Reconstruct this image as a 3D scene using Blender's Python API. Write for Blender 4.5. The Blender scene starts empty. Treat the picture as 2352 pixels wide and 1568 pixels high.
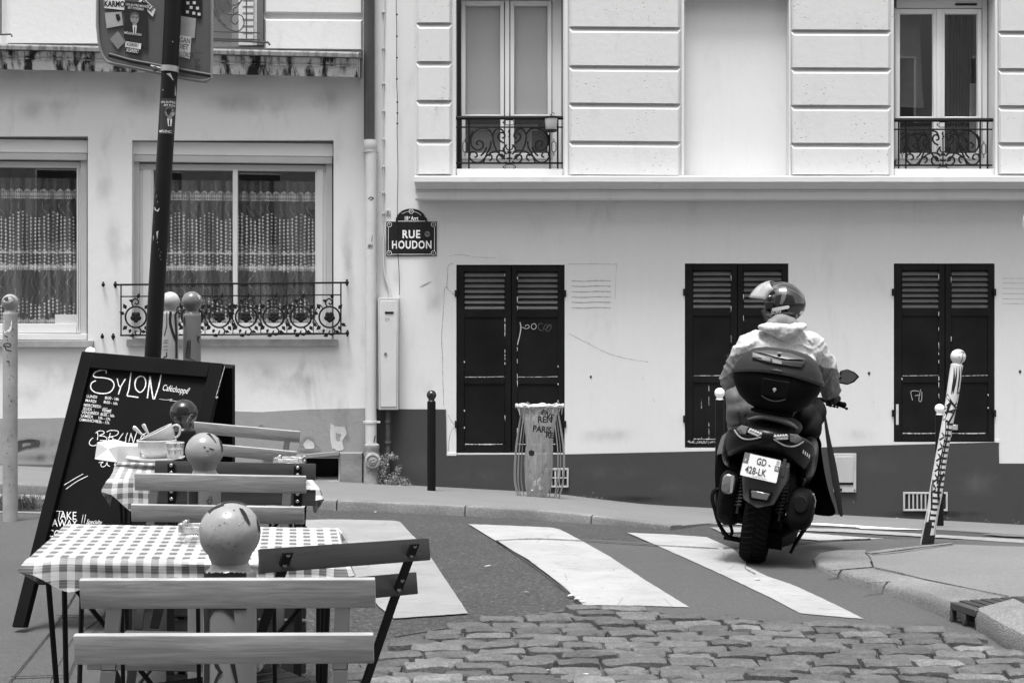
import bpy, bmesh, math, random
from mathutils import Vector, Matrix, noise
R = math.radians
rnd = random.Random(7)
F = 3100.0; CX = 1176.0; YH = 745.0; CZ = 1.45   # picture scale used to read positions off the photograph (2352 px wide)
col = bpy.context.scene.collection
sc = bpy.context.scene
# ---------------------------------------------------------------- camera, sky, sun, exposure
cam_d = bpy.data.cameras.new('camera'); cam = bpy.data.objects.new('camera', cam_d); col.objects.link(cam)
cam.location = (0, 0, CZ); cam.rotation_euler = (R(90), 0, 0)
cam_d.sensor_width = 36; cam_d.lens = F / 2352 * 36; cam_d.shift_y = -(784 - YH) / 2352
cam_d.clip_start = .05; cam_d.clip_end = 400
sc.camera = cam
w = bpy.data.worlds.new('World'); sc.world = w; w.use_nodes = True
nt = w.node_tree; nt.nodes.clear()
sky = nt.nodes.new('ShaderNodeTexSky'); sky.sky_type = 'NISHITA'; sky.sun_disc = False
SUN_EL, SUN_AZ = 74, 200
sky.sun_elevation = R(SUN_EL); sky.sun_rotation = R(SUN_AZ); sky.dust_density = 4; sky.air_density = 1.5
bw = nt.nodes.new('ShaderNodeRGBToBW'); bg = nt.nodes.new('ShaderNodeBackground'); wo = nt.nodes.new('ShaderNodeOutputWorld')
nt.links.new(sky.outputs[0], bw.inputs[0]); nt.links.new(bw.outputs[0], bg.inputs[0]); nt.links.new(bg.outputs[0], wo.inputs[0])
bg.inputs[1].default_value = 0.15
sd = bpy.data.lights.new('sun', 'SUN'); sun = bpy.data.objects.new('sun', sd); col.objects.link(sun)
sd.energy = 2.0; sd.angle = R(17); sd.color = (1, 1, 1)
az = R(SUN_AZ)
sdir = Vector((math.sin(az) * math.cos(R(SUN_EL)), math.cos(az) * math.cos(R(SUN_EL)), math.sin(R(SUN_EL))))
sun.rotation_euler = (-sdir).to_track_quat('-Z', 'Y').to_euler(); sun.location = (0, 0, 20)
sc.view_settings.view_transform = 'Standard'; sc.view_settings.look = 'None'; sc.view_settings.exposure = 1.10; sc.view_settings.gamma = 1
try: sc.cycles.max_bounces = 8; sc.cycles.transparent_max_bounces = 16
except Exception: pass

# ---------------------------------------------------------------- geometry helpers
def P(px, py, Y): return Vector(((px - CX) * Y / F, Y, CZ - (py - YH) * Y / F))
class Pl:
    """a plane; pt() is the point of it seen at a photograph position, d metres in front of it"""
    def __init__(s, o, n): s.o = Vector(o); s.n = Vector(n).normalized()
    def pt(s, px, py, d=0.0):
        r = Vector(((px - CX) / F, 1, -(py - YH) / F)); c = Vector((0, 0, CZ))
        t = ((s.o + s.n * d) - c).dot(s.n) / r.dot(s.n); return c + r * t
def flat(Y): return Pl((0, Y, 0), (0, -1, 0))
def sphere_surf(c, rad):
    def f(px, py, d=0.0):
        r = Vector(((px - CX) / F, 1, -(py - YH) / F)).normalized(); o = Vector((0, 0, CZ)) - c
        b = o.dot(r); q = b * b - o.dot(o) + (rad + d) ** 2
        return Vector((0, 0, CZ)) + r * (-b - math.sqrt(max(q, 0)))
    return f
def cyl_surf(x, y, rad):
    def f(px, py, d=0.0):
        k = (px - CX) / F; q = rad + d        # |(k t - x, t - y)| = q
        a = k * k + 1; b = -2 * (k * x + y); c = x * x + y * y - q * q; D = max(b * b - 4 * a * c, 0)
        t = (-b - math.sqrt(D)) / (2 * a); return Vector((k * t, t, CZ - (py - YH) * t / F))
    return f
def poly(bm, pts):
    try: return bm.faces.new([bm.verts.new(p) for p in pts])
    except Exception: return None
def prism(bm, pts, vec, chamf=None):
    a = [Vector(p) for p in pts]; vec = Vector(vec)
    fa = [bm.verts.new(p) for p in a]; ba = [bm.verts.new(p + vec) for p in a]; n = len(a)
    bm.faces.new(fa); bm.faces.new(list(reversed(ba)))
    for i in range(n): bm.faces.new((fa[(i + 1) % n], fa[i], ba[i], ba[(i + 1) % n]))
def box(bm, x0, x1, y0, y1, z0, z1): prism(bm, [(x0, y0, z0), (x1, y0, z0), (x1, y0, z1), (x0, y0, z1)], (0, y1 - y0, 0))
def bar(bm, a, b, wdt, th, up=(0, 0, 1)):
    """a rectangular bar from a to b; wdt across, th along the 'up' hint's normal"""
    a = Vector(a); b = Vector(b); d = (b - a).normalized(); s = d.cross(Vector(up)).normalized(); t = s.cross(d).normalized()
    pts = [a + s * wdt / 2 + t * th / 2, a - s * wdt / 2 + t * th / 2, a - s * wdt / 2 - t * th / 2, a + s * wdt / 2 - t * th / 2]
    prism(bm, pts, b - a)
def tube(bm, pts, r, n=8, closed=False, flat_=1.0):
    pts = [Vector(p) for p in pts]; m = len(pts)
    rs = r if isinstance(r, (list, tuple)) else [r] * m
    rings = []; prev = None
    for i, p in enumerate(pts):
        if closed: t = pts[(i + 1) % m] - pts[i - 1]
        else: t = pts[min(i + 1, m - 1)] - pts[max(i - 1, 0)]
        if t.length < 1e-9: t = Vector((0, 0, 1))
        t.normalize()
        if prev is None:
            u = t.orthogonal().normalized() if abs(t.y) > .9 else t.cross(Vector((0, 1, 0))).normalized()
        else:
            u = prev - t * prev.dot(t)
            u = u.normalized() if u.length > 1e-6 else t.orthogonal().normalized()
        prev = u; v = t.cross(u)
        rings.append([bm.verts.new(p + (u * math.cos(2 * math.pi * k / n) + v * math.sin(2 * math.pi * k / n) * flat_) * rs[i]) for k in range(n)])
    for i in range(m if closed else m - 1):
        a, b = rings[i], rings[(i + 1) % m]
        for k in range(n): bm.faces.new((a[k], a[(k + 1) % n], b[(k + 1) % n], b[k]))
    if not closed: bm.faces.new(list(reversed(rings[0]))); bm.faces.new(rings[-1])
def lathe(bm, prof, n=24, M=None, cap=True):
    """prof = [(r, z)...] around the local z axis"""
    M = M or Matrix(); rings = []
    for r, z in prof:
        if r < 1e-6: rings.append([bm.verts.new(M @ Vector((0, 0, z)))])
        else: rings.append([bm.verts.new(M @ Vector((r * math.cos(2 * math.pi * k / n), r * math.sin(2 * math.pi * k / n), z))) for k in range(n)])
    for a, b in zip(rings, rings[1:]):
        for k in range(n):
            k2 = (k + 1) % n
            if len(a) == 1 and len(b) == 1: continue
            if len(a) == 1: bm.faces.new((a[0], b[k], b[k2]))
            elif len(b) == 1: bm.faces.new((a[k], a[k2], b[0]))
            else: bm.faces.new((a[k], a[k2], b[k2], b[k]))
    if cap:
        if len(rings[0]) > 1: bm.faces.new(list(reversed(rings[0])))
        if len(rings[-1]) > 1: bm.faces.new(rings[-1])
def T(x=0, y=0, z=0): return Matrix.Translation((x, y, z))
def RX(a): return Matrix.Rotation(R(a), 4, 'X')
def RY(a): return Matrix.Rotation(R(a), 4, 'Y')
def RZ(a): return Matrix.Rotation(R(a), 4, 'Z')
def ball(bm, c, rx, ry=None, rz=None, n=16, M=None):
    ry = ry or rx; rz = rz or rx
    m = T(*c) @ (M or Matrix()) @ Matrix.Diagonal((rx, ry, rz, 1))
    bmesh.ops.create_uvsphere(bm, u_segments=n, v_segments=max(6, n // 2 + 2), radius=1, matrix=m)
def N(): return bmesh.new()
def finish(name, me, m, smooth=True):
    for mm in (m if isinstance(m, (list, tuple)) else [m]): me.materials.append(mm)
    if smooth:
        me.polygons.foreach_set('use_smooth', [True] * len(me.polygons)); me.set_sharp_from_angle(angle=R(38))
    o = bpy.data.objects.new(name, me); col.objects.link(o); return o
def adopt(o, parent):
    if parent is not None:
        o.parent = parent; o.matrix_parent_inverse = parent.matrix_basis.inverted()
        if parent.parent is not None: o.matrix_parent_inverse = (parent.parent.matrix_basis @ parent.matrix_basis).inverted() if parent.parent.type == 'EMPTY' else Matrix()
def obj(name, bm, m, parent=None, bev=0, smooth=True, seg=1, local=False, recalc=True):
    if recalc: bmesh.ops.recalc_face_normals(bm, faces=bm.faces[:])
    if bev:
        es = [e for e in bm.edges if len(e.link_faces) == 2 and e.calc_face_angle(0) > R(30)]
        bmesh.ops.bevel(bm, geom=es, offset=bev, segments=seg, affect='EDGES', profile=.6)
    me = bpy.data.meshes.new(name); bm.to_mesh(me); bm.free()
    o = finish(name, me, m, smooth)
    if local: o.parent = parent
    elif parent is not None: wparent(o, parent)
    return o
def wmat(o):
    m = o.matrix_basis.copy()
    if o.parent is not None: m = wmat(o.parent) @ o.matrix_parent_inverse @ m
    return m
def wparent(o, parent): o.parent = parent; o.matrix_parent_inverse = wmat(parent).inverted()
def tag(o, label=None, cat=None, group=None, kind=None):
    if label: o['label'] = label
    if cat: o['category'] = cat
    if group: o['group'] = group
    if kind: o['kind'] = kind
    return o
def thing(name, label, cat, loc=(0, 0, 0), group=None, M=None):
    o = bpy.data.objects.new(name, None); col.objects.link(o); o.empty_display_size = .1
    if M is not None: o.matrix_basis = M
    else: o.location = loc
    return tag(o, label, cat, group)
def struct(name, bm, m, **k): return tag(obj(name, bm, m, **k), kind='structure')
def copy_tree(o, parent=None):
    c = o.copy(); col.objects.link(c)
    if parent is not None: c.parent = parent
    for ch in list(o.children): copy_tree(ch, c)
    return c

# ---------------------------------------------------------------- node helpers
class E:
    def __init__(s, nt, sock): s.nt = nt; s.s = sock
    def op(s, o, *a):
        n = s.nt.nodes.new('ShaderNodeMath'); n.operation = o
        for i, v in enumerate((s,) + a):
            if isinstance(v, E): s.nt.links.new(v.s, n.inputs[i])
            else: n.inputs[i].default_value = v
        return E(s.nt, n.outputs[0])
    def __add__(s, o): return s.op('ADD', o)
    __radd__ = __add__
    def __sub__(s, o): return s.op('SUBTRACT', o)
    def __rsub__(s, o): return (s * -1) + o
    def __mul__(s, o): return s.op('MULTIPLY', o)
    __rmul__ = __mul__
    def __truediv__(s, o): return s.op('DIVIDE', o)
    def fr(s): return s.op('FRACT')
    def fl(s): return s.op('FLOOR')
    def ab(s): return s.op('ABSOLUTE')
    def sin(s): return s.op('SINE')
    def lt(s, o): return s.op('LESS_THAN', o)
    def gt(s, o): return s.op('GREATER_THAN', o)
    def mn(s, o): return s.op('MINIMUM', o)
    def mx(s, o): return s.op('MAXIMUM', o)
    def pw(s, o): return s.op('POWER', o)
    def clamp(s): n = s.op('ADD', 0.0); n.s.node.use_clamp = True; return n
    def ramp(s, a, b, c=0.0, d=1.0):
        n = s.nt.nodes.new('ShaderNodeMapRange'); s.nt.links.new(s.s, n.inputs[0]); n.interpolation_type = 'SMOOTHSTEP'
        for i, v in enumerate((a, b, c, d)): n.inputs[i + 1].default_value = v
        return E(s.nt, n.outputs[0])
class NT:
    def __init__(s, name):
        s.m = bpy.data.materials.new(name); s.m.use_nodes = True; s.nt = s.m.node_tree; s.nt.nodes.clear()
        s.out = s.nt.nodes.new('ShaderNodeOutputMaterial'); s.tc = s.nt.nodes.new('ShaderNodeTexCoord')
    def coord(s, kind='Object', sc_=(1, 1, 1), loc=(0, 0, 0), rot=(0, 0, 0)):
        n = s.nt.nodes.new('ShaderNodeMapping'); s.nt.links.new(s.tc.outputs[kind], n.inputs[0])
        n.inputs['Scale'].default_value = sc_; n.inputs['Location'].default_value = loc; n.inputs['Rotation'].default_value = rot
        return n.outputs[0]
    def xyz(s, sock):
        n = s.nt.nodes.new('ShaderNodeSeparateXYZ'); s.nt.links.new(sock, n.inputs[0]); return [E(s.nt, o) for o in n.outputs]
    def noise(s, vec, scale=5, detail=4, rough=.55, dist=0):
        n = s.nt.nodes.new('ShaderNodeTexNoise'); s.nt.links.new(vec, n.inputs['Vector']); n.inputs['Scale'].default_value = scale
        n.inputs['Detail'].default_value = detail; n.inputs['Roughness'].default_value = rough; n.inputs['Distortion'].default_value = dist
        return E(s.nt, n.outputs[0])
    def voro(s, vec, scale=5, feat='F1', out='Distance', rand=1):
        n = s.nt.nodes.new('ShaderNodeTexVoronoi'); n.feature = feat; s.nt.links.new(vec, n.inputs['Vector']); n.inputs['Scale'].default_value = scale
        n.inputs['Randomness'].default_value = rand; return E(s.nt, n.outputs[out])
    def bump(s, h, strength=.3, dist=.01):
        n = s.nt.nodes.new('ShaderNodeBump'); s.nt.links.new(h.s, n.inputs['Height']); n.inputs['Strength'].default_value = strength
        n.inputs['Distance'].default_value = dist; return n.outputs[0]
    def grey(s, e):
        n = s.nt.nodes.new('ShaderNodeCombineColor')
        for i in range(3): s.nt.links.new(e.s, n.inputs[i])
        return n.outputs[0]
    def principled(s, base, rough=.6, metal=0, spec=.5, nrm=None, alpha=None, coat=0, sheen=0):
        b = s.nt.nodes.new('ShaderNodeBsdfPrincipled')
        if isinstance(base, E): s.nt.links.new(s.grey(base), b.inputs['Base Color'])
        else: b.inputs['Base Color'].default_value = (base, base, base, 1)
        if isinstance(rough, E): s.nt.links.new(rough.s, b.inputs['Roughness'])
        else: b.inputs['Roughness'].default_value = rough
        b.inputs['Metallic'].default_value = metal; b.inputs['Specular IOR Level'].default_value = spec
        b.inputs['Coat Weight'].default_value = coat; b.inputs['Coat Roughness'].default_value = .05
        if nrm is not None: s.nt.links.new(nrm, b.inputs['Normal'])
        if alpha is not None: s.nt.links.new(alpha.s, b.inputs['Alpha'])
        s.nt.links.new(b.outputs[0], s.out.inputs[0]); return b
_mc = {}
def M_(name, v, rough=.6, var=.12, vs=2.5, bump=.15, bs=60, metal=0, spec=.4, coat=0, stretch=(1, 1, 1), bd=.004, fine=.06):
    if name in _mc: return _mc[name]
    t = NT(name); c = t.coord('Object', stretch)
    a = t.noise(c, vs, 5); b = t.noise(c, bs, 3)
    base = (a - .5) * (2 * var) * v * 1.6 + (b - .5) * (2 * fine) * v + v
    t.principled(base.mx(0.002), rough, metal, spec, t.bump(b, bump, bd) if bump else None, coat=coat)
    _mc[name] = t.m; return t.m
# ---------------------------------------------------------------- materials
def m_plaster(name, v, stain=.35, z0=None, streak=0, pit=0, rough_b=.25):
    t = NT(name); c = t.coord(); cs = t.coord('Object', (1, 1, .35)); cv = t.coord('Object', (7, 7, .5))
    big = t.noise(c, .9, 6, .6); mid = t.noise(cs, 3.2, 6, .65, .6); fine = t.noise(c, 90, 3, .6); med = t.noise(c, 14, 4, .6)
    st = (mid.ramp(.50, .80) * big.ramp(.40, .72)) * stain
    base = (v * (1 - st)) * ((big - .5) * .10 + 1) + (fine - .5) * .05 * v + (med - .5) * .05 * v
    if streak:
        s_ = t.noise(cv, 3.0, 6, .7).ramp(.44, .62); base = base * (1 - s_ * streak)
    h = fine * .4 + med * .8
    if pit:
        p = t.voro(t.coord('Object', (1, 1, 1.7)), 17).ramp(.12, .26)
        msk = t.noise(c, 2.3, 3).ramp(.47, .66); low = t.noise(c, 30, 2).ramp(.40, .5)
        pp = 1 - (1 - p) * msk * low
        base = base * (pp * .5 + .5); h = h + pp * pit
    t.principled(base.mx(.01), .85, 0, .25, t.bump(h, rough_b, .012)); return t.m
def m_asphalt(name, v, scale=150, contrast=.5, bump=.7, patch=.2):
    t = NT(name); c = t.coord()
    v1 = t.voro(c, scale, 'F1', 'Color'); d = t.voro(c, scale); big = t.noise(c, 1.3, 5, .6); n2 = t.noise(c, 45, 3)
    g = t.nt.nodes.new('ShaderNodeRGBToBW'); t.nt.links.new(v1.s, g.inputs[0]); g = E(t.nt, g.outputs[0])
    bright = g.ramp(.70, .95)
    base = v * ((g - .45) * contrast + 1) * ((big - .5) * patch * 2.5 + 1) + bright * v * contrast * .9
    base = base * ((n2 - .5) * .5 + 1)
    t.principled(base.mx(.01), .8, 0, .35, t.bump(d * -1 + n2 * .5, bump, .006)); return t.m
def m_marking(name, v):
    t = NT(name); c = t.coord(); a = t.noise(c, 2.2, 6, .65, .4); b = t.noise(c, 26, 5, .7); cr = t.noise(t.coord('Object', (1, 3, 1)), 5, 7, .75, 1)
    tm = t.noise(t.coord('Object', (.8, 7, 1), rot=(0, 0, .5)), 3, 6, .7, .8); g = t.noise(c, 120, 3, .7)
    wear = (cr.ramp(.54, .74) * .38 + b.ramp(.56, .74) * .30 + tm.ramp(.52, .72) * .22 + g.ramp(.60, .72) * .25).mn(.8)
    crk = t.voro(t.coord('Object', (1, 1, 1), rot=(0, 0, .3)), 3.1, 'DISTANCE_TO_EDGE').lt(.012) * t.noise(c, 1.7, 3).gt(.55)
    base = v * (1 - wear) * ((a - .5) * .75 + 1) * (1 - crk * .25)
    t.principled(base, .6, 0, .4, t.bump(b, .2, .004)); return t.m
def m_wood(name, v, contrast=.35, ax='X', rough=.45, coat=0):
    t = NT(name); s_ = (3.4, 30, 34) if ax == 'X' else (26, 26, 1.5)
    c = t.coord('Object', s_); g = t.noise(c, 1.6, 6, .62, 1.3); f = t.noise(t.coord('Object', (6, 120, 120) if ax == 'X' else (120, 120, 6)), 2, 3); big = t.noise(t.coord('Object', (2, 6, 6)), 2, 3)
    base = v * ((g - .5) * contrast * 3.0 + 1) * ((f - .5) * .7 + 1) * ((big - .5) * .5 + 1)
    t.principled(base.mx(.01), rough, 0, .4, t.bump(g + f * .5, .12, .003), coat=coat); return t.m
def m_cornice():
    t = NT('stained_cornice'); c = t.coord('Object', (9, 9, .35)); s1 = t.noise(c, 1.1, 5, .6); s2 = t.noise(t.coord('Object', (3, 3, .5)), 2.2, 5, .6)
    k = t.noise(t.coord(), 1.3, 3)
    d = (s1.ramp(.44, .56) * s2.ramp(.36, .52))
    base = .58 * (1 - d * .95) * ((t.noise(t.coord(), 25, 5, .7) - .5) * .5 + 1) * (1 - k.ramp(.5, .7) * .35)
    t.principled(base.mx(.012), .85, 0, .2, t.bump(t.noise(t.coord(), 40, 4), .5, .01)); return t.m
def m_gingham():
    t = NT('gingham_oilcloth'); u, v, _ = t.xyz(t.tc.outputs['UV'])
    a = u.fr().lt(.5); b = v.fr().lt(.5); s_ = a + b
    # woven light lines through the pattern
    ln = ((v * 6).fr().lt(.28)) * .25 * s_.mn(1)
    base = .68 - s_ * .29 + ln * .35
    base = base * ((t.noise(t.coord(), 12, 3) - .5) * .12 + 1)
    t.principled(base.mx(.04), .35, 0, .5, t.bump(t.noise(t.coord(), 9, 3), .12, .01)); return t.m
def m_lace():
    """net curtain: UV u across in metres, v = height 0..1"""
    t = NT('lace_curtain'); u, v, _ = t.xyz(t.tc.outputs['UV'])
    un = u + (t.noise(t.tc.outputs['UV'], 6, 2) - .5) * .02
    cid = ((un * 21).fl() * 78.233).sin() * 43758.5; col_ = (un * 21).fr() - .5; row = (v * 44 + cid.fr()).fr() - .5
    dd = (col_ * col_ + row * row * 1.2).op('SQRT')
    rnd_ = ((un * 26).fl() * 12.9898 + (v * 46).fl() * 3.7).sin() * .5 + .5
    dots = dd.lt(.25)
    thread = col_.ab().lt(.09)
    jit = ((un * 21).fl() * 7.13).sin() * .022
    vj = v + jit
    z1 = vj.gt(.46) * vj.lt(.70)             # long beads
    z2 = vj.gt(.36) * vj.lt(.47)
    z3 = vj.gt(.06) * vj.lt(.15)
    beads = (dots * .8 + thread * .35).mn(1) * (z1 + z2 + z3).mn(1)
    sc1 = ((un * 11).fr() - .5).ab() * .036
    def band(lo, hi): return v.gt(lo - .0) * (v + sc1).lt(hi) * (v - sc1 * -1).gt(lo)
    net = (((un * 170 + v * 110).sin() * (un * 170 - v * 110).sin()).gt(-.25)) * .5 + .25
    bands = (band(.80, .865) * .7 + band(.455, .480) + band(.35, .395) + band(.0, .05)).mn(1) * net
    vine = (((un * 46 + (v * 52).sin() * 1.1 + (un * 9).sin() * 2).sin()).ab().lt(.13)) * (v.gt(.70) * v.lt(.80) + v.gt(.15) * v.lt(.35)).mn(1) * .26
    fold = t.noise(t.coord('UV', (9, .7, 1)), 1.6, 3).ramp(.35, .7, .02, .20)
    patchy = t.noise(t.coord('UV', (5, 1.2, 1)), 2.2, 4, .6).ramp(.36, .62, .30, 1.0); a = ((beads + bands + vine) * patchy + fold * v.lt(.93)).mn(.95)
    t.principled(.75, .9, 0, .1, None, alpha=a * .93); return t.m
def m_glass(name, fac=.12, tint=1.0, rough=.01):
    t = NT(name); tr = t.nt.nodes.new('ShaderNodeBsdfTransparent'); tr.inputs[0].default_value = (tint,) * 3 + (1,)
    gl = t.nt.nodes.new('ShaderNodeBsdfGlossy'); gl.inputs['Roughness'].default_value = rough; gl.inputs[0].default_value = (.95,) * 3 + (1,)
    lw = t.nt.nodes.new('ShaderNodeLayerWeight'); lw.inputs[0].default_value = .45; f = (E(t.nt, lw.outputs['Facing']).pw(3) * .6 + fac).mn(.95)
    mx = t.nt.nodes.new('ShaderNodeMixShader'); t.nt.links.new(f.s, mx.inputs[0]); t.nt.links.new(tr.outputs[0], mx.inputs[1]); t.nt.links.new(gl.outputs[0], mx.inputs[2])
    t.nt.links.new(mx.outputs[0], t.out.inputs[0]); return t.m
plaster = m_plaster('lower_plaster', .62, .22, streak=.012, rough_b=.15)
plaster_old = m_plaster('old_stained_plaster', .64, .70, rough_b=.3)
stone = m_plaster('rusticated_stone', .55, .30, pit=.9, rough_b=.3)
stone_trim = m_plaster('stone_trim', .60, .25, rough_b=.25)
ledge_top = m_plaster('weathered_ledge', .22, .8, streak=.55, rough_b=.5)
plinth_dark = m_plaster("dark_plinth_paint", .050, .35, rough_b=.2)
plinth_grey = m_plaster('grey_plinth_render', .27, .65, rough_b=.4)
cornice_m = m_cornice()
rubble = m_plaster('bare_stone', .22, .6, rough_b=.9)
cream = m_plaster('exposed_lime', .5, .4, rough_b=.7)
asph = m_asphalt('coarse_asphalt', .043, 70, .95, 1.0)
asph2 = m_asphalt("smooth_asphalt", .07, 220, .35, .35, .12)
pave_m = m_asphalt('pavement_asphalt', .155, 240, .3, .3, .14)
terr_m = m_asphalt('terrace_asphalt', .068, 240, .3, .3, .22)
mortar = m_asphalt('sett_mortar', .08, 160, .9, 1.0, .4)
granite = m_asphalt('granite_kerb', .16, 150, .4, .6, .6)
granite_d = m_asphalt('worn_kerb_face', .10, 60, 1.0, 1.0, .6)
white_mark = m_marking('road_paint', .33); white_bright = m_marking('fresh_road_paint', .66); mark_old = m_marking('worn_road_paint', .25)
wood = m_wood('oiled_wood', .34, .45); wood_d = m_wood('dark_wood', .030, .35)  # pale wood and dark wood for the slats
black_metal = M_('black_steel', .008, .5, .3, 6, .08, 80, spec=.2); black_paint = M_('black_paint', .010, .42, .5, 5, .25, 50, coat=.2)
shutter_m = M_('black_shutter_paint', .006, .5, .9, 2, .25, 40, spec=.18)
shutter_l = M_('shutter_louvre_paint', .075, .4, .3, 4, .2, 40)
flake = M_('bare_flaked_paint', .55, .8, .3, 10, .3, 50)
white_pvc = M_('white_frame', .60, .35, .03, 2, .03, 30, fine=.02); grey_pvc = M_('roller_box', .44, .4, .06, 2, .03, 30)
sill_m = M_('sill_stone', .27, .8, .3, 6, .4, 50); iron = M_('wrought_iron', .010, .6, .3, 8, .3, 90, spec=.15)
pipe_dark = M_('dark_drainpipe', .045, .4, .4, 3, .15, 50); pipe_w = M_('painted_drainpipe', .50, .5, .10, 4, .15, 50)
chalk = M_('chalk', .80, .9, .12, 30, .2, 90); board_m = M_('blackboard', .0045, .6, .6, 3, .05, 40, spec=.12)
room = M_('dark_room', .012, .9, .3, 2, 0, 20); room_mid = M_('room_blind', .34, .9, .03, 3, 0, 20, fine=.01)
frost = m_glass('frosted_glass', .05, 1.0, .35); win_glass = m_glass('window_glass', .04); win_glass2 = m_glass('window_glass_dark', .03); clear = m_glass('tumbler_glass', .16, .93)
lace = m_lace(); gingham = m_gingham()
ink = M_('black_ink', .01, .5, .2, 9, 0, 30); paper = M_('sticker_paper', .70, .6, .06, 9, 0, 30); midgrey = M_('mid_grey_paint', .13, .5, .2, 9, .05, 30)

# ---------------------------------------------------------------- decals: writing, painted lines, stickers, each a thin raised sheet on its surface
def as_surf(s): return s.pt if hasattr(s, 'pt') else s
def ribbon(bm, surf, pts, wd, d=.0015, taper=False, rough=0):
    """flat stroke through photograph positions pts, wd px wide, laid on surf"""
    surf = as_surf(surf); q = []
    for a, b in zip(pts, pts[1:]):
        n = max(1, int(math.dist(a, b) / 3))
        for i in range(n): q.append((a[0] + (b[0] - a[0]) * i / n, a[1] + (b[1] - a[1]) * i / n))
    q.append(tuple(pts[-1])); L = []; Rr = []
    for i, p in enumerate(q):
        a = q[max(i - 1, 0)]; b = q[min(i + 1, len(q) - 1)]; dx, dy = b[0] - a[0], b[1] - a[1]; l = math.hypot(dx, dy) or 1
        wv = wd * (1 if not taper else max(.12, math.sin(math.pi * (i + .5) / len(q)))) / 2 * (1 + rough * rnd.uniform(-1, 1))
        L.append(bm.verts.new(surf(p[0] - dy / l * wv, p[1] + dx / l * wv, d))); Rr.append(bm.verts.new(surf(p[0] + dy / l * wv, p[1] - dx / l * wv, d)))
    for i in range(len(q) - 1): bm.faces.new((L[i], Rr[i], Rr[i + 1], L[i + 1]))
def smooth_path(pts, n=6):
    out = []; m = len(pts)
    for i in range(m - 1):
        p0 = pts[max(i - 1, 0)]; p1 = pts[i]; p2 = pts[i + 1]; p3 = pts[min(i + 2, m - 1)]
        for k in range(n):
            t = k / n; out.append(tuple(.5 * ((2 * p1[j]) + (-p0[j] + p2[j]) * t + (2 * p0[j] - 5 * p1[j] + 4 * p2[j] - p3[j]) * t * t + (-p0[j] + 3 * p1[j] - 3 * p2[j] + p3[j]) * t ** 3) for j in range(len(p1))))
    out.append(tuple(pts[-1])); return out
def stain(bm, surf, pts, d=.0015):
    surf = as_surf(surf); poly(bm, [surf(x, y, d) for x, y in pts])
def rect(bm, surf, x0, y0, x1, y1, d=.0015, th=0, dx=0):
    surf = as_surf(surf); pts = [surf(x0, y0, d), surf(x1, y0 + dx, d), surf(x1, y1 + dx, d), surf(x0, y1, d)]
    poly(bm, pts)
def text(bm, surf, s, px, py, size, rot=0, d=.002, bold=0, sx=1.0, align='LEFT', shear=0, space=1.0):
    """text with its baseline start at (px,py); cap height about .7*size px"""
    surf = as_surf(surf); cu = bpy.data.curves.new('t', 'FONT'); cu.body = s; cu.size = 1; cu.align_x = align; cu.offset = bold; cu.shear = shear; cu.space_character = space; cu.resolution_u = 3
    to = bpy.data.objects.new('t', cu); col.objects.link(to); me = bpy.data.meshes.new_from_object(to)
    ca, sa = math.cos(R(rot)), math.sin(R(rot)); vs = []
    for v in me.vertices:
        x, y = v.co.x * size * sx, v.co.y * size
        vs.append(bm.verts.new(surf(px + x * ca + y * sa, py + x * sa - y * ca, d)))
    for p in me.polygons:
        try: bm.faces.new([vs[i] for i in p.vertices])
        except Exception: pass
    bpy.data.objects.remove(to); bpy.data.curves.remove(cu); bpy.data.meshes.remove(me)
def spiral(c, r0, r1, a0, turns, n=26):
    return [(c[0] + (r0 + (r1 - r0) * i / n) * math.cos(a0 + turns * 2 * math.pi * i / n), c[1] + (r0 + (r1 - r0) * i / n) * math.sin(a0 + turns * 2 * math.pi * i / n)) for i in range(n + 1)]
def ptube(bm, surf, pts, wd, d=0, n=6):
    """round bar through photograph positions"""
    surf = as_surf(surf); q = [surf(x, y, d) for x, y in pts]; s = (surf(pts[0][0] + 1, pts[0][1], d) - surf(pts[0][0], pts[0][1], d)).length
    tube(bm, q, wd * s / 2, n)
def pbox(bm, pl, x0, y0, x1, y1, d0, d1, slope=0):
    a = [pl.pt(x0, y0, d1), pl.pt(x1, y0 + slope, d1), pl.pt(x1, y1 + slope, d1), pl.pt(x0, y1, d1)]
    prism(bm, a, pl.n * (d0 - d1))
def ppoly(bm, pl, pts, d0, d1): prism(bm, [pl.pt(x, y, d1) for x, y in pts], pl.n * (d0 - d1))
def pchamf(bm, pl, x0, y0, x1, y1, d0, d1, c, y0b=None, y1b=None):
    """chamfered block: c px of chamfer on its rim"""
    y0b = y0 if y0b is None else y0b; y1b = y1 if y1b is None else y1b
    f = [pl.pt(x0 + c, y0 + c, d1), pl.pt(x1 - c, y0b + c, d1), pl.pt(x1 - c, y1b - c, d1), pl.pt(x0 + c, y1 - c, d1)]
    m = [pl.pt(x0, y0, d0), pl.pt(x1, y0b, d0), pl.pt(x1, y1b, d0), pl.pt(x0, y1, d0)]
    F_ = [bm.verts.new(p) for p in f]; G_ = [bm.verts.new(p) for p in m]; bm.faces.new(F_)
    for i in range(4): bm.faces.new((F_[(i + 1) % 4], F_[i], G_[i], G_[(i + 1) % 4]))

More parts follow.
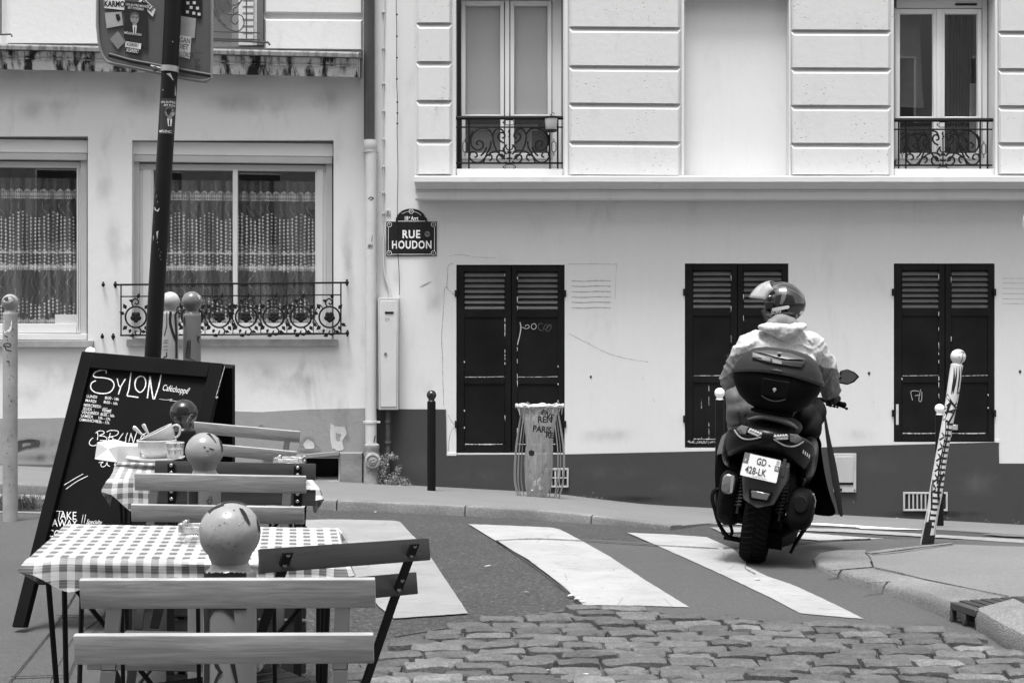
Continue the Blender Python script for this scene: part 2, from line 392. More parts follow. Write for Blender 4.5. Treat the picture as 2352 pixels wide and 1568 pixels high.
# ---------------------------------------------------------------- the ground
def interp(tab, x):
    if x <= tab[0][0]: return tab[0][1]
    if x >= tab[-1][0]: return tab[-1][1]
    for i in range(len(tab) - 1):
        if tab[i][0] <= x <= tab[i + 1][0]:
            (x0, y0), (x1, y1) = tab[i], tab[i + 1]
            m0 = (y1 - (tab[i - 1][1] if i else y0)) / (x1 - (tab[i - 1][0] if i else x0)); m1 = ((tab[i + 2][1] if i + 2 < len(tab) else y1) - y0) / ((tab[i + 2][0] if i + 2 < len(tab) else x1) - x0)
            h = x1 - x0; t = (x - x0) / h
            return (2 * t ** 3 - 3 * t * t + 1) * y0 + (t ** 3 - 2 * t * t + t) * h * m0 + (-2 * t ** 3 + 3 * t * t) * y1 + (t ** 3 - t * t) * h * m1
GT = [(3, .05), (7, .045), (8.15, .03), (10.3, -.09), (12, -.235), (14, -.42), (15.5, -.545), (17, -.66)]
ST = [(5, 0), (7, -.004), (9.4, -.018), (12, -.04), (14, -.052), (17, -.054)]
def Z(x, y): return interp(GT, y) + interp(ST, y) * x
def G(px, py, off=0.0):
    if callable(off):
        v = 0.05
        for _ in range(6): q = G(px, py, v); v = off(q.x, q.y)
        return q
    kx = (px - CX) / F; kz = -(py - YH) / F; lo, hi = 1.0, 1.0
    y = 1.0
    while y < 18 and CZ + kz * y > Z(kx * y, y) + off: y += .1
    lo, hi = y - .1, y
    for _ in range(24):
        m = (lo + hi) / 2
        if CZ + kz * m > Z(kx * m, m) + off: lo = m
        else: hi = m
    return Vector((kx * hi, hi, Z(kx * hi, hi) + off))
def drape(bm, off, step=.25):
    xs = [v.co.x for v in bm.verts]; ys = [v.co.y for v in bm.verts]
    for ax, lo, hi in ((0, min(xs), max(xs)), (1, min(ys), max(ys))):
        k = math.ceil(lo / step) * step
        while k < hi:
            co = Vector((k, 0, 0)) if ax == 0 else Vector((0, k, 0)); no = Vector((1, 0, 0)) if ax == 0 else Vector((0, 1, 0))
            bmesh.ops.bisect_plane(bm, geom=bm.verts[:] + bm.edges[:] + bm.faces[:], plane_co=co, plane_no=no, dist=1e-5); k += step
    for v in bm.verts: v.co.z = Z(v.co.x, v.co.y) + (off(v.co.x, v.co.y) if callable(off) else off)
def HF(x, y):
    t = max(0, min(1, (x - .2) / 1.5)); return .088 - .074 * t * t * (3 - 2 * t)
def HC(x, y): return .022 + .085 * max(0, min(1, (8.25 - y) / 2.3))
def sheet(name, pts, off, m, thick=0, kind='structure', parent=None):
    """a sheet following the ground, pts in plan (x, y)"""
    bm = N(); vs = [bm.verts.new((p[0], p[1], 0)) for p in pts]; es = [bm.edges.new((vs[i], vs[(i + 1) % len(vs)])) for i in range(len(vs))]
    bmesh.ops.triangle_fill(bm, edges=es, use_beauty=True); drape(bm, off)
    if thick:
        be = [e for e in bm.edges if len(e.link_faces) == 1]; r_ = bmesh.ops.extrude_edge_only(bm, edges=be)
        for v in [g for g in r_['geom'] if isinstance(g, bmesh.types.BMVert)]: v.co.z -= thick
    o = obj(name, bm, m, parent); 
    if kind: tag(o, kind=kind)
    return o
def gp(pts, off=0): return [tuple(G(x, y, off)[:2]) for x, y in pts]
# ---------------------------------------------------------------- road, pavements, kerbs, markings, setts
bm = N(); bmesh.ops.create_grid(bm, x_segments=104, y_segments=84, size=1)
for v in bm.verts: v.co.x *= 13; v.co.y = v.co.y * 10.5 + 6.5
for v in bm.verts: v.co.z = Z(v.co.x, v.co.y)
struct('road', bm, asph, smooth=True)
bm = N(); bmesh.ops.create_grid(bm, x_segments=40, y_segments=40, size=200)
for v in bm.verts: v.co.z = -3.2
struct('ground', bm, asph)
sheet('road_patch', gp([(1300, 1236), (1420, 1243), (1560, 1250), (1660, 1262), (1800, 1252), (1960, 1238), (2250, 1240), (2420, 1247), (2700, 1400), (2700, 1600), (1560, 1500), (1352, 1402), (1235, 1300)]), .004, asph2)
def rag(px, step=9, j=.7):
    out = []
    for a, b in zip(px, px[1:] + px[:1]):
        n = max(1, int(math.dist(a, b) / step))
        for i in range(n):
            t = i / n; out.append((a[0] + (b[0] - a[0]) * t + rnd.uniform(-j, j), a[1] + (b[1] - a[1]) * t + rnd.uniform(-j, j) * .4))
    return out
def mark(name, px, m, off=.008): return sheet(name, gp(rag(list(px))), off, m)
mark('crosswalk_stripe', [(690, 1196), (760, 1194), (905, 1197), (918, 1200), (955, 1238), (985, 1275), (1025, 1335), (1075, 1411), (905, 1423), (870, 1395), (730, 1240)], mark_old)
mark('crosswalk_stripe', [(1076, 1205), (1180, 1209), (1268, 1213), (1285, 1217), (1330, 1240), (1400, 1280), (1480, 1333), (1583, 1397), (1460, 1393), (1340, 1392), (1290, 1345), (1215, 1288), (1130, 1238)], white_mark)
mark('crosswalk_stripe', [(1441, 1225), (1540, 1229), (1622, 1235), (1680, 1260), (1713, 1288), (1715, 1302), (1760, 1325), (1815, 1343), (1890, 1377), (1985, 1424), (1900, 1417), (1838, 1411), (1770, 1375), (1650, 1318), (1560, 1277)], white_mark)
def z5(*p): return [(1494.5 + x * .36458, 996.5 + y * .36458) for x, y in p]
mark('crosswalk_stripe', z5((230, 547), (480, 552), (900, 563), (930, 590), (480, 573), (300, 570)), white_mark)
mark('crosswalk_stripe', z5((375, 592), (700, 592), (1200, 600), (1700, 632), (2352, 670), (2352, 692), (1800, 656), (1200, 622), (900, 612), (450, 626)), mark_old)
mark('crosswalk_stripe', z5((640, 632), (900, 622), (1200, 645), (1475, 665), (1060, 675), (800, 655)), white_mark)
mark('tactile_strip', z5((960, 547), (1120, 550), (1250, 562), (1300, 570), (1400, 568), (1600, 573), (1850, 576), (1905, 600), (1700, 607), (1500, 604), (1330, 600), (1290, 590), (1100, 580), (940, 572)), white_bright)
mark('white_marking', [(-60, 1100), (128, 1104), (330, 1112), (330, 1126), (150, 1121), (-60, 1118)], white_mark)
mark('white_marking', [(-60, 1133), (160, 1141), (330, 1147), (330, 1153), (120, 1149), (-60, 1143)], mark_old)
# far pavement in front of the houses: kerb line read from the photograph, dropping flush towards the right
kx = [(-700, 1106), (-300, 1108), (30, 1112), (330, 1124), (700, 1147), (850, 1153), (990, 1159), (1150, 1167), (1300, 1176), (1420, 1184), (1540, 1192)]
kg = gp(kx, .08); far_r = gp([(1700, 1197), (1900, 1203), (2200, 1222), (2352, 1232), (2900, 1262), (3300, 1280)])
back = [(12.9, 16.9), (-12.9, 16.9)]
def offs(pts, d):
    out = []
    for i, p in enumerate(pts):
        a = pts[max(i - 1, 0)]; b = pts[min(i + 1, len(pts) - 1)]; dx, dy = b[0] - a[0], b[1] - a[1]; l = math.hypot(dx, dy)
        out.append((p[0] - dy / l * d, p[1] + dx / l * d))
    return out
kin = offs(kg, .17)
sheet('far_pavement', kin + [(p[0], p[1] + .02) for p in far_r] + back, HF, pave_m, .10)
def kerb(name, outer, inner, top, bot, mt, joint=.95, r=.035, jd=.004, fade=None):
    """a run of kerbstones between two plan lines, each stone with a rounded nose"""
    bm = N(); run = 0
    for i in range(len(outer) - 1):
        L = math.dist(outer[i], outer[i + 1]); n = max(1, round(L / .25))
        for k in range(n):
            t0, t1 = k / n, (k + 1) / n; run += L / n; g0 = 0; g1 = 0
            if run >= joint: run = 0; g1 = .006 / (L / n)
            sect = []
            for t in (t0, t1 - g1):
                o = [outer[i][j] + (outer[i + 1][j] - outer[i][j]) * t for j in (0, 1)]; a = [inner[i][j] + (inner[i + 1][j] - inner[i][j]) * t for j in (0, 1)]
                w_ = math.dist(o, a) or 1; u = ((a[0] - o[0]) / w_, (a[1] - o[1]) / w_); tp = top
                if fade: tp = top * (1 - (i + t) / (len(outer) - 1)) ** .6 if i + t > fade else top
                tp = top(*o) if callable(top) else tp; r = min(.03, tp * .5); z0 = Z(o[0], o[1]); jj = noise.noise(Vector((o[0] * 2.3, o[1] * 2.3, 1))) * jd * 2
                pr = [(0 + jj, bot), (jj, tp - r), (r * .3 + jj, tp - r * .35), (r + jj, tp), (w_, tp), (w_, bot)]
                sect.append([bm.verts.new((o[0] + u[0] * q, o[1] + u[1] * q, (Z(o[0] + u[0] * q, o[1] + u[1] * q)) + z)) for q, z in pr])
            a, b = sect
            for q in range(len(a) - 1): bm.faces.new((a[q], a[q + 1], b[q + 1], b[q]))
            bm.faces.new(a); bm.faces.new(list(reversed(b)))
    return struct(name, bm, mt)
kerb('far_kerb', kg, kin, HF, -.06, granite, 1.0, .03)
# corner pavement on the right, with its wide granite kerb
def zz(*p): return z5(*p)
nose_o = zz((1350, 745), (1160, 748), (1060, 765), (1010, 800), (1040, 850), (1100, 885), (1200, 920), (1330, 965), (1450, 1010), (1600, 1055), (1760, 1125), (1880, 1180))
nose_i = zz((1390, 800), (1385, 800), (1380, 805), (1390, 820), (1395, 838), (1402, 850), (1440, 858), (1560, 882), (1680, 905), (1850, 940), (2050, 985), (2262, 1030))
no_, ni_ = [tuple(G(x, y, 0)[:2]) for x, y in nose_o], [tuple(G(x, y, HC)[:2]) for x, y in nose_i]
def kerb_top(bm, outer, inner, n=4, nose=.035):
    rows = []
    for i in range(len(outer) - 1):
        for k in range(n + (1 if i == len(outer) - 2 else 0)):
            t = k / n; o = Vector(outer[i]).lerp(Vector(outer[i + 1]), t); c = Vector(inner[i]).lerp(Vector(inner[i + 1]), t); W_ = (c - o).length or 1; row = []
            j = noise.noise(Vector((o.x * 3, o.y * 3, 0))) * .01
            for s_, hf in ((0, None), (.008 / W_, .55), (.02 / W_, .85), (nose / W_, 1), (.35, 1), (.65, 1), (1, 1), (1, None)):
                q = o.lerp(c, s_); q = q + (c - o).normalized() * j if s_ < .2 else q
                row.append(bm.verts.new((q.x, q.y, Z(q.x, q.y) + (-.06 if hf is None else HC(q.x, q.y) * hf))))
            rows.append(row)
    for a, b in zip(rows, rows[1:]):
        for q in range(7): bm.faces.new((a[q], a[q + 1], b[q + 1], b[q]))
    bm.faces.new(rows[0]); bm.faces.new(list(reversed(rows[-1])))
bm = N(); kerb_top(bm, no_, ni_)
struct('corner_kerb', bm, granite)
bm = N()    # joints between the kerb stones and along their inner edge
class TopS:
    def __init__(s, off): s.off = off
    def pt(s, px, py, d=0):
        if callable(s.off): return G(px, py, s.off) + Vector((0, 0, .003))
        return G(px, py, s.off + d)
jm = M_('joint_dirt', .012, .95, .3, 20, .3, 50)
def joints(name, lines, off=.05): 
    bm = N()
    for pts, wd in lines: ribbon(bm, TopS(off), smooth_path(pts, 4), wd, .004, rough=.3)
    return struct(name, bm, jm, recalc=True)
joints('kerb_joint', [(z5((1352, 748), (1380, 775), (1392, 800), (1405, 838)), 1.6), (z5((1115, 866), (1240, 852), (1395, 840)), 1.3), (z5((1410, 842), (1560, 874), (1700, 910), (1860, 943), (2060, 985), (2255, 1022)), 1.6), (z5((1340, 945), (1420, 937), (1510, 930)), 1.0)], HC)
# the paved corner itself
cp = [tuple(G(x, y, HC)[:2]) for x, y in z5((1350, 745), (1392, 800), (1402, 850), (1560, 882), (1680, 905), (1850, 940), (2050, 985), (2262, 1030), (2352, 1052), (2700, 1130))]
cp += [(4.6, 4.5), (9, 4.5), (11.5, 9.4), (9.5, 10.4)] + gp(z5((2352, 705), (2100, 698), (1900, 690), (1650, 712)), .022)
sheet('corner_pavement', cp, lambda x, y: HC(x, y) - .003, pave_m, .12)
ks = gp(z5((1350, 742), (1500, 722), (1900, 682), (1905, 690), (1700, 712), (1390, 752)), .024); sheet('corner_kerb_edge', ks, .024, granite)
joints('kerb_joint', [(z5((1395, 750), (1560, 735), (1720, 712), (1905, 689)), 1.2)], .026)
sheet('gravel_strip', gp(z5((2090, 640), (2200, 630), (2352, 632), (2352, 656), (2230, 652))), .012, granite_d)
# kerb run at the bottom right with the drain
k2o = gp(z5((2060, 1240), (2120, 1275), (2200, 1320), (2352, 1400), (2560, 1510)), .0); k2i = [(p[0] + .22, p[1] + .22) for p in k2o]
def kerb3(name, lo, hi, inn, mt, segs=6):
    """kerbstone between its foot line, its nose line and its back line (3-D points)"""
    bm = N(); rows = []
    for i in range(len(lo) - 1):
        for k in range(segs + (1 if i == len(lo) - 2 else 0)):
            t = k / segs; a = lo[i].lerp(lo[i + 1], t); b = hi[i].lerp(hi[i + 1], t); c = inn[i].lerp(inn[i + 1], t)
            o = Vector((noise.noise(a * 4), noise.noise(a * 4 + Vector((9, 0, 0))), noise.noise(a * 5 + Vector((0, 9, 0))))) * .008
            u = (c - b).normalized(); rows.append([bm.verts.new(p) for p in (a - Vector((0, 0, .05)), a + o, a.lerp(b, .75) + o * .6, b - Vector((0, 0, .004)) + u * .012 + o * .3, b + u * .04, b + u * .1, c, c - Vector((0, 0, .15)))])
    for a, b in zip(rows, rows[1:]):
        for q in range(7): bm.faces.new((a[q], a[q + 1], b[q + 1], b[q]))
    bm.faces.new(rows[0]); bm.faces.new(list(reversed(rows[-1]))); return struct(name, bm, mt)
def g3(pts, off): return [G(x, y, off) for x, y in pts]
lo = g3(z5((2045, 1235), (2100, 1268), (2200, 1330), (2352, 1415), (2560, 1520)), 0)
hi = [p + Vector((0, 0, .10)) for p in lo]
inn = [p + Vector((.24, .17, .112)) for p in lo]
kerb3('corner_kerb', lo, hi, inn, granite)
dr = tag(thing('drain', 'cast iron street drain with grating let into the corner kerb', 'drain', tuple(G(*z5((1960, 1200))[0], 0))), None)
q = [G(x, y, 0) for x, y in z5((1884, 1186), (2048, 1240))]; up = Vector((0, 0, .098)); dv = (q[1] - q[0]).normalized(); bk = Vector((-dv.y, dv.x, 0)) * .30; Ld = (q[1] - q[0]).length
bm = N(); o = q[0]
def dp(u, v, w_=0): return o + dv * Ld * u + Vector((0, 0, v)) + bk.normalized() * w_
for u0, u1, v0, v1 in ((0, 1, .062, .098), (0, .08, -.03, .062), (.46, .60, .012, .062), (.94, 1, -.03, .062)): prism(bm, [dp(u0, v0), dp(u1, v0), dp(u1, v1), dp(u0, v1)], bk * .1)
obj('frame', bm, M_('drain_frame', .05, .6, .3, 20, .3, 80), dr, bev=.004)
bm = N(); prism(bm, [dp(0, -.05, .1), dp(1, -.05, .1), dp(1, .06, .1), dp(0, .06, .1)], bk * .5); obj('opening', bm, room, dr)
bm = N(); prism(bm, [dp(0, .088, .03), dp(1.0, .088, .03), dp(1.0, .092, .42), dp(0, .092, .42)], (0, 0, .008)); obj('plate', bm, M_('drain_frame', .05), dr)
bm = N()
for i in range(12):
    u = .03 + .94 * i / 12
    for j in range(6): w0 = .05 + .058 * j; prism(bm, [dp(u, .0965, w0), dp(u + .05, .0965, w0), dp(u + .05, .0965, w0 + .04), dp(u, .0965, w0 + .04)], (0, 0, .006))
obj('grating', bm, M_('drain_iron', .07, .5, .3, 30, .3, 80, metal=.3), dr)
# setts
bm = N()
cb = gp([(700, 1600), (880, 1478), (960, 1455), (1100, 1433), (1240, 1412), (1350, 1402), (1420, 1401), (1560, 1418), (1700, 1428), (1850, 1440), (1975, 1448), (2060, 1437), (2180, 1446), (2320, 1500)])
cbx = cb + [(3.4, 4.0), (4.2, 2.0), (-.3, 2.0), (-.6, 4.6)]
sheet('sett_bed', [(p[0], p[1]) for p in cbx], .012, mortar)
def inside(x, y, pl):
    c = False; n = len(pl)
    for i in range(n):
        (x0, y0), (x1, y1) = pl[i], pl[(i + 1) % n]
        if (y0 > y) != (y1 > y) and x < (x1 - x0) * (y - y0) / (y1 - y0) + x0: c = not c
    return c
def sett(bm, cx, cy, lx, ly, ang, mi, tilt):
    US = (-1, -.955, -.86, -.5, 0, .5, .86, .955, 1); VS = (-1, -.93, -.78, -.3, .3, .78, .93, 1); nx, ny = 8, 7; ca, sa = math.cos(ang), math.sin(ang); gz = []
    sd_ = rnd.uniform(0, 99); h = .040 + rnd.uniform(-.010, .010); tx, ty = tilt
    rag = [rnd.uniform(-.009, .009) for _ in range(4)]
    for j in range(ny + 1):
        r_ = []
        for i in range(nx + 1):
            u = US[i]; v = VS[j]
            e = max(abs(u), abs(v)); x = u * lx / 2; y = v * ly / 2
            # rounded outline in plan, worn edges in height
            rr = 1 - .07 * (abs(u) ** 8) * (abs(v) ** 8)
            x = x * rr + noise.noise(Vector((v * 1.3, sd_, u))) * .007 * abs(u) + rag[0] * v * abs(u); y = y * rr + noise.noise(Vector((u * 1.9, 5, sd_ + v))) * .008 * abs(v) + rag[1] * u * abs(v)
            z = h * (1 - .07 * (u * u + v * v)) - (.045 if e > .99 else (.004 if e > .92 else 0)) + (.006 * noise.noise(Vector((x * 60, y * 60, sd_ + 3))) if e < .99 else 0) + noise.noise(Vector((x * 26, y * 26, sd_))) * .007 + tx * x + ty * y
            X, Y = cx + x * ca - y * sa, cy + x * sa + y * ca
            r_.append(bm.verts.new((X, Y, Z(X, Y) + max(z, .0))))
        gz.append(r_)
    for j in range(ny):
        for i in range(nx):
            f = bm.faces.new((gz[j][i], gz[j][i + 1], gz[j + 1][i + 1], gz[j + 1][i])); f.material_index = mi
setts_m = []
for k, v in enumerate((.07, .09, .115, .15)):
    t = NT('sett_granite_%d' % k); c = t.coord(); a = t.noise(c, 9, 5, .6); b = t.voro(c, 190, 'F1', 'Color'); g = t.nt.nodes.new('ShaderNodeRGBToBW'); t.nt.links.new(b.s, g.inputs[0]); g = E(t.nt, g.outputs[0])
    d = t.noise(c, 60, 4, .7); t.principled((v * ((a - .5) * 1.3 + 1) * ((g - .5) * .6 + 1) * ((d - .5) * 1.6 + 1)).mx(.01), .72, 0, .4, t.bump(d + a * .5, .8, .008)); setts_m.append(t.m)
y = 6.95; row = 0
while y > 2.6:
    x = -1.6 + rnd.uniform(-.1, .1)
    dy = rnd.uniform(.098, .114)
    while x < 4.2:
        l = rnd.uniform(.165, .235) if rnd.random() > .12 else rnd.uniform(.12, .28)
        xc = x + l / 2; arch = -.030 * (xc - 1.3) ** 2 + .035 * math.sin(xc * 1.7 + 1) ; yc = y + arch
        if inside(xc - l * .40, yc + dy * .35, cbx) and inside(xc + l * .40, yc + dy * .35, cbx) and inside(xc, yc - .03, cbx):
            a_ = -.060 * (xc - 1.3) + rnd.uniform(-.05, .05)
            sett(bm, xc, yc + rnd.uniform(-.008, .008), l - rnd.uniform(.003, .012), dy - rnd.uniform(.003, .010), a_, rnd.choices((0, 1, 2, 3), (4, 5, 3, 1))[0], (rnd.uniform(-.03, .03), rnd.uniform(-.06, .06)))
        x += l
    y -= dy; row += 1
struct('cobblestones', bm, setts_m)
# broken edge between asphalt and setts
joints('asphalt_edge_crack', [([(905, 1462), (1000, 1446), (1100, 1430), (1240, 1410), (1340, 1400), (1400, 1399), (1470, 1402), (1560, 1412), (1700, 1422), (1840, 1432), (1960, 1441)], 2.0), ([(1140, 1240), (1215, 1290), (1290, 1347), (1338, 1392), (1352, 1400)], 1.8), ([(1715, 1293), (1712, 1304), (1735, 1316)], 1.2)], .010)
joints('asphalt_seam', [([(1141, 1240), (1220, 1236), (1330, 1240), (1500, 1250), (1650, 1258)], 1.0), ([(1660, 1258), (1800, 1250), (1905, 1240), (2000, 1236)], 1.4)], .009)
# leaf, litter and weeds in the joints are scattered as one mass
def tufts(name, pts, n, h, spread, m, off=0, w_=.004):
    bm = N()
    for (px, py) in pts:
        c = G(px, py, off)
        for _ in range(n):
            a = rnd.uniform(0, 6.28); r_ = rnd.uniform(0, spread); b = Vector((c.x + r_ * math.cos(a), c.y + r_ * .6 * math.sin(a), c.z)); hh = h * rnd.uniform(.4, 1)
            ln = Vector((math.cos(a), math.sin(a), 0)) * hh * rnd.uniform(.1, .9); s_ = Vector((-math.sin(a + 1), math.cos(a + 1), 0)) * w_
            m1 = b + ln * .4 + Vector((0, 0, hh * .65)); t_ = b + ln + Vector((0, 0, hh * rnd.uniform(.6, 1)))
            v = [bm.verts.new(p) for p in (b - s_, b + s_, m1 + s_ * .7, m1 - s_ * .7, t_)]
            bm.faces.new((v[0], v[1], v[2], v[3])); bm.faces.new((v[3], v[2], v[4]))
    return tag(obj(name, bm, m, recalc=False), kind='stuff')
grass_m = M_('grass_blade', .12, .7, .5, 30, 0, 50)
tufts('weeds', [(x, 1166 + rnd.uniform(-4, 3)) for x in range(-20, 92, 7)], 34, .15, .13, grass_m, .02)
o = tufts('weeds', [(905 + i * 12, 1398 + rnd.uniform(-2, 30)) for i in range(0)] + [(1590, 1424), (1108, 1438), (2120, 1448), (2190, 1468), (2170, 1462), (2210, 1475), (1070, 1462), (1120, 1470), (1010, 1500), (1160, 1502), (1800, 1440), (1260, 1418), (940, 1500), (1700, 1440)], 16, .03, .06, grass_m, .01, .002)
bm = N()
for (px, py) in [(1368, 1420), (1395, 1506), (1585, 1470), (1340, 1550), (1470, 1420), (1250, 1540), (930, 1525), (1850, 1560), (1620, 1530), (2010, 1490), (1325, 1375), (1339, 1381), (1364, 1394), (1310, 1368), (1120, 1300), (1740, 1330), (2260, 1440), (1008, 1173), (862, 1176), (2060, 1190), (1210, 1360)]:
    c = G(px, py, .022 if py > 1400 else .012); s_ = rnd.uniform(.006, .016); a = rnd.uniform(0, 3)
    prism(bm, [c + Vector((s_ * math.cos(a + k * 1.57) * (1.6 if k % 2 else 1), s_ * math.sin(a + k * 1.57), .002 * k)) for k in range(4)], (0, 0, .003))
tag(obj('litter', bm, paper), kind='stuff')
# terrace pavement at the left under the tables, with its old kerb line
tr = [(-.10, 1.2), (-.22, 2.3), (-.50, 3.79), (-.85, 5.2), (-1.25, 7.0), (-1.45, 8.0)] + gp([(560, 1205), (430, 1190), (330, 1183), (230, 1180), (120, 1177), (-40, 1174), (-400, 1165), (-900, 1160)], .1) + [(-12, 9), (-12, 1.2)]
sheet('terrace_pavement', tr, .10, terr_m, .14)
sheet('terrace_kerb_edge', gp([(-200, 1171), (0, 1174), (120, 1176), (230, 1179.5), (330, 1182), (330, 1186), (230, 1183), (120, 1180), (0, 1178), (-200, 1176)], .1), .104, granite)
sheet('old_kerb', gp([(196, 1316), (128, 1440), (0, 1600), (-40, 1680), (80, 1680), (118, 1560), (165, 1470), (238, 1415), (250, 1345)], .1), .104, granite_d if False else terr_m)
joints('paving_joint', [([(198, 1318), (150, 1400), (112, 1455), (20, 1568), (-20, 1620)], 2.4), ([(262, 1330), (238, 1420), (190, 1480), (150, 1568), (140, 1600)], 2.2), ([(130, 1412), (238, 1414)], 1.6), ([(25, 1553), (160, 1549)], 1.6), ([(262, 1345), (275, 1350), (300, 1352)], 1.2)], .108)
# ---------------------------------------------------------------- the houses
def wall(bm, pl, x0, y0, x1, y1, holes, d=0.0):
    """the wall's face with its openings cut; holes = (x0, y0, x1, y1, depth)"""
    xs = sorted({x0, x1, *[h[0] for h in holes], *[h[2] for h in holes]}); ys = sorted({y0, y1, *[h[1] for h in holes], *[h[3] for h in holes]})
    for a, b in zip(xs, xs[1:]):
        for c, e in zip(ys, ys[1:]):
            mx_, my_ = (a + b) / 2, (c + e) / 2
            if a < x0 or b > x1 or c < y0 or e > y1 or any(h[0] < mx_ < h[2] and h[1] < my_ < h[3] for h in holes): continue
            poly(bm, [pl.pt(a, c, d), pl.pt(b, c, d), pl.pt(b, e, d), pl.pt(a, e, d)])
    for h in holes:
        f = [pl.pt(h[0], h[1], d), pl.pt(h[2], h[1], d), pl.pt(h[2], h[3], d), pl.pt(h[0], h[3], d)]; b = [p - pl.n * h[4] for p in f]
        for i in range(4): poly(bm, [f[i], f[(i + 1) % 4], b[(i + 1) % 4], b[i]])
    bmesh.ops.remove_doubles(bm, verts=bm.verts, dist=1e-4)
# ===== the right-hand house
A = flat(15.5)
hb = thing('apartment_house', 'pale house with rusticated stone upper storey and black ground floor shutters', 'building', (2, 15.5, -.6))
SH = [(1048, 608, 1297, 1040), (1573, 605, 1811, 1028), (2053, 605, 2285, 1015)]
bm = N(); wall(bm, A, 862, 414, 2960, 1330, [(a, b, c, d, .16) for a, b, c, d in SH]); wall(bm, A, 862, -500, 953, 414, []); obj('wall', bm, plaster, hb, smooth=False)
bm = N()
B = flat(15.32)      # the upper storey stands forward
WN = [(1047, -20, 1294, 408, .30), (1572, -6, 1812, 408, .17), (2053, -14, 2285, 404, .30)]
wall(bm, B, 952, -500, 2960, 414, WN)
poly(bm, [B.pt(952, -500), B.pt(952, 414), B.pt(952, 414) + Vector((0, .18, 0)), B.pt(952, -500) + Vector((0, .18, 0))])
obj('upper_wall', bm, stone, hb, smooth=False)
bm = N(); pbox(bm, B, 1560, -20, 1824, 420, -.30, -.16); obj('niche_back', bm, plaster, hb)
# rusticated blocks
def blocks(x0, x1, ys, sl, nm='rusticated_block'):
    for a, b in zip(ys, ys[1:]):
        bm = N(); a1 = a + 5; q_ = lambda x, y, d: bm.verts.new(B.pt(x, y + (sl * (x - x0) / (x1 - x0)), d) + Vector((0, 0, noise.noise(Vector((x * .05, y * .05, 1))) * .002)))
        F_ = [q_(x0 + 6, a1 + 8, .05), q_(x1 - 6, a1 + 8, .05), q_(x1 - 6, b - 1.5, .05), q_(x0 + 6, b - 1.5, .05)]; G_ = [q_(x0, a1, .012), q_(x1, a1, .012), q_(x1, b, .0), q_(x0, b, .0)]; H_ = [q_(x0, a1, -.02), q_(x1, a1, -.02), q_(x1, b + .5, -.02), q_(x0, b + .5, -.02)]
        bm.faces.new(F_)
        for i in range(4): bm.faces.new((F_[(i + 1) % 4], F_[i], G_[i], G_[(i + 1) % 4])); bm.faces.new((G_[(i + 1) % 4], G_[i], H_[i], H_[(i + 1) % 4]))
        obj(nm, bm, stone, hb, smooth=False)
blocks(956, 1038, [-400, -310, -225, -135, -38, 53, 142, 231, 321, 401], 0)
blocks(1307, 1563, [-400, -310, -220, -118, -26, 62, 151, 237, 324, 402], 2)
blocks(1817, 2046, [-400, -310, -220, -112, -20, 69, 156, 242, 329, 402], 1)
blocks(2293, 2520, [-400, -310, -220, -110, -18, 72, 158, 243, 328, 400], 1)
blocks(2530, 2900, [-400, -310, -220, -110, -18, 72, 158, 243, 328, 400], 1)
# pier edge strips
for x0, x1 in ((1298, 1304), (1566, 1571), (1812.5, 1816), (2286, 2291)):
    bm = N(); pbox(bm, B, x0, -400, x1, 404, 0, .02); obj('pier_edge', bm, stone_trim, hb)
# string course: slab, cove, fillets, fascia
def mould(name, prof, x0, x1, m, parent, base=B, sl=0, n=40):
    """prof = [(py, d)...] swept along the wall"""
    bm = N(); rows = []
    for i in range(n + 1):
        x = x0 + (x1 - x0) * i / n; r_ = []
        for py, d in prof:
            yy = py + sl * i / n; p = base.pt(x, yy, 0); k = (base.pt(x, yy, d)); q = base.pt(x, yy, 0) + base.n * d
            q.z = k.z; q.x = p.x; q.z += noise.noise(Vector((x * .03, py * .01, 3))) * .0035; r_.append(bm.verts.new(q))
        rows.append(r_)
    for a, b in zip(rows, rows[1:]):
        for j in range(len(prof) - 1): bm.faces.new((a[j], a[j + 1], b[j + 1], b[j]))
    bm.faces.new(rows[0]); bm.faces.new(list(reversed(rows[-1]))); obj(name, bm, m, parent)
mould('cornice_slab', [(404, -.02), (406, .30), (417.5, .30), (418, .27), (419, -.02)], 955, 2960, stone_trim, hb)
mould('cornice_cove', [(417, -.01), (418, .26), (422, .20), (426, .165), (432, .15), (434.5, .15), (435, .13), (437, .13), (437.5, .145), (439.5, .145), (440, .125), (441, .125)], 956, 2960, stone_trim, hb)
mould('cornice_fascia', [(440, -.01), (440.5, .135), (456, .14), (460.5, .10), (461, -.16), (450, -.17)], 956, 2960, stone_trim, hb)
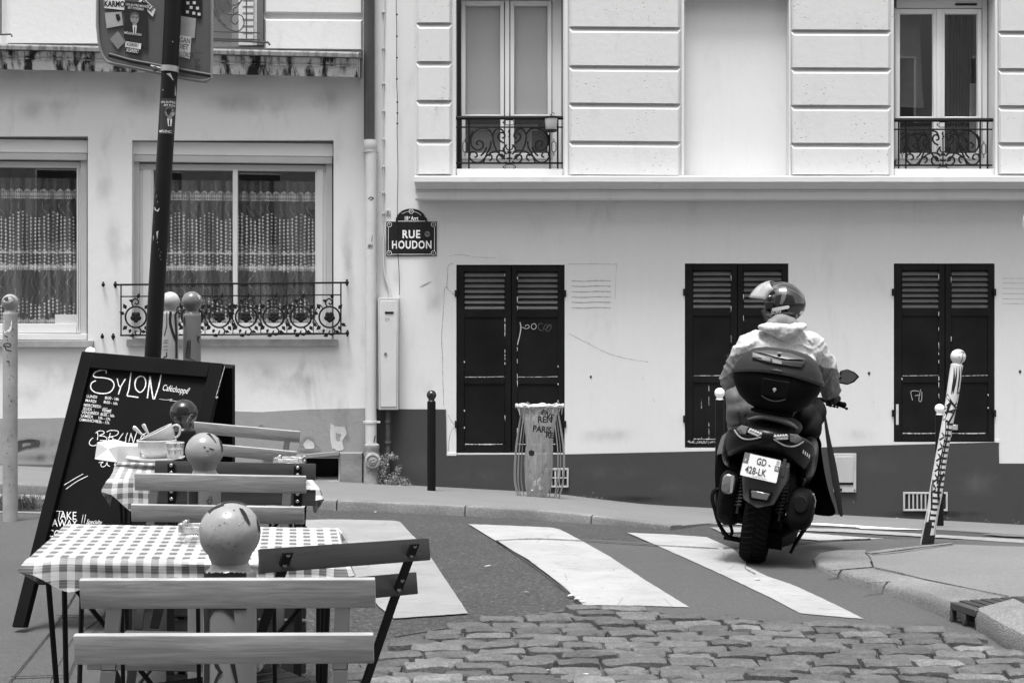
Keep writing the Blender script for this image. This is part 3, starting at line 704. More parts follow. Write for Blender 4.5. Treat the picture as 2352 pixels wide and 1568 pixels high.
# windows of the upper storey
def casement(parent, x0, x1, ytop, panes, rail, ybot, glassmat, back, d=-.22, sl=0):
    wn = thing('window', None, None, B.pt((x0 + x1) / 2, ybot, d)); wparent(wn, parent)
    bm = N(); f0 = x0; f1 = x1
    (a0, a1), (b0, b1) = panes
    for r_ in ((f0, ytop - 34, a0 - 10, ybot), (b1 + 10, ytop - 34, f1, ybot), (a0 - 10, ytop - 34, b1 + 10, ytop - 12), (a0 - 10, ybot - 22, b1 + 10, ybot)): pbox(bm, B, *r_, d - .05, d)
    obj('frame', bm, white_pvc, wn, bev=.004)
    for s0, s1 in panes:
        bm = N()
        for r_ in ((s0 - 9, ytop - 11, s0, ybot - 23), (s1, ytop - 11, s1 + 9, ybot - 23), (s0, ytop - 11, s1, ytop), (s0, ybot - 36, s1, ybot - 23), (s0, rail, s1, rail + 8)): pbox(bm, B, *r_, d - .035, d + .022)
        obj('sash', bm, white_pvc, wn, bev=.004)
        bm = N(); pbox(bm, B, s0, ytop, s1, ybot - 36, d - .022, d - .014); obj('pane', bm, glassmat, wn)
    bm = N(); mid = (panes[0][1] + panes[1][0]) / 2; pbox(bm, B, mid - 5, ytop - 11, mid + 5, ybot - 23, d - .03, d + .036); obj('mullion', bm, white_pvc, wn, bev=.003)
    bm = N(); pbox(bm, B, a0 + 120, ytop - 22, b1 - 20, ytop - 17, d - .01, d + .012) if False else pbox(bm, B, mid + 38, ytop - 24, b1 - 2, ytop - 19.5, d - .01, d + .016); obj('vent', bm, black_metal, wn)
    return wn
w1 = casement(hb, 1060, 1290, 13, ((1069, 1149), (1181, 1258)), 263, 388, frost, room_mid)
bm = N(); pbox(bm, B, 1064, 6, 1262, 262, -.275, -.265); obj('blind', bm, room_mid, w1)
bm = N(); pbox(bm, B, 1064, 286, 1235, 300, -.275, -.268); pbox(bm, B, 1064, 300, 1222, 360, -.29, -.28); obj('blind', bm, M_('lower_blind', .10, .9, .1, 4, 0, 20), w1)
w3 = casement(hb, 2060, 2268, 32, ((2067, 2144), (2170, 2246)), 268, 388, win_glass2, room, d=-.20)
bm = N()     # curtains and furniture glimpsed behind the dark panes
ppoly(bm, B, [(2067, 30), (2112, 30), (2118, 200), (2122, 248), (2067, 246)], -.36, -.355); obj('curtain', bm, M_('grey_curtain', .085, .9, .2, 4, .3, 8), w3)
bm = N(); ppoly(bm, B, [(2228, 192), (2246, 192), (2246, 372), (2226, 372)], -.36, -.35); obj('curtain', bm, M_('pale_panel', .16, .9, .1, 4, 0, 8), w3)
bm = N()
for i in range(9):
    x = 2178 + i * 7; tube(bm, [B.pt(x + rnd.uniform(-1, 1), y, -.42) for y in (34, 120, 200, 300, 372)], .016, 6)
obj('curtain', bm, M_('dim_drape', .03, .9, .3, 4, 0, 8), w3)
for wn_, xa, xb in ((w1, 1047, 1294), (w3, 2053, 2285)):
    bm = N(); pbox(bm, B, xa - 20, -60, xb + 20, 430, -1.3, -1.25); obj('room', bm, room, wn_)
    bm = N(); pbox(bm, B, xa + 1, 388, xb - 1, 409, -.29, -.02); obj('sill', bm, stone_trim, wn_, bev=.006)
bm = N(); pbox(bm, B, 2060, 378, 2268, 389, -.22, -.13); obj('sill', bm, white_pvc, w3)
# wrought-iron window guards
def guard(x0, x1, yt, par, xl=None, s=1.0):
    g = thing('window_guard', None, None, B.pt((x0 + x1) / 2, yt + 135, .0)); wparent(g, par)
    D = -.04; k = (x1 - x0) / 246.0; kv = .98
    def X(u): return x0 + u * k
    def V(v): return yt + v * kv
    bm = N(); ptube(bm, B.pt, [(x0 - 1, V(3)), (x1 + 1, V(3))], 9, D, 8); obj('handrail', bm, iron, g)
    bm = N()
    for v, wd in ((25, 3.6), (109, 4.4), (127.5, 4.2)): ptube(bm, B.pt, [(x0, V(v)), (x1, V(v))], wd, D)
    for u in (12, 30, 216, 234): ptube(bm, B.pt, [(X(u), V(6)), (X(u), V(127))], 4.0, D)
    obj('bars', bm, iron, g)
    bm = N(); C = 123
    for sg in (-1, 1):
        def q(pts): return [(X(C + sg * a), V(b)) for a, b in pts]
        def sp(c, r0, r1, a0, tn): return q(spiral(c, r0, r1, a0, tn))
        # big C scrolls high and low, with curled ends
        S_ = [
            smooth_path([(10, 46), (16, 32), (30, 29), (38, 44), (36, 62), (30, 78), (20, 92), (10, 100)]),
            smooth_path([(38, 44), (48, 30), (66, 28), (80, 36), (88, 50), (88, 66), (80, 76), (68, 78), (60, 70), (62, 60), (70, 56), (76, 62), (71, 67)]),
            smooth_path([(8, 84), (20, 80), (36, 82), (52, 92), (66, 106), (82, 106), (92, 94), (88, 84), (78, 84), (74, 92), (80, 96)]),
            smooth_path([(60, 108), (52, 88), (44, 72), (42, 58)]),
            smooth_path([(90, 92), (92, 74), (91, 50), (84, 36)]),
            smooth_path([(12, 62), (22, 56), (26, 46), (20, 38), (12, 40), (11, 48), (17, 50)]),
            smooth_path([(6, 106), (18, 109), (28, 102), (27, 92), (18, 89), (13, 95), (18, 99)]),
            smooth_path([(6, 66), (12, 72), (14, 80), (6, 88)]),
            smooth_path([(66, 92), (58, 84), (52, 72)]),
            smooth_path([(46, 104), (40, 98), (42, 90), (48, 92)])]
        for s_ in S_: ptube(bm, B.pt, q(s_), 4.2, D, 5)
        # little spindles in the side frames
        ptube(bm, B.pt, q([(102, 52), (102, 58), (97, 62), (97, 80), (102, 84), (102, 92)]), 2.2, D, 5); ptube(bm, B.pt, q([(102, 58), (107, 62), (107, 80), (102, 84)]), 2.2, D, 5)
    for pts, wd in (([(123, 30), (123, 108)], 3.0), ([(123, 30), (121, 36), (125, 42), (121, 48)], 3), ([(113, 66), (117, 76), (123, 80), (129, 76), (133, 66)], 3), ([(116, 98), (130, 98)], 4), ([(118, 84), (128, 84)], 6)):
        ptube(bm, B.pt, [(X(a), V(b)) for a, b in pts], wd, D)
    for vy in (14, 118):
        ptube(bm, B.pt, [(X(a), V(b)) for a, b in ((108, vy), (114, vy - 5), (114, vy + 5), (108, vy))], 2.6, D); ptube(bm, B.pt, [(X(a), V(b)) for a, b in ((138, vy), (132, vy - 5), (132, vy + 5), (138, vy))], 2.6, D)
        ptube(bm, B.pt, [(X(114), V(vy - 6)), (X(132), V(vy - 6))], 2, D); ptube(bm, B.pt, [(X(114), V(vy + 6)), (X(132), V(vy + 6))], 2, D)
    obj('scrollwork', bm, iron, g)
    return g
guard(1047, 1293, 268, hb); guard(2053, 2279, 273, hb)
# ground-floor shutters
def shutter_pair(x0, y0, x1, y1, par, paint=1, boards=False):
    mid = (x0 + x1) / 2 + 2; lv = []
    bm = N(); pbox(bm, A, x0 - 8, y0 - 8, x1 + 8, y1 + 8, -.30, -.155); obj('opening', bm, room, par)
    for k, (a, b) in enumerate(((x0 + 1.5, mid - .8), (mid + .8, x1 - 1.5))):
        s_ = thing('shutter', None, None, A.pt((a + b) / 2, y1, -.01)); wparent(s_, par); W_ = b - a
        la, lb = a + 17 - k * 4, b - 14 + (k - 1) * 0; lt, lbm = y0 + 16, y0 + 103
        if k: la, lb = a + 13, b - 14
        bm = N()
        for r_ in ((a, y0 + 2, la, y1 - 2), (lb, y0 + 2, b, y1 - 2), (la, y0 + 2, lb, lt), (la, lbm, lb, lbm + 18), (la, y0 + 258, lb, y0 + 274), (la, y1 - 20, lb, y1 - 2)): pbox(bm, A, *r_, -.050, -.008)
        obj('frame', bm, shutter_m, s_, bev=.004)
        bm = N(); pbox(bm, A, la, lbm + 18, lb, y0 + 258, -.045, -.022); pbox(bm, A, la, y0 + 274, lb, y1 - 20, -.045, -.022)
        if boards:
            for i in range(1, 3): x = la + (lb - la) * i / 3; pbox(bm, A, x - .8, y0 + 276, x + .8, y1 - 22, -.022, -.018)
        obj('panel', bm, shutter_m, s_, bev=.002)
        nl = 7
        for i in range(nl):
            ya = lt + (lbm - lt) * (i + .12) / nl; yb = lt + (lbm - lt) * (i + .78) / nl; bm = N()
            p = [A.pt(la + 1, ya, -.045), A.pt(lb - 1, ya, -.045), A.pt(lb - 1, yb, -.010), A.pt(la + 1, yb, -.010)]
            prism(bm, p, (0, .0, -.010)); obj('louvre', bm, shutter_l, s_)
        bm = N(); pbox(bm, A, la, lt, lb, lbm, -.075, -.07); obj('backing', bm, room, s_)
        for yy in (y0 + 66, y1 - 66):
            bm = N(); xx = a - 2 if k == 0 else b + 2; pbox(bm, A, xx - 3, yy - 8, xx + 3, yy + 8, -.006, .024); obj('hinge', bm, black_metal, s_, bev=.004)
        lv.append((s_, la, lb, lt, lbm, a, b))
        # chips of bare paint along the panel edges
        if paint:
            bm = N(); xe = lb if k == 0 else la
            for _ in range(9):
                yy = rnd.uniform(y0 + 8, y1 - 20); stain(bm, A.pt, [(xe - .9, yy), (xe + rnd.uniform(.1, 1.1), yy + 1), (xe + .6, yy + rnd.uniform(4, 22)), (xe - .5, yy + rnd.uniform(4, 16))], -.0065)
            for _ in range(4):
                yy = rnd.uniform(y0 + 200, y1); xx = rnd.choice((la, lb)); stain(bm, A.pt, [(xx - 1, yy), (xx + 1.4, yy + .4), (xx + 1, yy + 5), (xx - 1, yy + 3)], -.0065)
            ribbon(bm, A, smooth_path([(la + 2, y0 + 258 + rnd.uniform(-1, 1)), ((la + lb) / 2, y0 + 257.4), (lb - 1, y0 + 256.6)]), .8, -.0065, rough=.8)
            ribbon(bm, A, smooth_path([(la + 2, y1 - 20.5), ((la + lb) / 2, y1 - 20), (lb - 6, y1 - 20.6)]), 1.5, -.0065, rough=.8)
            obj('chipped_paint', bm, flake, s_, recalc=False)
    return lv
L1 = shutter_pair(*SH[0], hb); L2 = shutter_pair(*SH[1], hb, boards=True); L3 = shutter_pair(*SH[2], hb)
def z4(*p): return [(796.25 + x * .36458, 551.25 + y * .36458) for x, y in p]
bm = N()     # scratched tag on the first pair
ribbon(bm, A, z4((1092, 518), (1098, 545), (1096, 570), (1088, 610), (1080, 640), (1076, 660)), 2.0, -.006, rough=.3)
ribbon(bm, A, smooth_path(z4((1092, 548), (1108, 550), (1128, 558), (1148, 552), (1146, 536), (1130, 536), (1124, 546))), 1.2, -.006)
ribbon(bm, A, smooth_path(z4((1186, 524), (1168, 532), (1164, 552), (1180, 562), (1194, 548), (1190, 530), (1178, 526))), 1.2, -.006)
ob = obj('scratched_writing', bm, M_('scratch', .45, .9), L1[1][0], recalc=False)
bm = N()
ribbon(bm, A, smooth_path(z4((1236, 528), (1216, 526), (1206, 545), (1216, 566), (1238, 570))), 1.2, -.006)
ribbon(bm, A, smooth_path(z4((1262, 530), (1248, 540), (1240, 560), (1254, 562), (1272, 545), (1284, 532), (1288, 552), (1272, 574), (1258, 570), (1262, 548), (1276, 530))), 1.2, -.006)
obj('scratched_writing', bm, M_('faint_scratch', .09, .9), L1[1][0], recalc=False)
def z2(*p): return [(1494.5 + x * .36458, 581.9 + y * .36458) for x, y in p]
bm = N()
ribbon(bm, A, smooth_path(z2((1650, 925), (1640, 885), (1642, 868), (1662, 864), (1690, 868))), 1.1, -.018)
ribbon(bm, A, smooth_path(z2((1665, 895), (1690, 892), (1700, 890))), 1.1, -.018)
ribbon(bm, A, smooth_path(z2((1702, 855), (1694, 885), (1690, 925), (1700, 932), (1708, 915), (1708, 870))), 1.1, -.018)
obj('scratched_writing', bm, M_('scratch', .45, .9), L3[0][0], recalc=False)
bm = N(); rect(bm, A, 2058, 928, 2064, 975, -.004); obj('latch_scar', bm, flake, L3[0][0], recalc=False)
bm = N(); pbox(bm, A, 2188, 975, 2200, 987, -.005, .012); obj('handle', bm, M_('latch_steel', .5, .4, metal=.6), L3[1][0], bev=.003)
# plinth painted dark, stepped below the first window
pc = [(862, 939), (1024, 940), (1026, 1044), (1300, 1043), (1700, 1034), (2000, 1023), (2294, 1015), (2295, 1064), (2960, 1066), (2960, 1330), (862, 1330)]
bm = N(); f = poly(bm, [A.pt(x, y, .012) for x, y in pc]); r_ = bmesh.ops.extrude_face_region(bm, geom=[f])
for v in r_['geom']:
    if isinstance(v, bmesh.types.BMVert): v.co.y += .012
bmesh.ops.triangulate(bm, faces=bm.faces[:]); obj('plinth', bm, plinth_dark, hb, smooth=False)
bm = N()
for r_ in ((1026, 1040, 1048, 1046), (2286, 1010, 2296, 1016)): pbox(bm, A, *r_, 0, .016)
obj('plinth_edge', bm, stone_trim, hb)
# vents and meter hatch in the plinth
def vent(x0, y0, x1, y1, n, cross):
    v = thing('wall_vent', None, None, A.pt((x0 + x1) / 2, y1, .012)); wparent(v, hb)
    bm = N(); pbox(bm, A, x0, y0, x1, y1, .012, .020); obj('backing', bm, room, v)
    bm = N(); fr = 4
    for r_ in ((x0, y0, x1, y0 + fr), (x0, y1 - fr, x1, y1), (x0, y0 + fr, x0 + fr, y1 - fr), (x1 - fr, y0 + fr, x1, y1 - fr)): pbox(bm, A, *r_, .012, .036)
    for i in range(1, n): x = x0 + fr + (x1 - x0 - 2 * fr) * i / n; pbox(bm, A, x - 1.7, y0 + fr, x + 1.7, y1 - fr, .014, .032)
    if cross: yy = (y0 + y1) / 2; pbox(bm, A, x0 + fr, yy - 1.2, x1 - fr, yy + 1.2, .016, .034)
    obj('grille', bm, M_('vent_paint', .42, .6, .2, 6, .2, 50), v, bev=.002)
vent(1254, 1075, 1306, 1119, 5, True); vent(2075, 1130, 2177, 1173, 10, False)
vv = thing('gas_hatch', None, None, A.pt(1940, 1129, .012)); wparent(vv, hb)
bm = N(); pbox(bm, A, 1915, 1041, 1967, 1130, .012, .04); obj('frame', bm, M_('vent_paint', .42, .6), vv, bev=.004)
bm = N(); pbox(bm, A, 1920, 1048, 1960, 1108, .04, .052); obj('door', bm, M_('hatch_paint', .40, .5), vv, bev=.004)
bm = N(); pbox(bm, A, 1922, 1108, 1960, 1113, .04, .048); pbox(bm, A, 1926, 1121, 1934, 1127, .04, .046); obj('slot', bm, black_metal, vv)
bm = N(); q = A.pt(1963, 1125, .042); lathe(bm, [(.008, 0), (.008, .006), (.004, .008)], 12, T(*q) @ RX(90)); obj('lock', bm, black_metal, vv)
# ghost of louvres left in the plaster, cracks, fixings
im_ = M_('dusty_imprint', .36, .9, .3, 20, .2, 50)
for i, yy in enumerate((645, 657, 669.5, 682, 694, 706.5)): bm = N(); ribbon(bm, A, smooth_path([(1313, yy), (1340, yy + 1), (1370, yy - .3), (1403, yy + .4)]), 2.4, .0015, rough=.3); obj('louvre_imprint', bm, im_, hb, recalc=False)
bm = N(); ribbon(bm, A, [(1300, 607), (1350, 606), (1418, 607)], 1.2, .0015, rough=.5); obj('louvre_imprint', bm, im_, hb, recalc=False)
bm = N(); ribbon(bm, A, [(1416, 609), (1414, 650), (1413, 688)], .6, .0015, rough=.5); obj('louvre_imprint', bm, im_, hb, recalc=False)
for yy in (639, 650, 662, 674, 686, 697): bm = N(); ribbon(bm, A, [(2302, yy), (2360, yy + .6)], 1.0, .0015, rough=.4); obj('louvre_imprint', bm, im_, hb, recalc=False)
# soft grime patches on the plaster, each an irregular thin film with its own outline
def grime(pl, par, cx, cy, rx, ry, m, d=.0012):
    bm = N(); n = 26; c0 = rnd.uniform(0, 50); pts = [(cx + rx * math.cos(k * 6.283 / n) * (1 + .5 * noise.noise(Vector((math.cos(k * 6.283 / n) * 1.5, math.sin(k * 6.283 / n) * 1.5, c0)))), cy + ry * math.sin(k * 6.283 / n) * (1 + .5 * noise.noise(Vector((math.cos(k * 6.283 / n) * 1.5, math.sin(k * 6.283 / n) * 1.5, c0 + 9))))) for k in range(n)]
    cv = bm.verts.new(pl.pt(cx, cy, d)); rv = [bm.verts.new(pl.pt(x, y, d)) for x, y in pts]; uvl = bm.loops.layers.uv.new('UVMap')
    for i in range(n):
        f = bm.faces.new((cv, rv[i], rv[(i + 1) % n]))
        for lp, u in zip(f.loops, (1, 0, 0)): lp[uvl].uv = (u, .5)
    obj('grime', bm, m, par, recalc=False)
def m_grime(v, amt):
    t = NT('grime_film_%g_%g' % (v, amt)); u = t.xyz(t.tc.outputs['UV'])[0]; n_ = t.noise(t.coord('Object', (1.6, 1.6, .8)), 2.6, 5, .6, .2); a = u.ramp(0, 1.0) * n_.ramp(.25, .80) * amt
    t.principled(v, .95, 0, .05, None, alpha=a); return t.m
gw = m_grime(.16, .30); gp_ = m_grime(.20, .35); gd = m_grime(.02, .7)
for (x, y, a_, b_) in ((1000, 690, 30, 50), (1400, 1000, 90, 26), (1960, 1000, 70, 20), (985, 880, 22, 50), (910, 640, 16, 40)): grime(A, hb, x, y, a_, b_, gw)
for (x, y, a_, b_) in ((1100, 1090, 80, 22), (1400, 1085, 90, 26), (1560, 1120, 80, 24), (2010, 1070, 60, 40), (2240, 1110, 70, 40), (960, 1060, 50, 40)): grime(A, hb, x, y, a_, b_, gp_, .0135)
for (x, y, a_, b_) in ((1200, 1130, 120, 9), (1450, 1145, 140, 10), (2150, 1180, 160, 10), (980, 1120, 70, 9)): grime(A, hb, x, y, a_, b_, gd, .0145)
bm = N()
ribbon(bm, A, smooth_path(z4((668, 145), (640, 165), (636, 230), (632, 295), (655, 325), (688, 350)), 5), .9, .0015, rough=.6)
ribbon(bm, A, smooth_path(z4((632, 296), (616, 310), (612, 400), (604, 520), (598, 620), (604, 740), (606, 880), (612, 1040)), 5), .9, .0015, rough=.6)
ribbon(bm, A, smooth_path(z4((1400, 590), (1520, 650), (1640, 710), (1760, 745), (1900, 768)), 5), .55, .0015, rough=.6)
ribbon(bm, A, smooth_path(z4((645, 100), (720, 92), (820, 108), (940, 112)), 5), .6, .0015, rough=.6)
ribbon(bm, A, smooth_path(z4((640, 1100), (660, 1140), (680, 1160)), 5), .8, .0015, rough=.6)
ribbon(bm, A, smooth_path(z4((690, 1170), (660, 1200), (645, 1260), (642, 1330)), 5), .8, .0015, rough=.6)
ribbon(bm, A, smooth_path(z4((250, 890), (340, 893), (430, 897)), 5), .8, .0015, rough=.6) if False else None
obj('cracks', bm, M_('crack_line', .16, .95), hb, recalc=False)  # grey lines along the plaster cracks
bm = N()
for (x, y, r_) in ((1357, 865, .016), (1996, 857, .02), (2343, 853, .02), (1477, 869, .004)): ball(bm, A.pt(x, y, 0), r_ * .8, .012, r_, 8)
obj('wall_fixing', bm, M_('rust_fixing', .05, .8), hb)
bm = N()
for i in range(3): ribbon(bm, A, smooth_path(z4(*[(x, y + i * 3) for x, y in ((460, 295), (500, 275), (535, 258))])), 1.2, .0015, taper=True)
for (x, y, l) in ((1500, 915, 9), (2005, 920, 6), (1960, 1150, 5), (1395, 1165, 8)): ribbon(bm, A, [(x, y), (x + l * .4, y + l)], 1.0, .0145 if y > 1045 else .0015, taper=True)
obj('scuff_marks', bm, M_('scuff', .30, .9), hb, recalc=False)
# ===== the left-hand house, turned a few degrees towards the camera at its left end
LN = Vector((.100, -1, 0)).normalized(); LO = flat(15.5).pt(850, 745)
C_ = Pl(LO, LN)
lb_ = thing('plaster_house', 'stained rendered house with lace curtained windows and dirty balcony ledge', 'building', (-4, 15.3, -.4))
WL = [(303, 322, 766, 782, .26), (-260, 313, 202, 783, .26)]
bm = N(); wall(bm, C_, -1300, -500, 866, 1330, WL + [(697, 1052, 778, 1104, .5)]); obj('wall', bm, plaster_old, lb_, smooth=False)
bm = N(); poly(bm, [C_.pt(866, -500), C_.pt(866, 1330), C_.pt(866, 1330, -1), C_.pt(866, -500, -1)]); obj('side_wall', bm, plaster_old, lb_, smooth=False)
# ledge
mould('ledge_slab', [(80, -.02), (81, .40), (84, .42), (92, .42), (94, .38), (95, -.02)], -900, 833, ledge_top, lb_, C_, 40)
mould('ledge_cornice', [(94, -.01), (95, .34), (104, .33), (110, .31), (111.5, .335), (113, .335), (114, .31), (128, .29), (138, .28), (139, -.02)], -900, 829, cornice_m, lb_, C_, 40)
# upper wall rustication behind the ledge and the upper window with guard
def lblock(x0, x1, a, b, sl=2):
    bm = N(); pchamf(bm, C_, x0, a, x1, b, 0, .05, 5, a + sl, b + sl); bmesh.ops.subdivide_edges(bm, edges=bm.edges[:], cuts=2, use_grid_fill=True); obj('rendered_block', bm, plaster_old, lb_, smooth=False)
for a, b in ((-140, -50), (-40, 32), (42, 116)): lblock(606, 834, a, b)
for a, b in ((-140, -12), (-6, 104)): lblock(14, 420, a, b)
for (x0, x1) in ((470, 598),):
    uw = thing('window', None, None, C_.pt(540, 120, .05)); wparent(uw, lb_)
    bm = N(); pbox(bm, C_, 470, -200, 606, 108, .005, .02); obj('frame', bm, M_('grey_frame', .2, .6), uw)  # mid grey window frame
    bm = N(); pbox(bm, C_, 478, -200, 532, 98, .02, .03); obj('pane', bm, win_glass, uw)
    bm = N(); pbox(bm, C_, 478, -200, 532, 98, .012, .018); obj('curtain', bm, M_('pale_curtain', .40, .9), uw)
    bm = N()
    for i in range(14): pbox(bm, C_, 556, -100 + i * 15, 582, -91 + i * 15, .04, .06)
    pbox(bm, C_, 548, -200, 590, 104, .02, .035)
    obj('louvre', bm, white_pvc, uw)
    bm = N(); pbox(bm, C_, 590, -200, 604, 104, .02, .08); obj('shutter', bm, M_('grey_shutter', .11, .6), uw)
    g = thing('window_guard', None, None, C_.pt(540, 100, .3)); wparent(g, lb_)
    bm = N(); s_ = C_.pt
    for y_ in (74, 90): ptube(bm, s_, [(470, y_ - 2), (598, y_ + 2)], 3.2, .2)
    ptube(bm, s_, [(470, 92), (560, 95), (616, 98), (620, 104)], 5, .2); ptube(bm, s_, [(566, -60), (566, 92)], 3, .2)
    for pts in (smooth_path([(490, -40), (496, 20), (515, 60), (545, 72), (560, 58), (556, 38), (538, 34), (530, 46), (540, 56), (548, 48)]), smooth_path([(520, -60), (512, -20), (530, 10), (548, 8), (560, -10), (552, -30)]), smooth_path([(500, -20), (508, 20), (528, 34), (548, 28)]), smooth_path([(486, 10), (500, 44), (520, 60)]), smooth_path([(560, -10), (548, 12), (536, 22), (538, 34)])): ptube(bm, s_, pts, 2.8, .2)
    obj('scrollwork', bm, M_('grey_iron', .06, .6), g)  # iron in a lighter grey than the other guards
bm = N(); ptube(bm, C_.pt, [(-60, 80), (6, 80), (25, 79), (28, 85)], 4, .2); ptube(bm, C_.pt, [(2, -100), (2, 80)], 4, .05); obj('guard_end', bm, M_('grey_iron', .06, .6), lb_)
# big windows with roller boxes
def bigwin(x0, x1, yt, yb, gl, mull, boxy, split=None):
    wn = thing('window', None, None, C_.pt((x0 + x1) / 2, yb, -.1)); wparent(wn, lb_)
    s_ = (x1 - x0) * .012
    bm = N(); pbox(bm, C_, x0 + 1, yt + 3, x1 - 1, yt + 33, -.20, -.075, 5); obj('roller_box', bm, white_pvc, wn, bev=.006)
    bm = N(); pbox(bm, C_, x0 + 3, yt + 33, x1 - 3, yt + 49, -.20, -.085, 5); obj('box_flange', bm, grey_pvc, wn, bev=.003)
    bm = N()
    pbox(bm, C_, x0 + 3, yt + 49, x0 + 17, yb - 2, -.20, -.13); pbox(bm, C_, x1 - 17, yt + 52, x1 - 3, yb - 2, -.20, -.13)
    pbox(bm, C_, x0 + 17, yt + 54, x1 - 17, yt + 68, -.22, -.155, 4)
    obj('guide_rail', bm, grey_pvc, wn, bev=.003)
    bm = N(); g0, g1 = gl
    for r_ in ((x0 + 17, yt + 66, g0, yb - 18), (g1, yt + 66, x1 - 17, yb - 18), (g0, yb - 40, g1, yb - 18)): pbox(bm, C_, *r_, -.23, -.165)
    for r_ in ((x0 + 24, yt + 68, g0 - 4, yb - 24), (g1 + 4, yt + 68, x1 - 24, yb - 24)): pbox(bm, C_, *r_, -.165, -.153)
    obj('frame', bm, white_pvc, wn, bev=.004)
    if mull:
        bm = N(); pbox(bm, C_, mull - 5.5, yt + 68, mull + 5.5, yb - 38, -.23, -.15); obj('mullion', bm, white_pvc, wn, bev=.003)
    bm = N(); pbox(bm, C_, g0, yt + 67, g1, yb - 40, -.215, -.210); obj('pane', bm, win_glass, wn)
    # net curtain with folds; UV: u metres across, v 0..1 up
    bm = N(); uvl = bm.loops.layers.uv.new('UVMap'); nx = int((g1 - g0) / 1.6); a = C_.pt(g0 - 2, yb - 36, -.27); b = C_.pt(g1 + 2, yb - 36, -.27); h = (C_.pt(g0, yt + 66, -.27) - a).z
    U = (b - a).length; cols = []
    for i in range(nx + 1):
        t = i / nx; u = t * U; f_ = .022 * math.sin(u * 21 + 1.5 * math.sin(u * 5)) + .010 * math.sin(u * 57 + 2 * math.sin(u * 9))
        cols.append((u + .25 * abs(f_) , [bm.verts.new(a.lerp(b, t) + Vector((0, 0, h * k / 6)) + LN * f_ * (.5 + .5 * (1 - k / 6))) for k in range(7)]))
    for (u0, c0), (u1, c1) in zip(cols, cols[1:]):
        for k in range(6):
            f = bm.faces.new((c0[k], c1[k], c1[k + 1], c0[k + 1]))
            for lp, uv in zip(f.loops, ((u0, k / 6), (u1, k / 6), (u1, (k + 1) / 6), (u0, (k + 1) / 6))): lp[uvl].uv = uv
    obj('net_curtain', bm, lace, wn, recalc=False)
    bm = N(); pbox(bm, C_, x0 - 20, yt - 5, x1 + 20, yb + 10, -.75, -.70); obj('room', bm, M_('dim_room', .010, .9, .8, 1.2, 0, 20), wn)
    bm = N(); pbox(bm, C_, x0 + 3, yb - 18, x1 - 3, yb - 4, -.24, -.06, 2); obj('sill', bm, white_pvc, wn, bev=.006)
    return wn
wa = bigwin(303, 766, 322, 782, (352, 724), 540, 0)
wb = bigwin(-260, 202, 314, 783, (-230, 176), -40, 0)
bm = N(); pbox(bm, C_, 126, 722, 176, 744, -.208, -.207); obj('notice', bm, M_('notice_paper', .5, .7), wb)
bm = N(); pbox(bm, C_, 290, 779, 777, 796, -.05, .07, 0); obj('window_sill', bm, sill_m, lb_, bev=.006)
bm = N(); pbox(bm, C_, -300, 782, 213, 798, -.05, .07, 0); obj('window_sill', bm, sill_m, lb_, bev=.006)
# iron guard of roses across the big window
g = thing('balcony_guard', None, None, C_.pt(530, 770, .12)); wparent(g, lb_)
bm = N(); s_ = C_.pt; D = .13
for y_, wd in ((651, 4.6), (681, 3.0), (770, 4.2)): ptube(bm, s_, [(276 if y_ != 651 else 262, y_ + (3 if y_ == 651 else 0)), (783 if y_ == 681 else 797, y_ - (2 if y_ == 651 else 4))], wd, D)
ptube(bm, s_, [(278, 654), (278, 771)], 3.4, D); ptube(bm, s_, [(783, 650), (783, 767)], 3.4, D)
for x in (471, 535, 599, 659, 720): ptube(bm, s_, [(x, 651), (x, 769)], 2.0, D)
obj('bars', bm, iron, g)
bm = N()
for x, y in ((265, 654), (797, 649), (260, 773), (798, 765)):
    c = C_.pt(x, y, D); ball(bm, c, .022, .022, .026, 10); ball(bm, c + Vector((0, 0, .03)), .014, .014, .008, 8); ball(bm, c - Vector((0, 0, .03)), .014, .014, .008, 8)
    tube(bm, [c, C_.pt(x, y, 0)], .012, 6)
obj('finial', bm, iron, g)
bm = N()
for x, y in ((237, 654), (235, 773)):
    c = C_.pt(x, y, .05); ball(bm, c, .02, .02, .024, 10); ball(bm, c + Vector((0, 0, .028)), .012, .012, .008, 8); tube(bm, [c, C_.pt(x, y, 0)], .010, 6)
obj('iron_stud', bm, iron, lb_)
def leaf(bm, x, y, a, l):
    l *= 1.25
    ca, sa = math.cos(a), math.sin(a); pts = [(0, 0), (l * .4, -l * .34), (l, 0), (l * .4, l * .34)]
    prism(bm, [C_.pt(x + u * ca - v * sa, y + u * sa + v * ca, D + .008) for u, v in pts], LN * -.012)
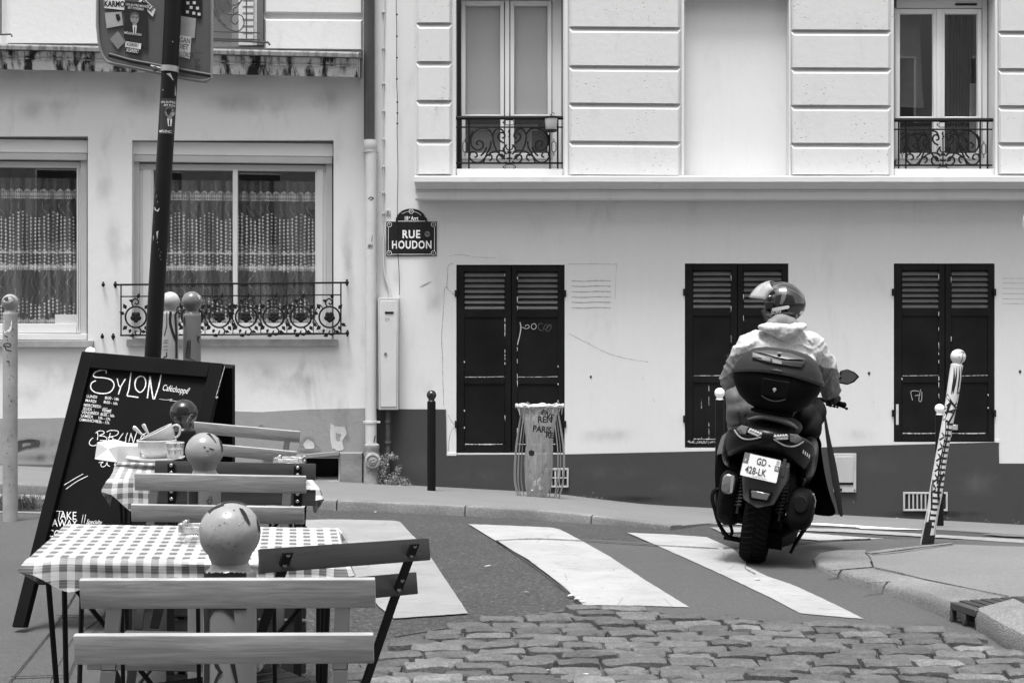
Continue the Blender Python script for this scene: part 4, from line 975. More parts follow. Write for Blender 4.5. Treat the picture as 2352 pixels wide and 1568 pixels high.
def rose(k, cx, first=False):
    bm = N(); cy = 728; r_ = 24
    ptube(bm, s_, [(cx + r_ * math.cos(a * .2618), cy + r_ * math.sin(a * .2618)) for a in range(25)], 4.2, D, 6)
    c = C_.pt(cx, cy, D); ball(bm, c, .028, .02, .028, 10)
    for q in range(5):
        a = q * 1.257 + .3; ball(bm, C_.pt(cx + 7 * math.cos(a), cy + 7 * math.sin(a), D + .004), .030, .016, .030, 8)
    ptube(bm, s_, smooth_path([(cx - 5, cy - 23), (cx - 9, cy - 33), (cx - 2, cy - 42), (cx + 6, cy - 36), (cx + 3, cy - 29), (cx - 2, cy - 32)]), 3.6, D, 5)
    ptube(bm, s_, smooth_path([(cx + 5, cy + 23), (cx + 12, cy + 31), (cx + 8, cy + 41), (cx - 1, cy + 38), (cx + 1, cy + 31)]), 3.6, D, 5)
    for (u, v, a, l) in ((-26, -6, 3.6, 11), (-22, -18, 4.2, 12), (20, -18, 5.4, 12), (27, 14, .6, 11), (-20, 20, 2.4, 12), (4, -42, 5.0, 11), (-6, -36, 3.4, 9), (12, 32, .3, 10), (-2, 40, 2.8, 11), (20, 20, 1.0, 11), (-12, 27, 1.9, 9)): leaf(bm, cx + u, cy + v, a, l)
    obj('rose_scroll', bm, iron, g)
for k, cx in enumerate((312, 380, 441, 504, 565, 628, 691, 757)): rose(k, cx)
bm = N()
for a, b in ((441, 504), (504, 565), (565, 628), (628, 691), (691, 757), (312, 380)):
    ptube(bm, s_, smooth_path([(a + 20, 745), (a + 30, 722), (b - 24, 700), (b - 16, 708)]), 2.4, D, 5); ptube(bm, s_, smooth_path([(a + 20, 712), (a + 32, 735), (b - 22, 752)]), 2.4, D, 5)
obj('stems', bm, iron, g)
# plinth of the left house: grey render, broken patches, cellar opening, corner stone
pl_ = [(-1300, 955), (40, 961), (200, 958), (420, 950), (540, 944), (600, 946), (700, 940), (840, 937), (866, 937), (866, 1049), (697, 1052), (697, 1104), (866, 1104), (866, 1330), (-1300, 1330)]
bm = N(); vs = [bm.verts.new(C_.pt(x, y, .012)) for x, y in pl_]; es = [bm.edges.new((vs[i], vs[(i + 1) % len(vs)])) for i in range(len(vs))]; bmesh.ops.triangle_fill(bm, edges=es)
es = [e for e in bm.edges if len(e.link_faces) == 1]; r_ = bmesh.ops.extrude_edge_only(bm, edges=es)
for v in r_['geom']:
    if isinstance(v, bmesh.types.BMVert): v.co -= LN * .012
obj('plinth', bm, plinth_grey, lb_, smooth=False)
bm = N(); pbox(bm, C_, 690, 1045, 785, 1112, -.5, -.45); obj('cellar_opening', bm, room, lb_)
bm = N()
prism(bm, [C_.pt(x, y, .05) for x, y in ((600, 1050), (700, 1043), (778, 1036), (780, 1046), (700, 1053), (620, 1056))], LN * -.06); prism(bm, [C_.pt(x, y, .04) for x, y in ((690, 1103), (778, 1105), (778, 1112), (690, 1113))], LN * -.05)
obj('cellar_lintel', bm, rubble, lb_, bev=.006)
bm = N(); pchamf(bm, C_, 779, 1037, 835, 1120, 0, .09, 4); bmesh.ops.subdivide_edges(bm, edges=bm.edges[:], cuts=5, use_grid_fill=True)
for v in bm.verts: v.co += Vector((0, -1, 0)) * noise.noise(v.co * 9) * .012
obj('corner_stone', bm, rubble, lb_, smooth=True)
# fallen render
def chip(pts, m, dd=.016):
    bm = N(); c = (sum(p[0] for p in pts) / len(pts), sum(p[1] for p in pts) / len(pts)); sp_ = smooth_path(list(pts) + [pts[0]], 4)
    sp_ = [(x + rnd.uniform(-1, 1), y + rnd.uniform(-1, 1)) for x, y in sp_[:-1]]
    cv = bm.verts.new(C_.pt(*c, dd - .006)); rv = [bm.verts.new(C_.pt(x, y, dd)) for x, y in sp_]
    for i in range(len(rv)): bm.faces.new((cv, rv[i], rv[(i + 1) % len(rv)]))
    obj('fallen_render', bm, m, lb_, recalc=False)
def zc(*p): return [(477.75 + x * .1328, 955.5 + y * .1328) for x, y in p]
def zd(*p): return [(x * .36458, 551.25 + y * .36458) for x, y in p]
chip(zd((2083, 1155), (2110, 1172), (2170, 1180), (2182, 1220), (2160, 1260), (2160, 1320), (2110, 1318), (2085, 1290)), cream)
chip(zd((1875, 1320), (1890, 1270), (1940, 1235), (1975, 1250), (1990, 1285), (2020, 1320), (1960, 1330)), rubble)
chip(zd((1910, 1285), (1940, 1255), (1980, 1280), (1975, 1310), (1925, 1312)), cream, .02)
chip(zd((1612, 1195), (1650, 1160), (1680, 1205)), rubble)
chip(zd((90, 1270), (170, 1255), (245, 1260), (240, 1300), (170, 1310), (90, 1330)), M_('dark_damp', .05, .9, .4, 8, .8, 30))
bm = N(); f = [C_.pt(x, y, .035) for x, y in ((-600, 1064), (200, 1066), (480, 1072), (700, 1112), (860, 1125), (860, 1150), (-600, 1100))]; prism(bm, f, LN * -.04); obj('wall_footing', bm, m_plaster('dirty_footing', .13, .7, rough_b=.8), lb_)
for (x, y, a_, b_) in ((330, 220, 90, 60), (240, 400, 30, 120), (560, 240, 150, 40), (760, 230, 60, 50), (260, 560, 30, 90), (100, 250, 110, 40), (700, 880, 110, 40), (600, 860, 60, 50), (800, 600, 24, 150), (120, 860, 90, 50), (70, 900, 60, 30)): grime(C_, lb_, x, y, a_, b_, gw)
for (x, y, a_, b_) in ((620, 1000, 60, 30), (740, 1000, 60, 30), (100, 1010, 80, 30), (560, 985, 40, 24)): grime(C_, lb_, x, y, a_, b_, m_grime(.45, .5), .0135)
for (x, y, a_, b_) in ((640, 1040, 120, 10), (110, 1050, 110, 14), (80, 1020, 60, 22)): grime(C_, lb_, x, y, a_, b_, gd, .0145)
# ===== unseen building behind the camera, added tall to block low sky and give reflections
ob_ = thing('unseen_building', 'tall unseen building behind the viewer, added to block low sky light', 'building', (0, -5.5, 0))
Q = flat(-5.5)
bm = N(); W_ = []
for ix in range(-5, 6):
    for iz in range(4): W_.append((ix * 2.6 - .55, iz * 3.2 + 3.6))
xs = sorted({-15, 15, *[w_[0] for w_ in W_], *[w_[0] + 1.1 for w_ in W_]}); zs = sorted({-1, 17.5, *[w_[1] for w_ in W_], *[w_[1] + 1.9 for w_ in W_]})
for a, b in zip(xs, xs[1:]):
    for c, e in zip(zs, zs[1:]):
        if any(w_[0] <= (a + b) / 2 <= w_[0] + 1.1 and w_[1] <= (c + e) / 2 <= w_[1] + 1.9 for w_ in W_): continue
        poly(bm, [(a, -5.5, c), (b, -5.5, c), (b, -5.5, e), (a, -5.5, e)])
obj('wall', bm, plaster_old, ob_, smooth=False, recalc=False)
bm = N()
for x, z in W_: poly(bm, [(x, -5.7, z), (x + 1.1, -5.7, z), (x + 1.1, -5.7, z + 1.9), (x, -5.7, z + 1.9)])
obj('window_row', bm, M_('dark_room', .012), ob_, recalc=False)
# ---------------------------------------------------------------- street furniture and fixtures on the walls
NB = 0
def wall_thing(name, label, cat, px, py, d=0.0, group=None, pl=None):
    return thing(name, label, cat, tuple((pl or A).pt(px, py, d)), group)
# rain pipe between the houses
dp_ = wall_thing('drainpipe', 'rain pipe between the two houses, dark above and white below', 'drainpipe', 853, 1120, .1)
def vp(px, py0, py1, wd, m, nm, par, d=.10, n=20):
    bm = N(); a = A.pt(px, py0, d); b = A.pt(px, py1, d); s_ = (A.pt(px + 1, py0, d) - a).length; tube(bm, [a, a.lerp(b, .5), b], wd * s_ / 2, n); return obj(nm, bm, m, par)
vp(848, -500, 326, 25, pipe_dark, 'upper_pipe', dp_); vp(852, 340, 1022, 26, pipe_w, 'lower_pipe', dp_)
bm = N(); k = 15.4 / F
lathe(bm, [(14 * k, 0), (15.5 * k, 0), (16 * k, -8 * k), (16 * k, -18 * k), (14 * k, -22 * k), (13.5 * k, -26 * k)], 24, T(*A.pt(850.5, 322, .10))); obj('collar', bm, pipe_w, dp_)
bm = N(); lathe(bm, [(13.2 * k, 0), (14.4 * k, -1 * k), (14.4 * k, -6 * k), (13.2 * k, -7 * k)], 24, T(*A.pt(850.5, 344, .10))); pbox(bm, A, 833, 346, 868, 350, .02, .10); obj('clamp', bm, grey_pvc, dp_)
bm = N(); lathe(bm, [(13.4 * k, 0), (14.6 * k, -.5 * k), (14.6 * k, -5 * k), (13.4 * k, -6 * k)], 24, T(*A.pt(852, 966, .10))); pbox(bm, A, 834, 967, 873, 971, .06, .12); obj('clamp', bm, pipe_w, dp_)
rust = M_('flaked_cast_iron', .26, .8, .55, 9, .8, 30, bd=.01)
bm = N(); lathe(bm, [(13 * k, 0), (17 * k, -3 * k), (18 * k, -10 * k), (16 * k, -14 * k), (17.5 * k, -22 * k), (16 * k, -34 * k), (17 * k, -60 * k), (18.5 * k, -75 * k), (19 * k, -105 * k)], 26, T(*A.pt(854, 1018, .12))); obj('socket', bm, rust, dp_)
bm = N(); lathe(bm, [(18 * k, 0), (19 * k, .01), (17 * k, .035), (14 * k, .04), (13 * k, .028), (9 * k, .03), (9 * k, .042), (3 * k, .045), (0, .05)], 28, T(*A.pt(856.5, 1058, .20)) @ RX(90)); obj('access_cap', bm, rust, dp_)
bm = N()
for i in range(4): a = i * 1.57 + .5; q = A.pt(856.5 + 4 * math.cos(a), 1058 + 4 * math.sin(a), .247); ball(bm, q, .012, .006, .012, 8)
obj('lever', bm, rust, dp_)
bm = N(); stain(bm, A.pt, [(845, 575), (857, 574), (856, 585), (844, 586)], .186) if False else None
cs_ = cyl_surf(*A.pt(852, 600, .10)[:2], 13 * k)
for i in range(5): ribbon(bm, cs_, [(846 + i * 2.3, 560 + i % 2), (845 + i * 2.5, 572)], 1.1, .0015, rough=.5)
ribbon(bm, cs_, [(845, 566), (856, 565)], 1, .0015); ribbon(bm, cs_, smooth_path([(846, 458), (851, 453), (858, 456), (850, 460)]), 2, .0015); ribbon(bm, cs_, smooth_path([(862, 1000), (860, 1008), (859, 1016)]), 2, .0015)
ribbon(bm, cs_, [(855, 540), (854, 555)], 1.2, .0015, rough=.5)
obj('pen_marks', bm, ink, dp_, recalc=False)
# dark secondary pipe below the meter box
sp2 = wall_thing('drainpipe', 'thin dark iron pipe under the white meter cabinet', 'drainpipe', 892, 1110, .08)
vp(891.5, 930, 1130, 11, M_('rust_dark', .05, .8, .5, 8, .4, 40), 'pipe', sp2, .09, 12)
bm = N()
for yy in (965, 1013): lathe(bm, [(5.5 * k, 0), (7.5 * k, -1 * k), (7.5 * k, -5 * k), (5.5 * k, -6 * k)], 14, T(*A.pt(891.5, yy, .09)))
obj('collar', bm, M_('rust_dark', .05), sp2)
# meter cabinet
mc = wall_thing('meter_cabinet', 'tall narrow white utility cabinet fixed on the wall', 'utility cabinet', 893, 941, 0)
cabm = M_('cabinet_paint', .50, .55, .05, 5, .35, 120, bd=.01)
bm = N(); pbox(bm, A, 869, 684, 915, 941, .0, .16); obj('body', bm, M_('cabinet_side', .40, .6), mc, bev=.006)
bm = N(); pbox(bm, A, 874, 690, 911, 934, .16, .168); obj('door', bm, cabm, mc, bev=.004)
bm = N(); pbox(bm, A, 884, 715.5, 904, 720.5, .168, .175); obj('slot', bm, black_metal, mc, bev=.002)
bm = N(); lathe(bm, [(.016, 0), (.016, .012), (.008, .016), (0, .016)], 14, T(*A.pt(885.5, 812, .168)) @ RX(90)); obj('lock', bm, midgrey, mc)
bm = N(); text(bm, A, 'EA', 883.5, 736, 11, 0, .170, .02); obj('embossed_mark', bm, M_('cabinet_side', .40), mc, recalc=False)
bm = N(); ptube(bm, A.pt, [(887, -500), (885.5, -100), (884, 0), (881, 120), (880, 260), (880.5, 400), (880.5, 520), (881, 570)], 2.2, .02, 6); 
bm2 = bm; ptube(bm2, A.pt, smooth_path([(881, 540), (881, 612), (886, 640), (893, 660), (897, 684)]), 5.5, .03, 8)
cb1 = wall_thing('cable', 'pale cable clipped down the wall beside the rain pipe into the cabinet', 'cable', 881, 684); obj('line', bm, pipe_w, cb1)
bm = N()
for yy in (28, 111, 192, 255, 320, 383, 443, 490, 546): pbox(bm, A, 877, yy - 2, 884, yy + 2, .0, .03)
obj('clip', bm, grey_pvc, cb1, bev=.003)
cb2 = wall_thing('cable', 'thin black cable hanging in front of the blue street sign edge'.replace('blue ', ''), 'cable', 917, 678)
bm = N(); ptube(bm, A.pt, smooth_path([(911, -300), (910, 0), (911, 60), (911, 180), (913, 235), (912, 300), (913, 340), (914, 400), (912.5, 480), (912, 560), (916, 610), (918, 678)]), 1.5, .05, 6)
for yy in (34, 84, 133, 182, 235, 260, 284): ball(bm, A.pt(911.5 if yy < 200 else 912.5, yy, .05), .012, .012, .012, 8)
obj('line', bm, ink, cb2)
dk = wall_thing('disc_marker', 'small square survey marker above the street sign', 'marker', 891, 487)
bm = N(); pbox(bm, A, 886, 481, 897, 494, 0, .014); obj('plate', bm, grey_pvc, dk, bev=.004)
bm = N(); text(bm, A, 'E', 888.6, 491.5, 9, 0, .016, .03); obj('letter', bm, midgrey, dk, recalc=False)
# street sign
ss = wall_thing('street_sign', 'dark enamel street name sign with an arched top on the wall', 'street sign', 945, 588, 0)
sgm = M_('sign_enamel', .012, .22, .15, 4, .02, 30, coat=.3)
bm = N(); ppoly(bm, A, [(887, 509), (1003, 509), (1003, 588), (887, 588)], 0, .012); obj('plate', bm, sgm, ss, bev=.002)
arc = [(909, 509), (909, 501)] + [(944 + 33.5 * math.cos(math.pi * (1 - t / 14)) * (1 if True else 0), 504 - 25 * math.sin(math.pi * t / 14)) for t in range(1, 14)] + [(980, 501), (982, 509)]
bm = N(); ppoly(bm, A, arc, 0, .012); obj('arched_head', bm, sgm, ss, bev=.002)
enam = M_('white_enamel', .78, .3, .03, 9, 0, 30)
bm = N(); text(bm, A, 'RUE', 923.5, 546.5, 25.5, 0, .0135, .026, .84, space=1.14); text(bm, A, 'HOUDON', 899.5, 570.5, 25, 0, .0135, .026, .745, space=1.14)
obj('lettering', bm, enam, ss, recalc=False)
bm = N(); text(bm, A, '18', 928, 505.5, 12.5, 0, .0135, .02, .8); text(bm, A, 'e', 939, 501, 7, 0, .0135, .02, .8); text(bm, A, 'Arrt', 944, 505.5, 12.5, 0, .0135, .02, .74); obj('lettering', bm, enam, ss, recalc=False)
bm = N()
ribbon(bm, A, [(899, 584), (992, 584)], 1.1, .0135); ribbon(bm, A, [(998, 522), (998, 576)], 1.1, .0135); ribbon(bm, A, [(892, 522), (892, 576)], .9, .0135); ribbon(bm, A, [(914, 508), (977, 508)], 1.2, .0135)
ribbon(bm, A, [(922 + 0, 489.5)] + [(944 + 27 * math.cos(math.pi * (1 - t / 12)), 505 - 20 * math.sin(math.pi * t / 12)) for t in range(3, 11)], .7, .0135)
for cx, cy in ((894.5, 516), (995.5, 515.5), (894, 581), (995.5, 581)): ribbon(bm, A, [(cx + 5.2 * math.cos(a * .45), cy + 5.2 * math.sin(a * .45)) for a in range(15)], 1.0, .0135)
ribbon(bm, A, [(944.5 + 5 * math.cos(a * .45), 485.5 + 5 * math.sin(a * .45)) for a in range(15)], 1.1, .0135)
obj('border_line', bm, enam, ss, recalc=False)
bm = N()
for cx, cy in ((894.5, 516), (995.5, 515.5), (894, 581), (995.5, 581), (944.5, 485.5)): ball(bm, A.pt(cx, cy, .012), .011, .006, .011, 10)
obj('screw', bm, M_('screw_steel', .3, .4), ss)
bm = N(); q = A.pt(981.5, 537.5, .013); lathe(bm, [(.033, 0), (.033, .002)], 20, T(*q) @ RX(90)); obj('sticker', bm, M_('grey_sticker', .16, .5), ss)
bm = N(); ribbon(bm, A, smooth_path([(976, 537), (979, 535), (981, 539), (984, 536), (987, 538)]), 1.4, .0165); obj('sticker_mark', bm, ink, ss, recalc=False)
# flower pot hung on the guard of the first window
fp = thing('flower_pot', 'pale pot with a withered plant hung on the first window guard', 'flower pot', tuple(B.pt(1267, 300, .03)))
k2 = 15.3 / F
bm = N(); lathe(bm, [(11 * k2, 0), (12.5 * k2, 3 * k2), (14.5 * k2, 28 * k2), (14.5 * k2, 30 * k2), (12 * k2, 30 * k2), (11 * k2, 26 * k2), (0, 26 * k2)], 20, T(*B.pt(1266, 300, .04))); obj('pot', bm, M_('pale_pot', .42, .6), fp)
bm = N(); lathe(bm, [(0, -2 * k2), (8 * k2, -2 * k2), (16 * k2, 1 * k2), (16 * k2, 3 * k2), (9 * k2, 0)], 20, T(*B.pt(1266, 302, .04))); obj('saucer', bm, black_metal, fp)
bm = N(); lathe(bm, [(15 * k2, 0), (15.6 * k2, .5 * k2), (15.6 * k2, 4 * k2), (14.8 * k2, 4.5 * k2)], 20, T(*B.pt(1266, 273, .04))); ptube(bm, B.pt, [(1251, 268), (1251, 275)], 3, .03); obj('bracket', bm, black_metal, fp)
bm = N()
for pts in (((1264, 272), (1266, 264), (1270, 259), (1274, 262)), ((1266, 272), (1265, 265), (1262, 262)), ((1268, 272), (1272, 266), (1275, 268))): ptube(bm, B.pt, smooth_path(pts), 1.8, .04, 5)
obj('plant', bm, M_('dry_stem', .12, .8), fp)
# ivy growing at the foot of the pipes
lf = M_('ivy_leaf', .10, .6, .5, 20, 0, 40); lf2 = M_('pale_leaf', .30, .6, .5, 20, 0, 40)
iv = thing('ivy', 'straggling ivy at the foot of the dark pipe', 'plant', tuple(A.pt(900, 1120, .1)))
bm = N(); bmp = N(); stems = N()
def leafq(bm, c, s_):
    u = Vector((rnd.uniform(-1, 1), rnd.uniform(-1, .2), rnd.uniform(-1, 1))).normalized(); n_ = Vector((rnd.uniform(-.7, .7), -1, rnd.uniform(-.1, .9))).normalized(); v = n_.cross(u).normalized(); u = v.cross(n_)
    poly(bm, [c, c + u * s_ * .5 + v * s_ * .45, c + u * s_ * .7 + v * s_ * .1, c + u * s_ * 1.1, c + u * s_ * .6 - v * s_ * .2, c + u * s_ * .4 - v * s_ * .5])
for pts in (((884, 1120), (882, 1085), (886, 1060), (895, 1045), (908, 1050)), ((884, 1120), (895, 1100), (908, 1090), (917, 1072)), ((884, 1118), (900, 1112), (925, 1110), (945, 1118)), ((880, 1112), (876, 1090), (872, 1070), (877, 1048)), ((890, 1120), (908, 1104), (920, 1100), (935, 1108))):
    ptube(stems, A.pt, smooth_path(pts), 1.0, .16, 5)
    for x, y in smooth_path(pts, 9):
        for _ in range(7): leafq(bm if rnd.random() < .9 else bmp, A.pt(x + rnd.uniform(-7, 7), y + rnd.uniform(-6, 6), rnd.uniform(.10, .24)), rnd.uniform(.012, .024))
for _ in range(260):
    x = 878 + 72 * rnd.random() ** 1.4; y = 1126 - (rnd.random() ** 1.6) * 48 * max(0, 1 - (x - 878) / 80); leafq(bm if rnd.random() < .9 else bmp, A.pt(x, y, rnd.uniform(.05, .3)), rnd.uniform(.010, .024))
obj('stem', stems, lf, iv); obj('foliage', bm, lf, iv, recalc=False); obj('foliage', bmp, lf2, iv, recalc=False)
bm = N()
for (px, py, n) in ((985, 1126, 26), (1010, 1132, 30), (1032, 1130, 30), (1062, 1135, 22), (1330, 1140, 30), (1350, 1142, 22), (1375, 1141, 20), (1120, 1137, 12), (1240, 1142, 14), (2170, 1186, 10), (2260, 1194, 10), (2330, 1200, 10)):
    for _ in range(n):
        c = A.pt(px + rnd.gauss(0, 11), py + 4 - abs(rnd.gauss(0, 5)), rnd.uniform(.02, .10)); leafq(bm, c, rnd.uniform(.012, .03))
tag(obj('weeds', bm, M_('wall_weed', .055, .7, .6, 30, 0, 40), recalc=False), kind='stuff')
# ---- bollards
R0 = 1.0
def bollard(px, py, Y, dia, label, body, head, base=None, cap=None, group='street bollards', lean=0, sink=0, wd=.87):
    """ball centre at photograph position; dia = ball diameter in px there"""
    c = P(px, py, Y); r = dia / 2 * Y / F; zb = base if base is not None else Z(c.x, c.y) + (.08 if Y > 12 else .1) - sink
    t = thing('bollard', label, 'bollard', (c.x, c.y, zb), group); h = c.z - zb; W_ = r * wd
    M = T(c.x, c.y, zb)
    ang = [-90 + i * 9 for i in range(21)]
    hd = [(r * .62, -1.22 * r), (r * .60, -1.0 * r)] + [(r * math.cos(R(a)), r * math.sin(R(a))) for a in ang if math.cos(R(a)) * 1 > .0 and a > -54] + [(0, r)]
    hd[0] = (r * .80, -1.28 * r); hd.insert(1, (r * .66, -1.16 * r)); hd[2] = (r * .59, -1.0 * r)
    bm = N(); lathe(bm, [(a, b + h) for a, b in hd], 40, M); o1 = obj('ball_head', bm, head, t)
    bm = N(); lathe(bm, [(W_, -.05), (W_, h - 1.50 * r), (W_, h - 1.42 * r), (W_ * .93, h - 1.28 * r), (r * .5, h - 1.26 * r)], 32, M); o2 = obj('post', bm, body, t)
    return t, c, r, W_
gloss = M_('glazed_paint', .27, .22, .2, 5, .04, 40, coat=.35); gloss_b = M_('glossy_black', .010, .25, .2, 5, .03, 40, coat=.35); wball = M_('white_ball', .80, .35, .04, 5, .05, 40)
postg = M_('painted_post', .19, .45, .15, 8, .05, 40); blk = M_('bollard_black', .006, .5, .3, 5, .1, 60, spec=.15)
greyb = M_('grey_ball', .42, .4, .25, 9, .05, 40); pale = M_('pale_post', .34, .5, .25, 7, .1, 30)
b1, c1, r1, w1_ = bollard(528, 1222, 2.33, 140, 'nearest bollard with a grey glazed ball behind the front chair', postg, gloss, wd=.86)
S1 = sphere_surf(c1, r1); bm = N()
def zt(*p): return [(x * .36458, 996.5 + y * .36458) for x, y in p]
ribbon(bm, S1, smooth_path(zt((1312, 492), (1340, 468), (1385, 448), (1410, 440))), 5, .0012, rough=.3)
ribbon(bm, S1, smooth_path(zt((1400, 432), (1455, 424), (1510, 430), (1560, 446))), 3.2, .0012, rough=.4)
stain(bm, S1, zt((1506, 462), (1530, 470), (1552, 500), (1572, 545), (1580, 568), (1565, 566), (1540, 530), (1518, 488)), .0015)
stain(bm, S1, zt((1615, 520), (1628, 545), (1640, 590), (1638, 625), (1630, 600), (1622, 560)), .0012)
obj('painted_mark', bm, ink, b1, recalc=False)
def chips(S_, cx, cy, r_, n, par, m):
    bm = N()
    for _ in range(n):
        a, q = rnd.uniform(0, 6.28), r_ * math.sqrt(rnd.random()) * .85; x, y = cx + q * math.cos(a), cy + q * math.sin(a); s_ = rnd.uniform(.6, 2.0) * r_ / 70
        stain(bm, S_, [(x + s_ * math.cos(k) * rnd.uniform(.5, 1.5), y + s_ * math.sin(k) * rnd.uniform(.4, 1.2)) for k in (0, 1, 2.1, 3.2, 4.3, 5.3)], .0006)
    for _ in range(n // 4):
        x, y = cx + rnd.uniform(-.6, .6) * r_, cy + rnd.uniform(-.6, .6) * r_; ribbon(bm, S_, [(x, y), (x + rnd.uniform(-.2, .2) * r_, y + rnd.uniform(.05, .2) * r_)], .7 * r_ / 70, .0006, taper=True)
    obj('paint_chips', bm, m, par, recalc=False)
chips(S1, 528, 1222, 70, 34, b1, M_('paint_scuff', .10, .7)); chips(S1, 520, 1200, 60, 14, b1, M_('paint_scuff_light', .5, .7))
bm = N(); Cc = cyl_surf(c1.x, c1.y, w1_)
for r_ in ((-1.5, -.12), (.7, .3)): pass
def cpatch(bm, Cs, x0, y0, x1, y1, d=.0015, n=12, jag=0):
    for i in range(n):
        a = x0 + (x1 - x0) * i / n; b = x0 + (x1 - x0) * (i + 1) / n; j0 = rnd.uniform(-jag, jag); poly(bm, [Cs(a, y0 + j0, d), Cs(b, y0 + j0, d), Cs(b, y1, d), Cs(a, y1, d)])
xl = c1.x - w1_
px_l = CX + (c1.x - w1_ * .995) / c1.y * F; px_r = CX + (c1.x + w1_ * .995) / c1.y * F
cpatch(bm, Cc, px_l, 1314, px_l + 98, 1400, n=20, jag=1.5); cpatch(bm, Cc, px_l, 1400, px_l + 12, 1600)
stain(bm, Cc, zt((1330, 1090), (1480, 1085), (1470, 1110), (1478, 1170), (1440, 1130), (1400, 1105), (1340, 1110), (1300, 1190), (1290, 1300), (1280, 1090)), .002)
stain(bm, Cc, zt((1290, 1440), (1370, 1440), (1390, 1480), (1405, 1500), (1370, 1530), (1350, 1600), (1280, 1600)), .002); stain(bm, Cc, zt((1448, 1440), (1480, 1440), (1500, 1560), (1488, 1580)), .002)
obj('painted_mark', bm, ink, b1, recalc=False)
b2, c2, r2, w2_ = bollard(469.5, 1035.5, 3.79, 86, 'second bollard, grey ball with two black brush strokes behind the folded chair', postg, gloss)
S2 = sphere_surf(c2, r2); bm = N()
def zb_(*p): return [(208.25 + x * .1328, 955.5 + y * .1328) for x, y in p]
stain(bm, S2, zb_((2000, 298), (2062, 290), (2100, 340), (2150, 410), (2182, 470), (2140, 430), (2070, 350)), .0012)
ribbon(bm, S2, smooth_path(zb_((2215, 380), (2250, 450), (2275, 540), (2278, 620))), 4, .0012, taper=True)
ribbon(bm, S2, smooth_path(zb_((1950, 530), (1975, 540), (1985, 548))), 4, .0012, taper=True); ribbon(bm, S2, smooth_path(zb_((2040, 550), (2100, 570), (2150, 580))), 3, .0012, taper=True); ribbon(bm, S2, zb_((1990, 600), (2050, 605)), 2, .0012, taper=True)
C2s = cyl_surf(c2.x, c2.y, w2_); xl2 = CX + (c2.x - w2_ * .99) / c2.y * F
cpatch(bm, C2s, xl2, 1100, xl2 + 22, 1300)
ribbon(bm, C2s, smooth_path([(480, 1141), (486, 1141), (486, 1153), (480, 1156), (477, 1149), (482, 1142)]), 1.4, .002); ribbon(bm, C2s, [(473, 1150), (485, 1147)], 1.4, .002); ribbon(bm, C2s, smooth_path([(478, 1160), (482, 1156), (486, 1161)]), 1.4, .002)
obj('painted_mark', bm, ink, b2, recalc=False)
b3, c3, r3, w3_ = bollard(422, 948, 5.17, 63, 'third bollard, glossy black ball in front of the blackboard', blk, gloss_b)
bm = N(); S3 = sphere_surf(c3, r3); C3s = cyl_surf(c3.x, c3.y, w3_)
ribbon(bm, S3, smooth_path(zd((1222, 1106), (1208, 1120), (1196, 1138), (1190, 1160))), 14, .0012, rough=.15); obj('painted_mark', bm, gloss, b3, recalc=False)
b4, c4, r4, w4_ = bollard(391, 691, 7.05, 42, 'pale bollard with black brush lines directly right of the sign pole', pale, greyb, base=.12)
bm = N(); C4 = cyl_surf(c4.x, c4.y, w4_)
ribbon(bm, C4, zd((1118, 450), (1105, 470), (1112, 600), (1112, 745)), 5, .0015); ribbon(bm, C4, zd((1050, 450), (1050, 540), (1035, 600)), 1.6, .0015); ribbon(bm, C4, smooth_path(zd((1075, 450), (1072, 520), (1095, 600), (1115, 640))), 6, .0015)
for yy in (630, 645, 668, 690): ribbon(bm, C4, smooth_path(zd((1026, yy + 6), (1045, yy), (1062, yy + 3))), 1.3, .0015, taper=True)
ribbon(bm, C4, smooth_path(zd((1048, 705), (1048, 730), (1035, 735), (1030, 745))), 2.5, .0015); obj('painted_mark', bm, ink, b4, recalc=False)
b5, c5, r5, w5_ = bollard(441, 692, 7.15, 46, 'grey bollard with a painted keyboard shape right of the pale one', M_('grey_post', .16, .45, .15, 7, .05, 30), M_('dark_grey_ball', .14, .3, .3, 9, .03, 40, coat=.3), base=.12)
bm = N(); C5s = cyl_surf(c5.x, c5.y, w5_)
ribbon(bm, C5s, zd((1178, 640), (1200, 630), (1196, 735), (1170, 728), (1182, 640)), 1.6, .0015)
for i in range(8): ribbon(bm, C5s, zd((1178, 650 + i * 10), (1196, 648 + i * 10)), 1.5, .0015)
ribbon(bm, C5s, zd((1160, 480), (1162, 545)), 5, .0015, taper=True); ribbon(bm, C5s, smooth_path(zd((1235, 605), (1255, 612), (1245, 625), (1258, 650))), 4, .0015, taper=True); ribbon(bm, C5s, zd((1170, 735), (1230, 760)), 1.4, .0015)
obj('painted_mark', bm, ink, b5, recalc=False); bm = N(); S5 = sphere_surf(c5, r5); stain(bm, S5, zd((1240, 338), (1262, 352), (1274, 385), (1258, 372), (1248, 355)), .0012); obj('painted_mark', bm, paper, b5, recalc=False)
b6, c6, r6, w6_ = bollard(23.5, 694, 9.0, 37.5, 'worn pale bollard with an eye painted on its ball at the left edge', M_('worn_pale_post', .30, .5, .3, 5, .15, 20), M_('eye_ball', .26, .35, .12, 5, .03, 40, coat=.3))
bm = N(); S6 = sphere_surf(c6, r6); C6 = cyl_surf(c6.x, c6.y, w6_)
stain(bm, S6, smooth_path(zd((18, 385), (40, 362), (70, 358), (92, 378), (70, 392), (40, 395), (18, 385)))[:-1], .0012); obj('painted_eye', bm, paper, b6, recalc=False)
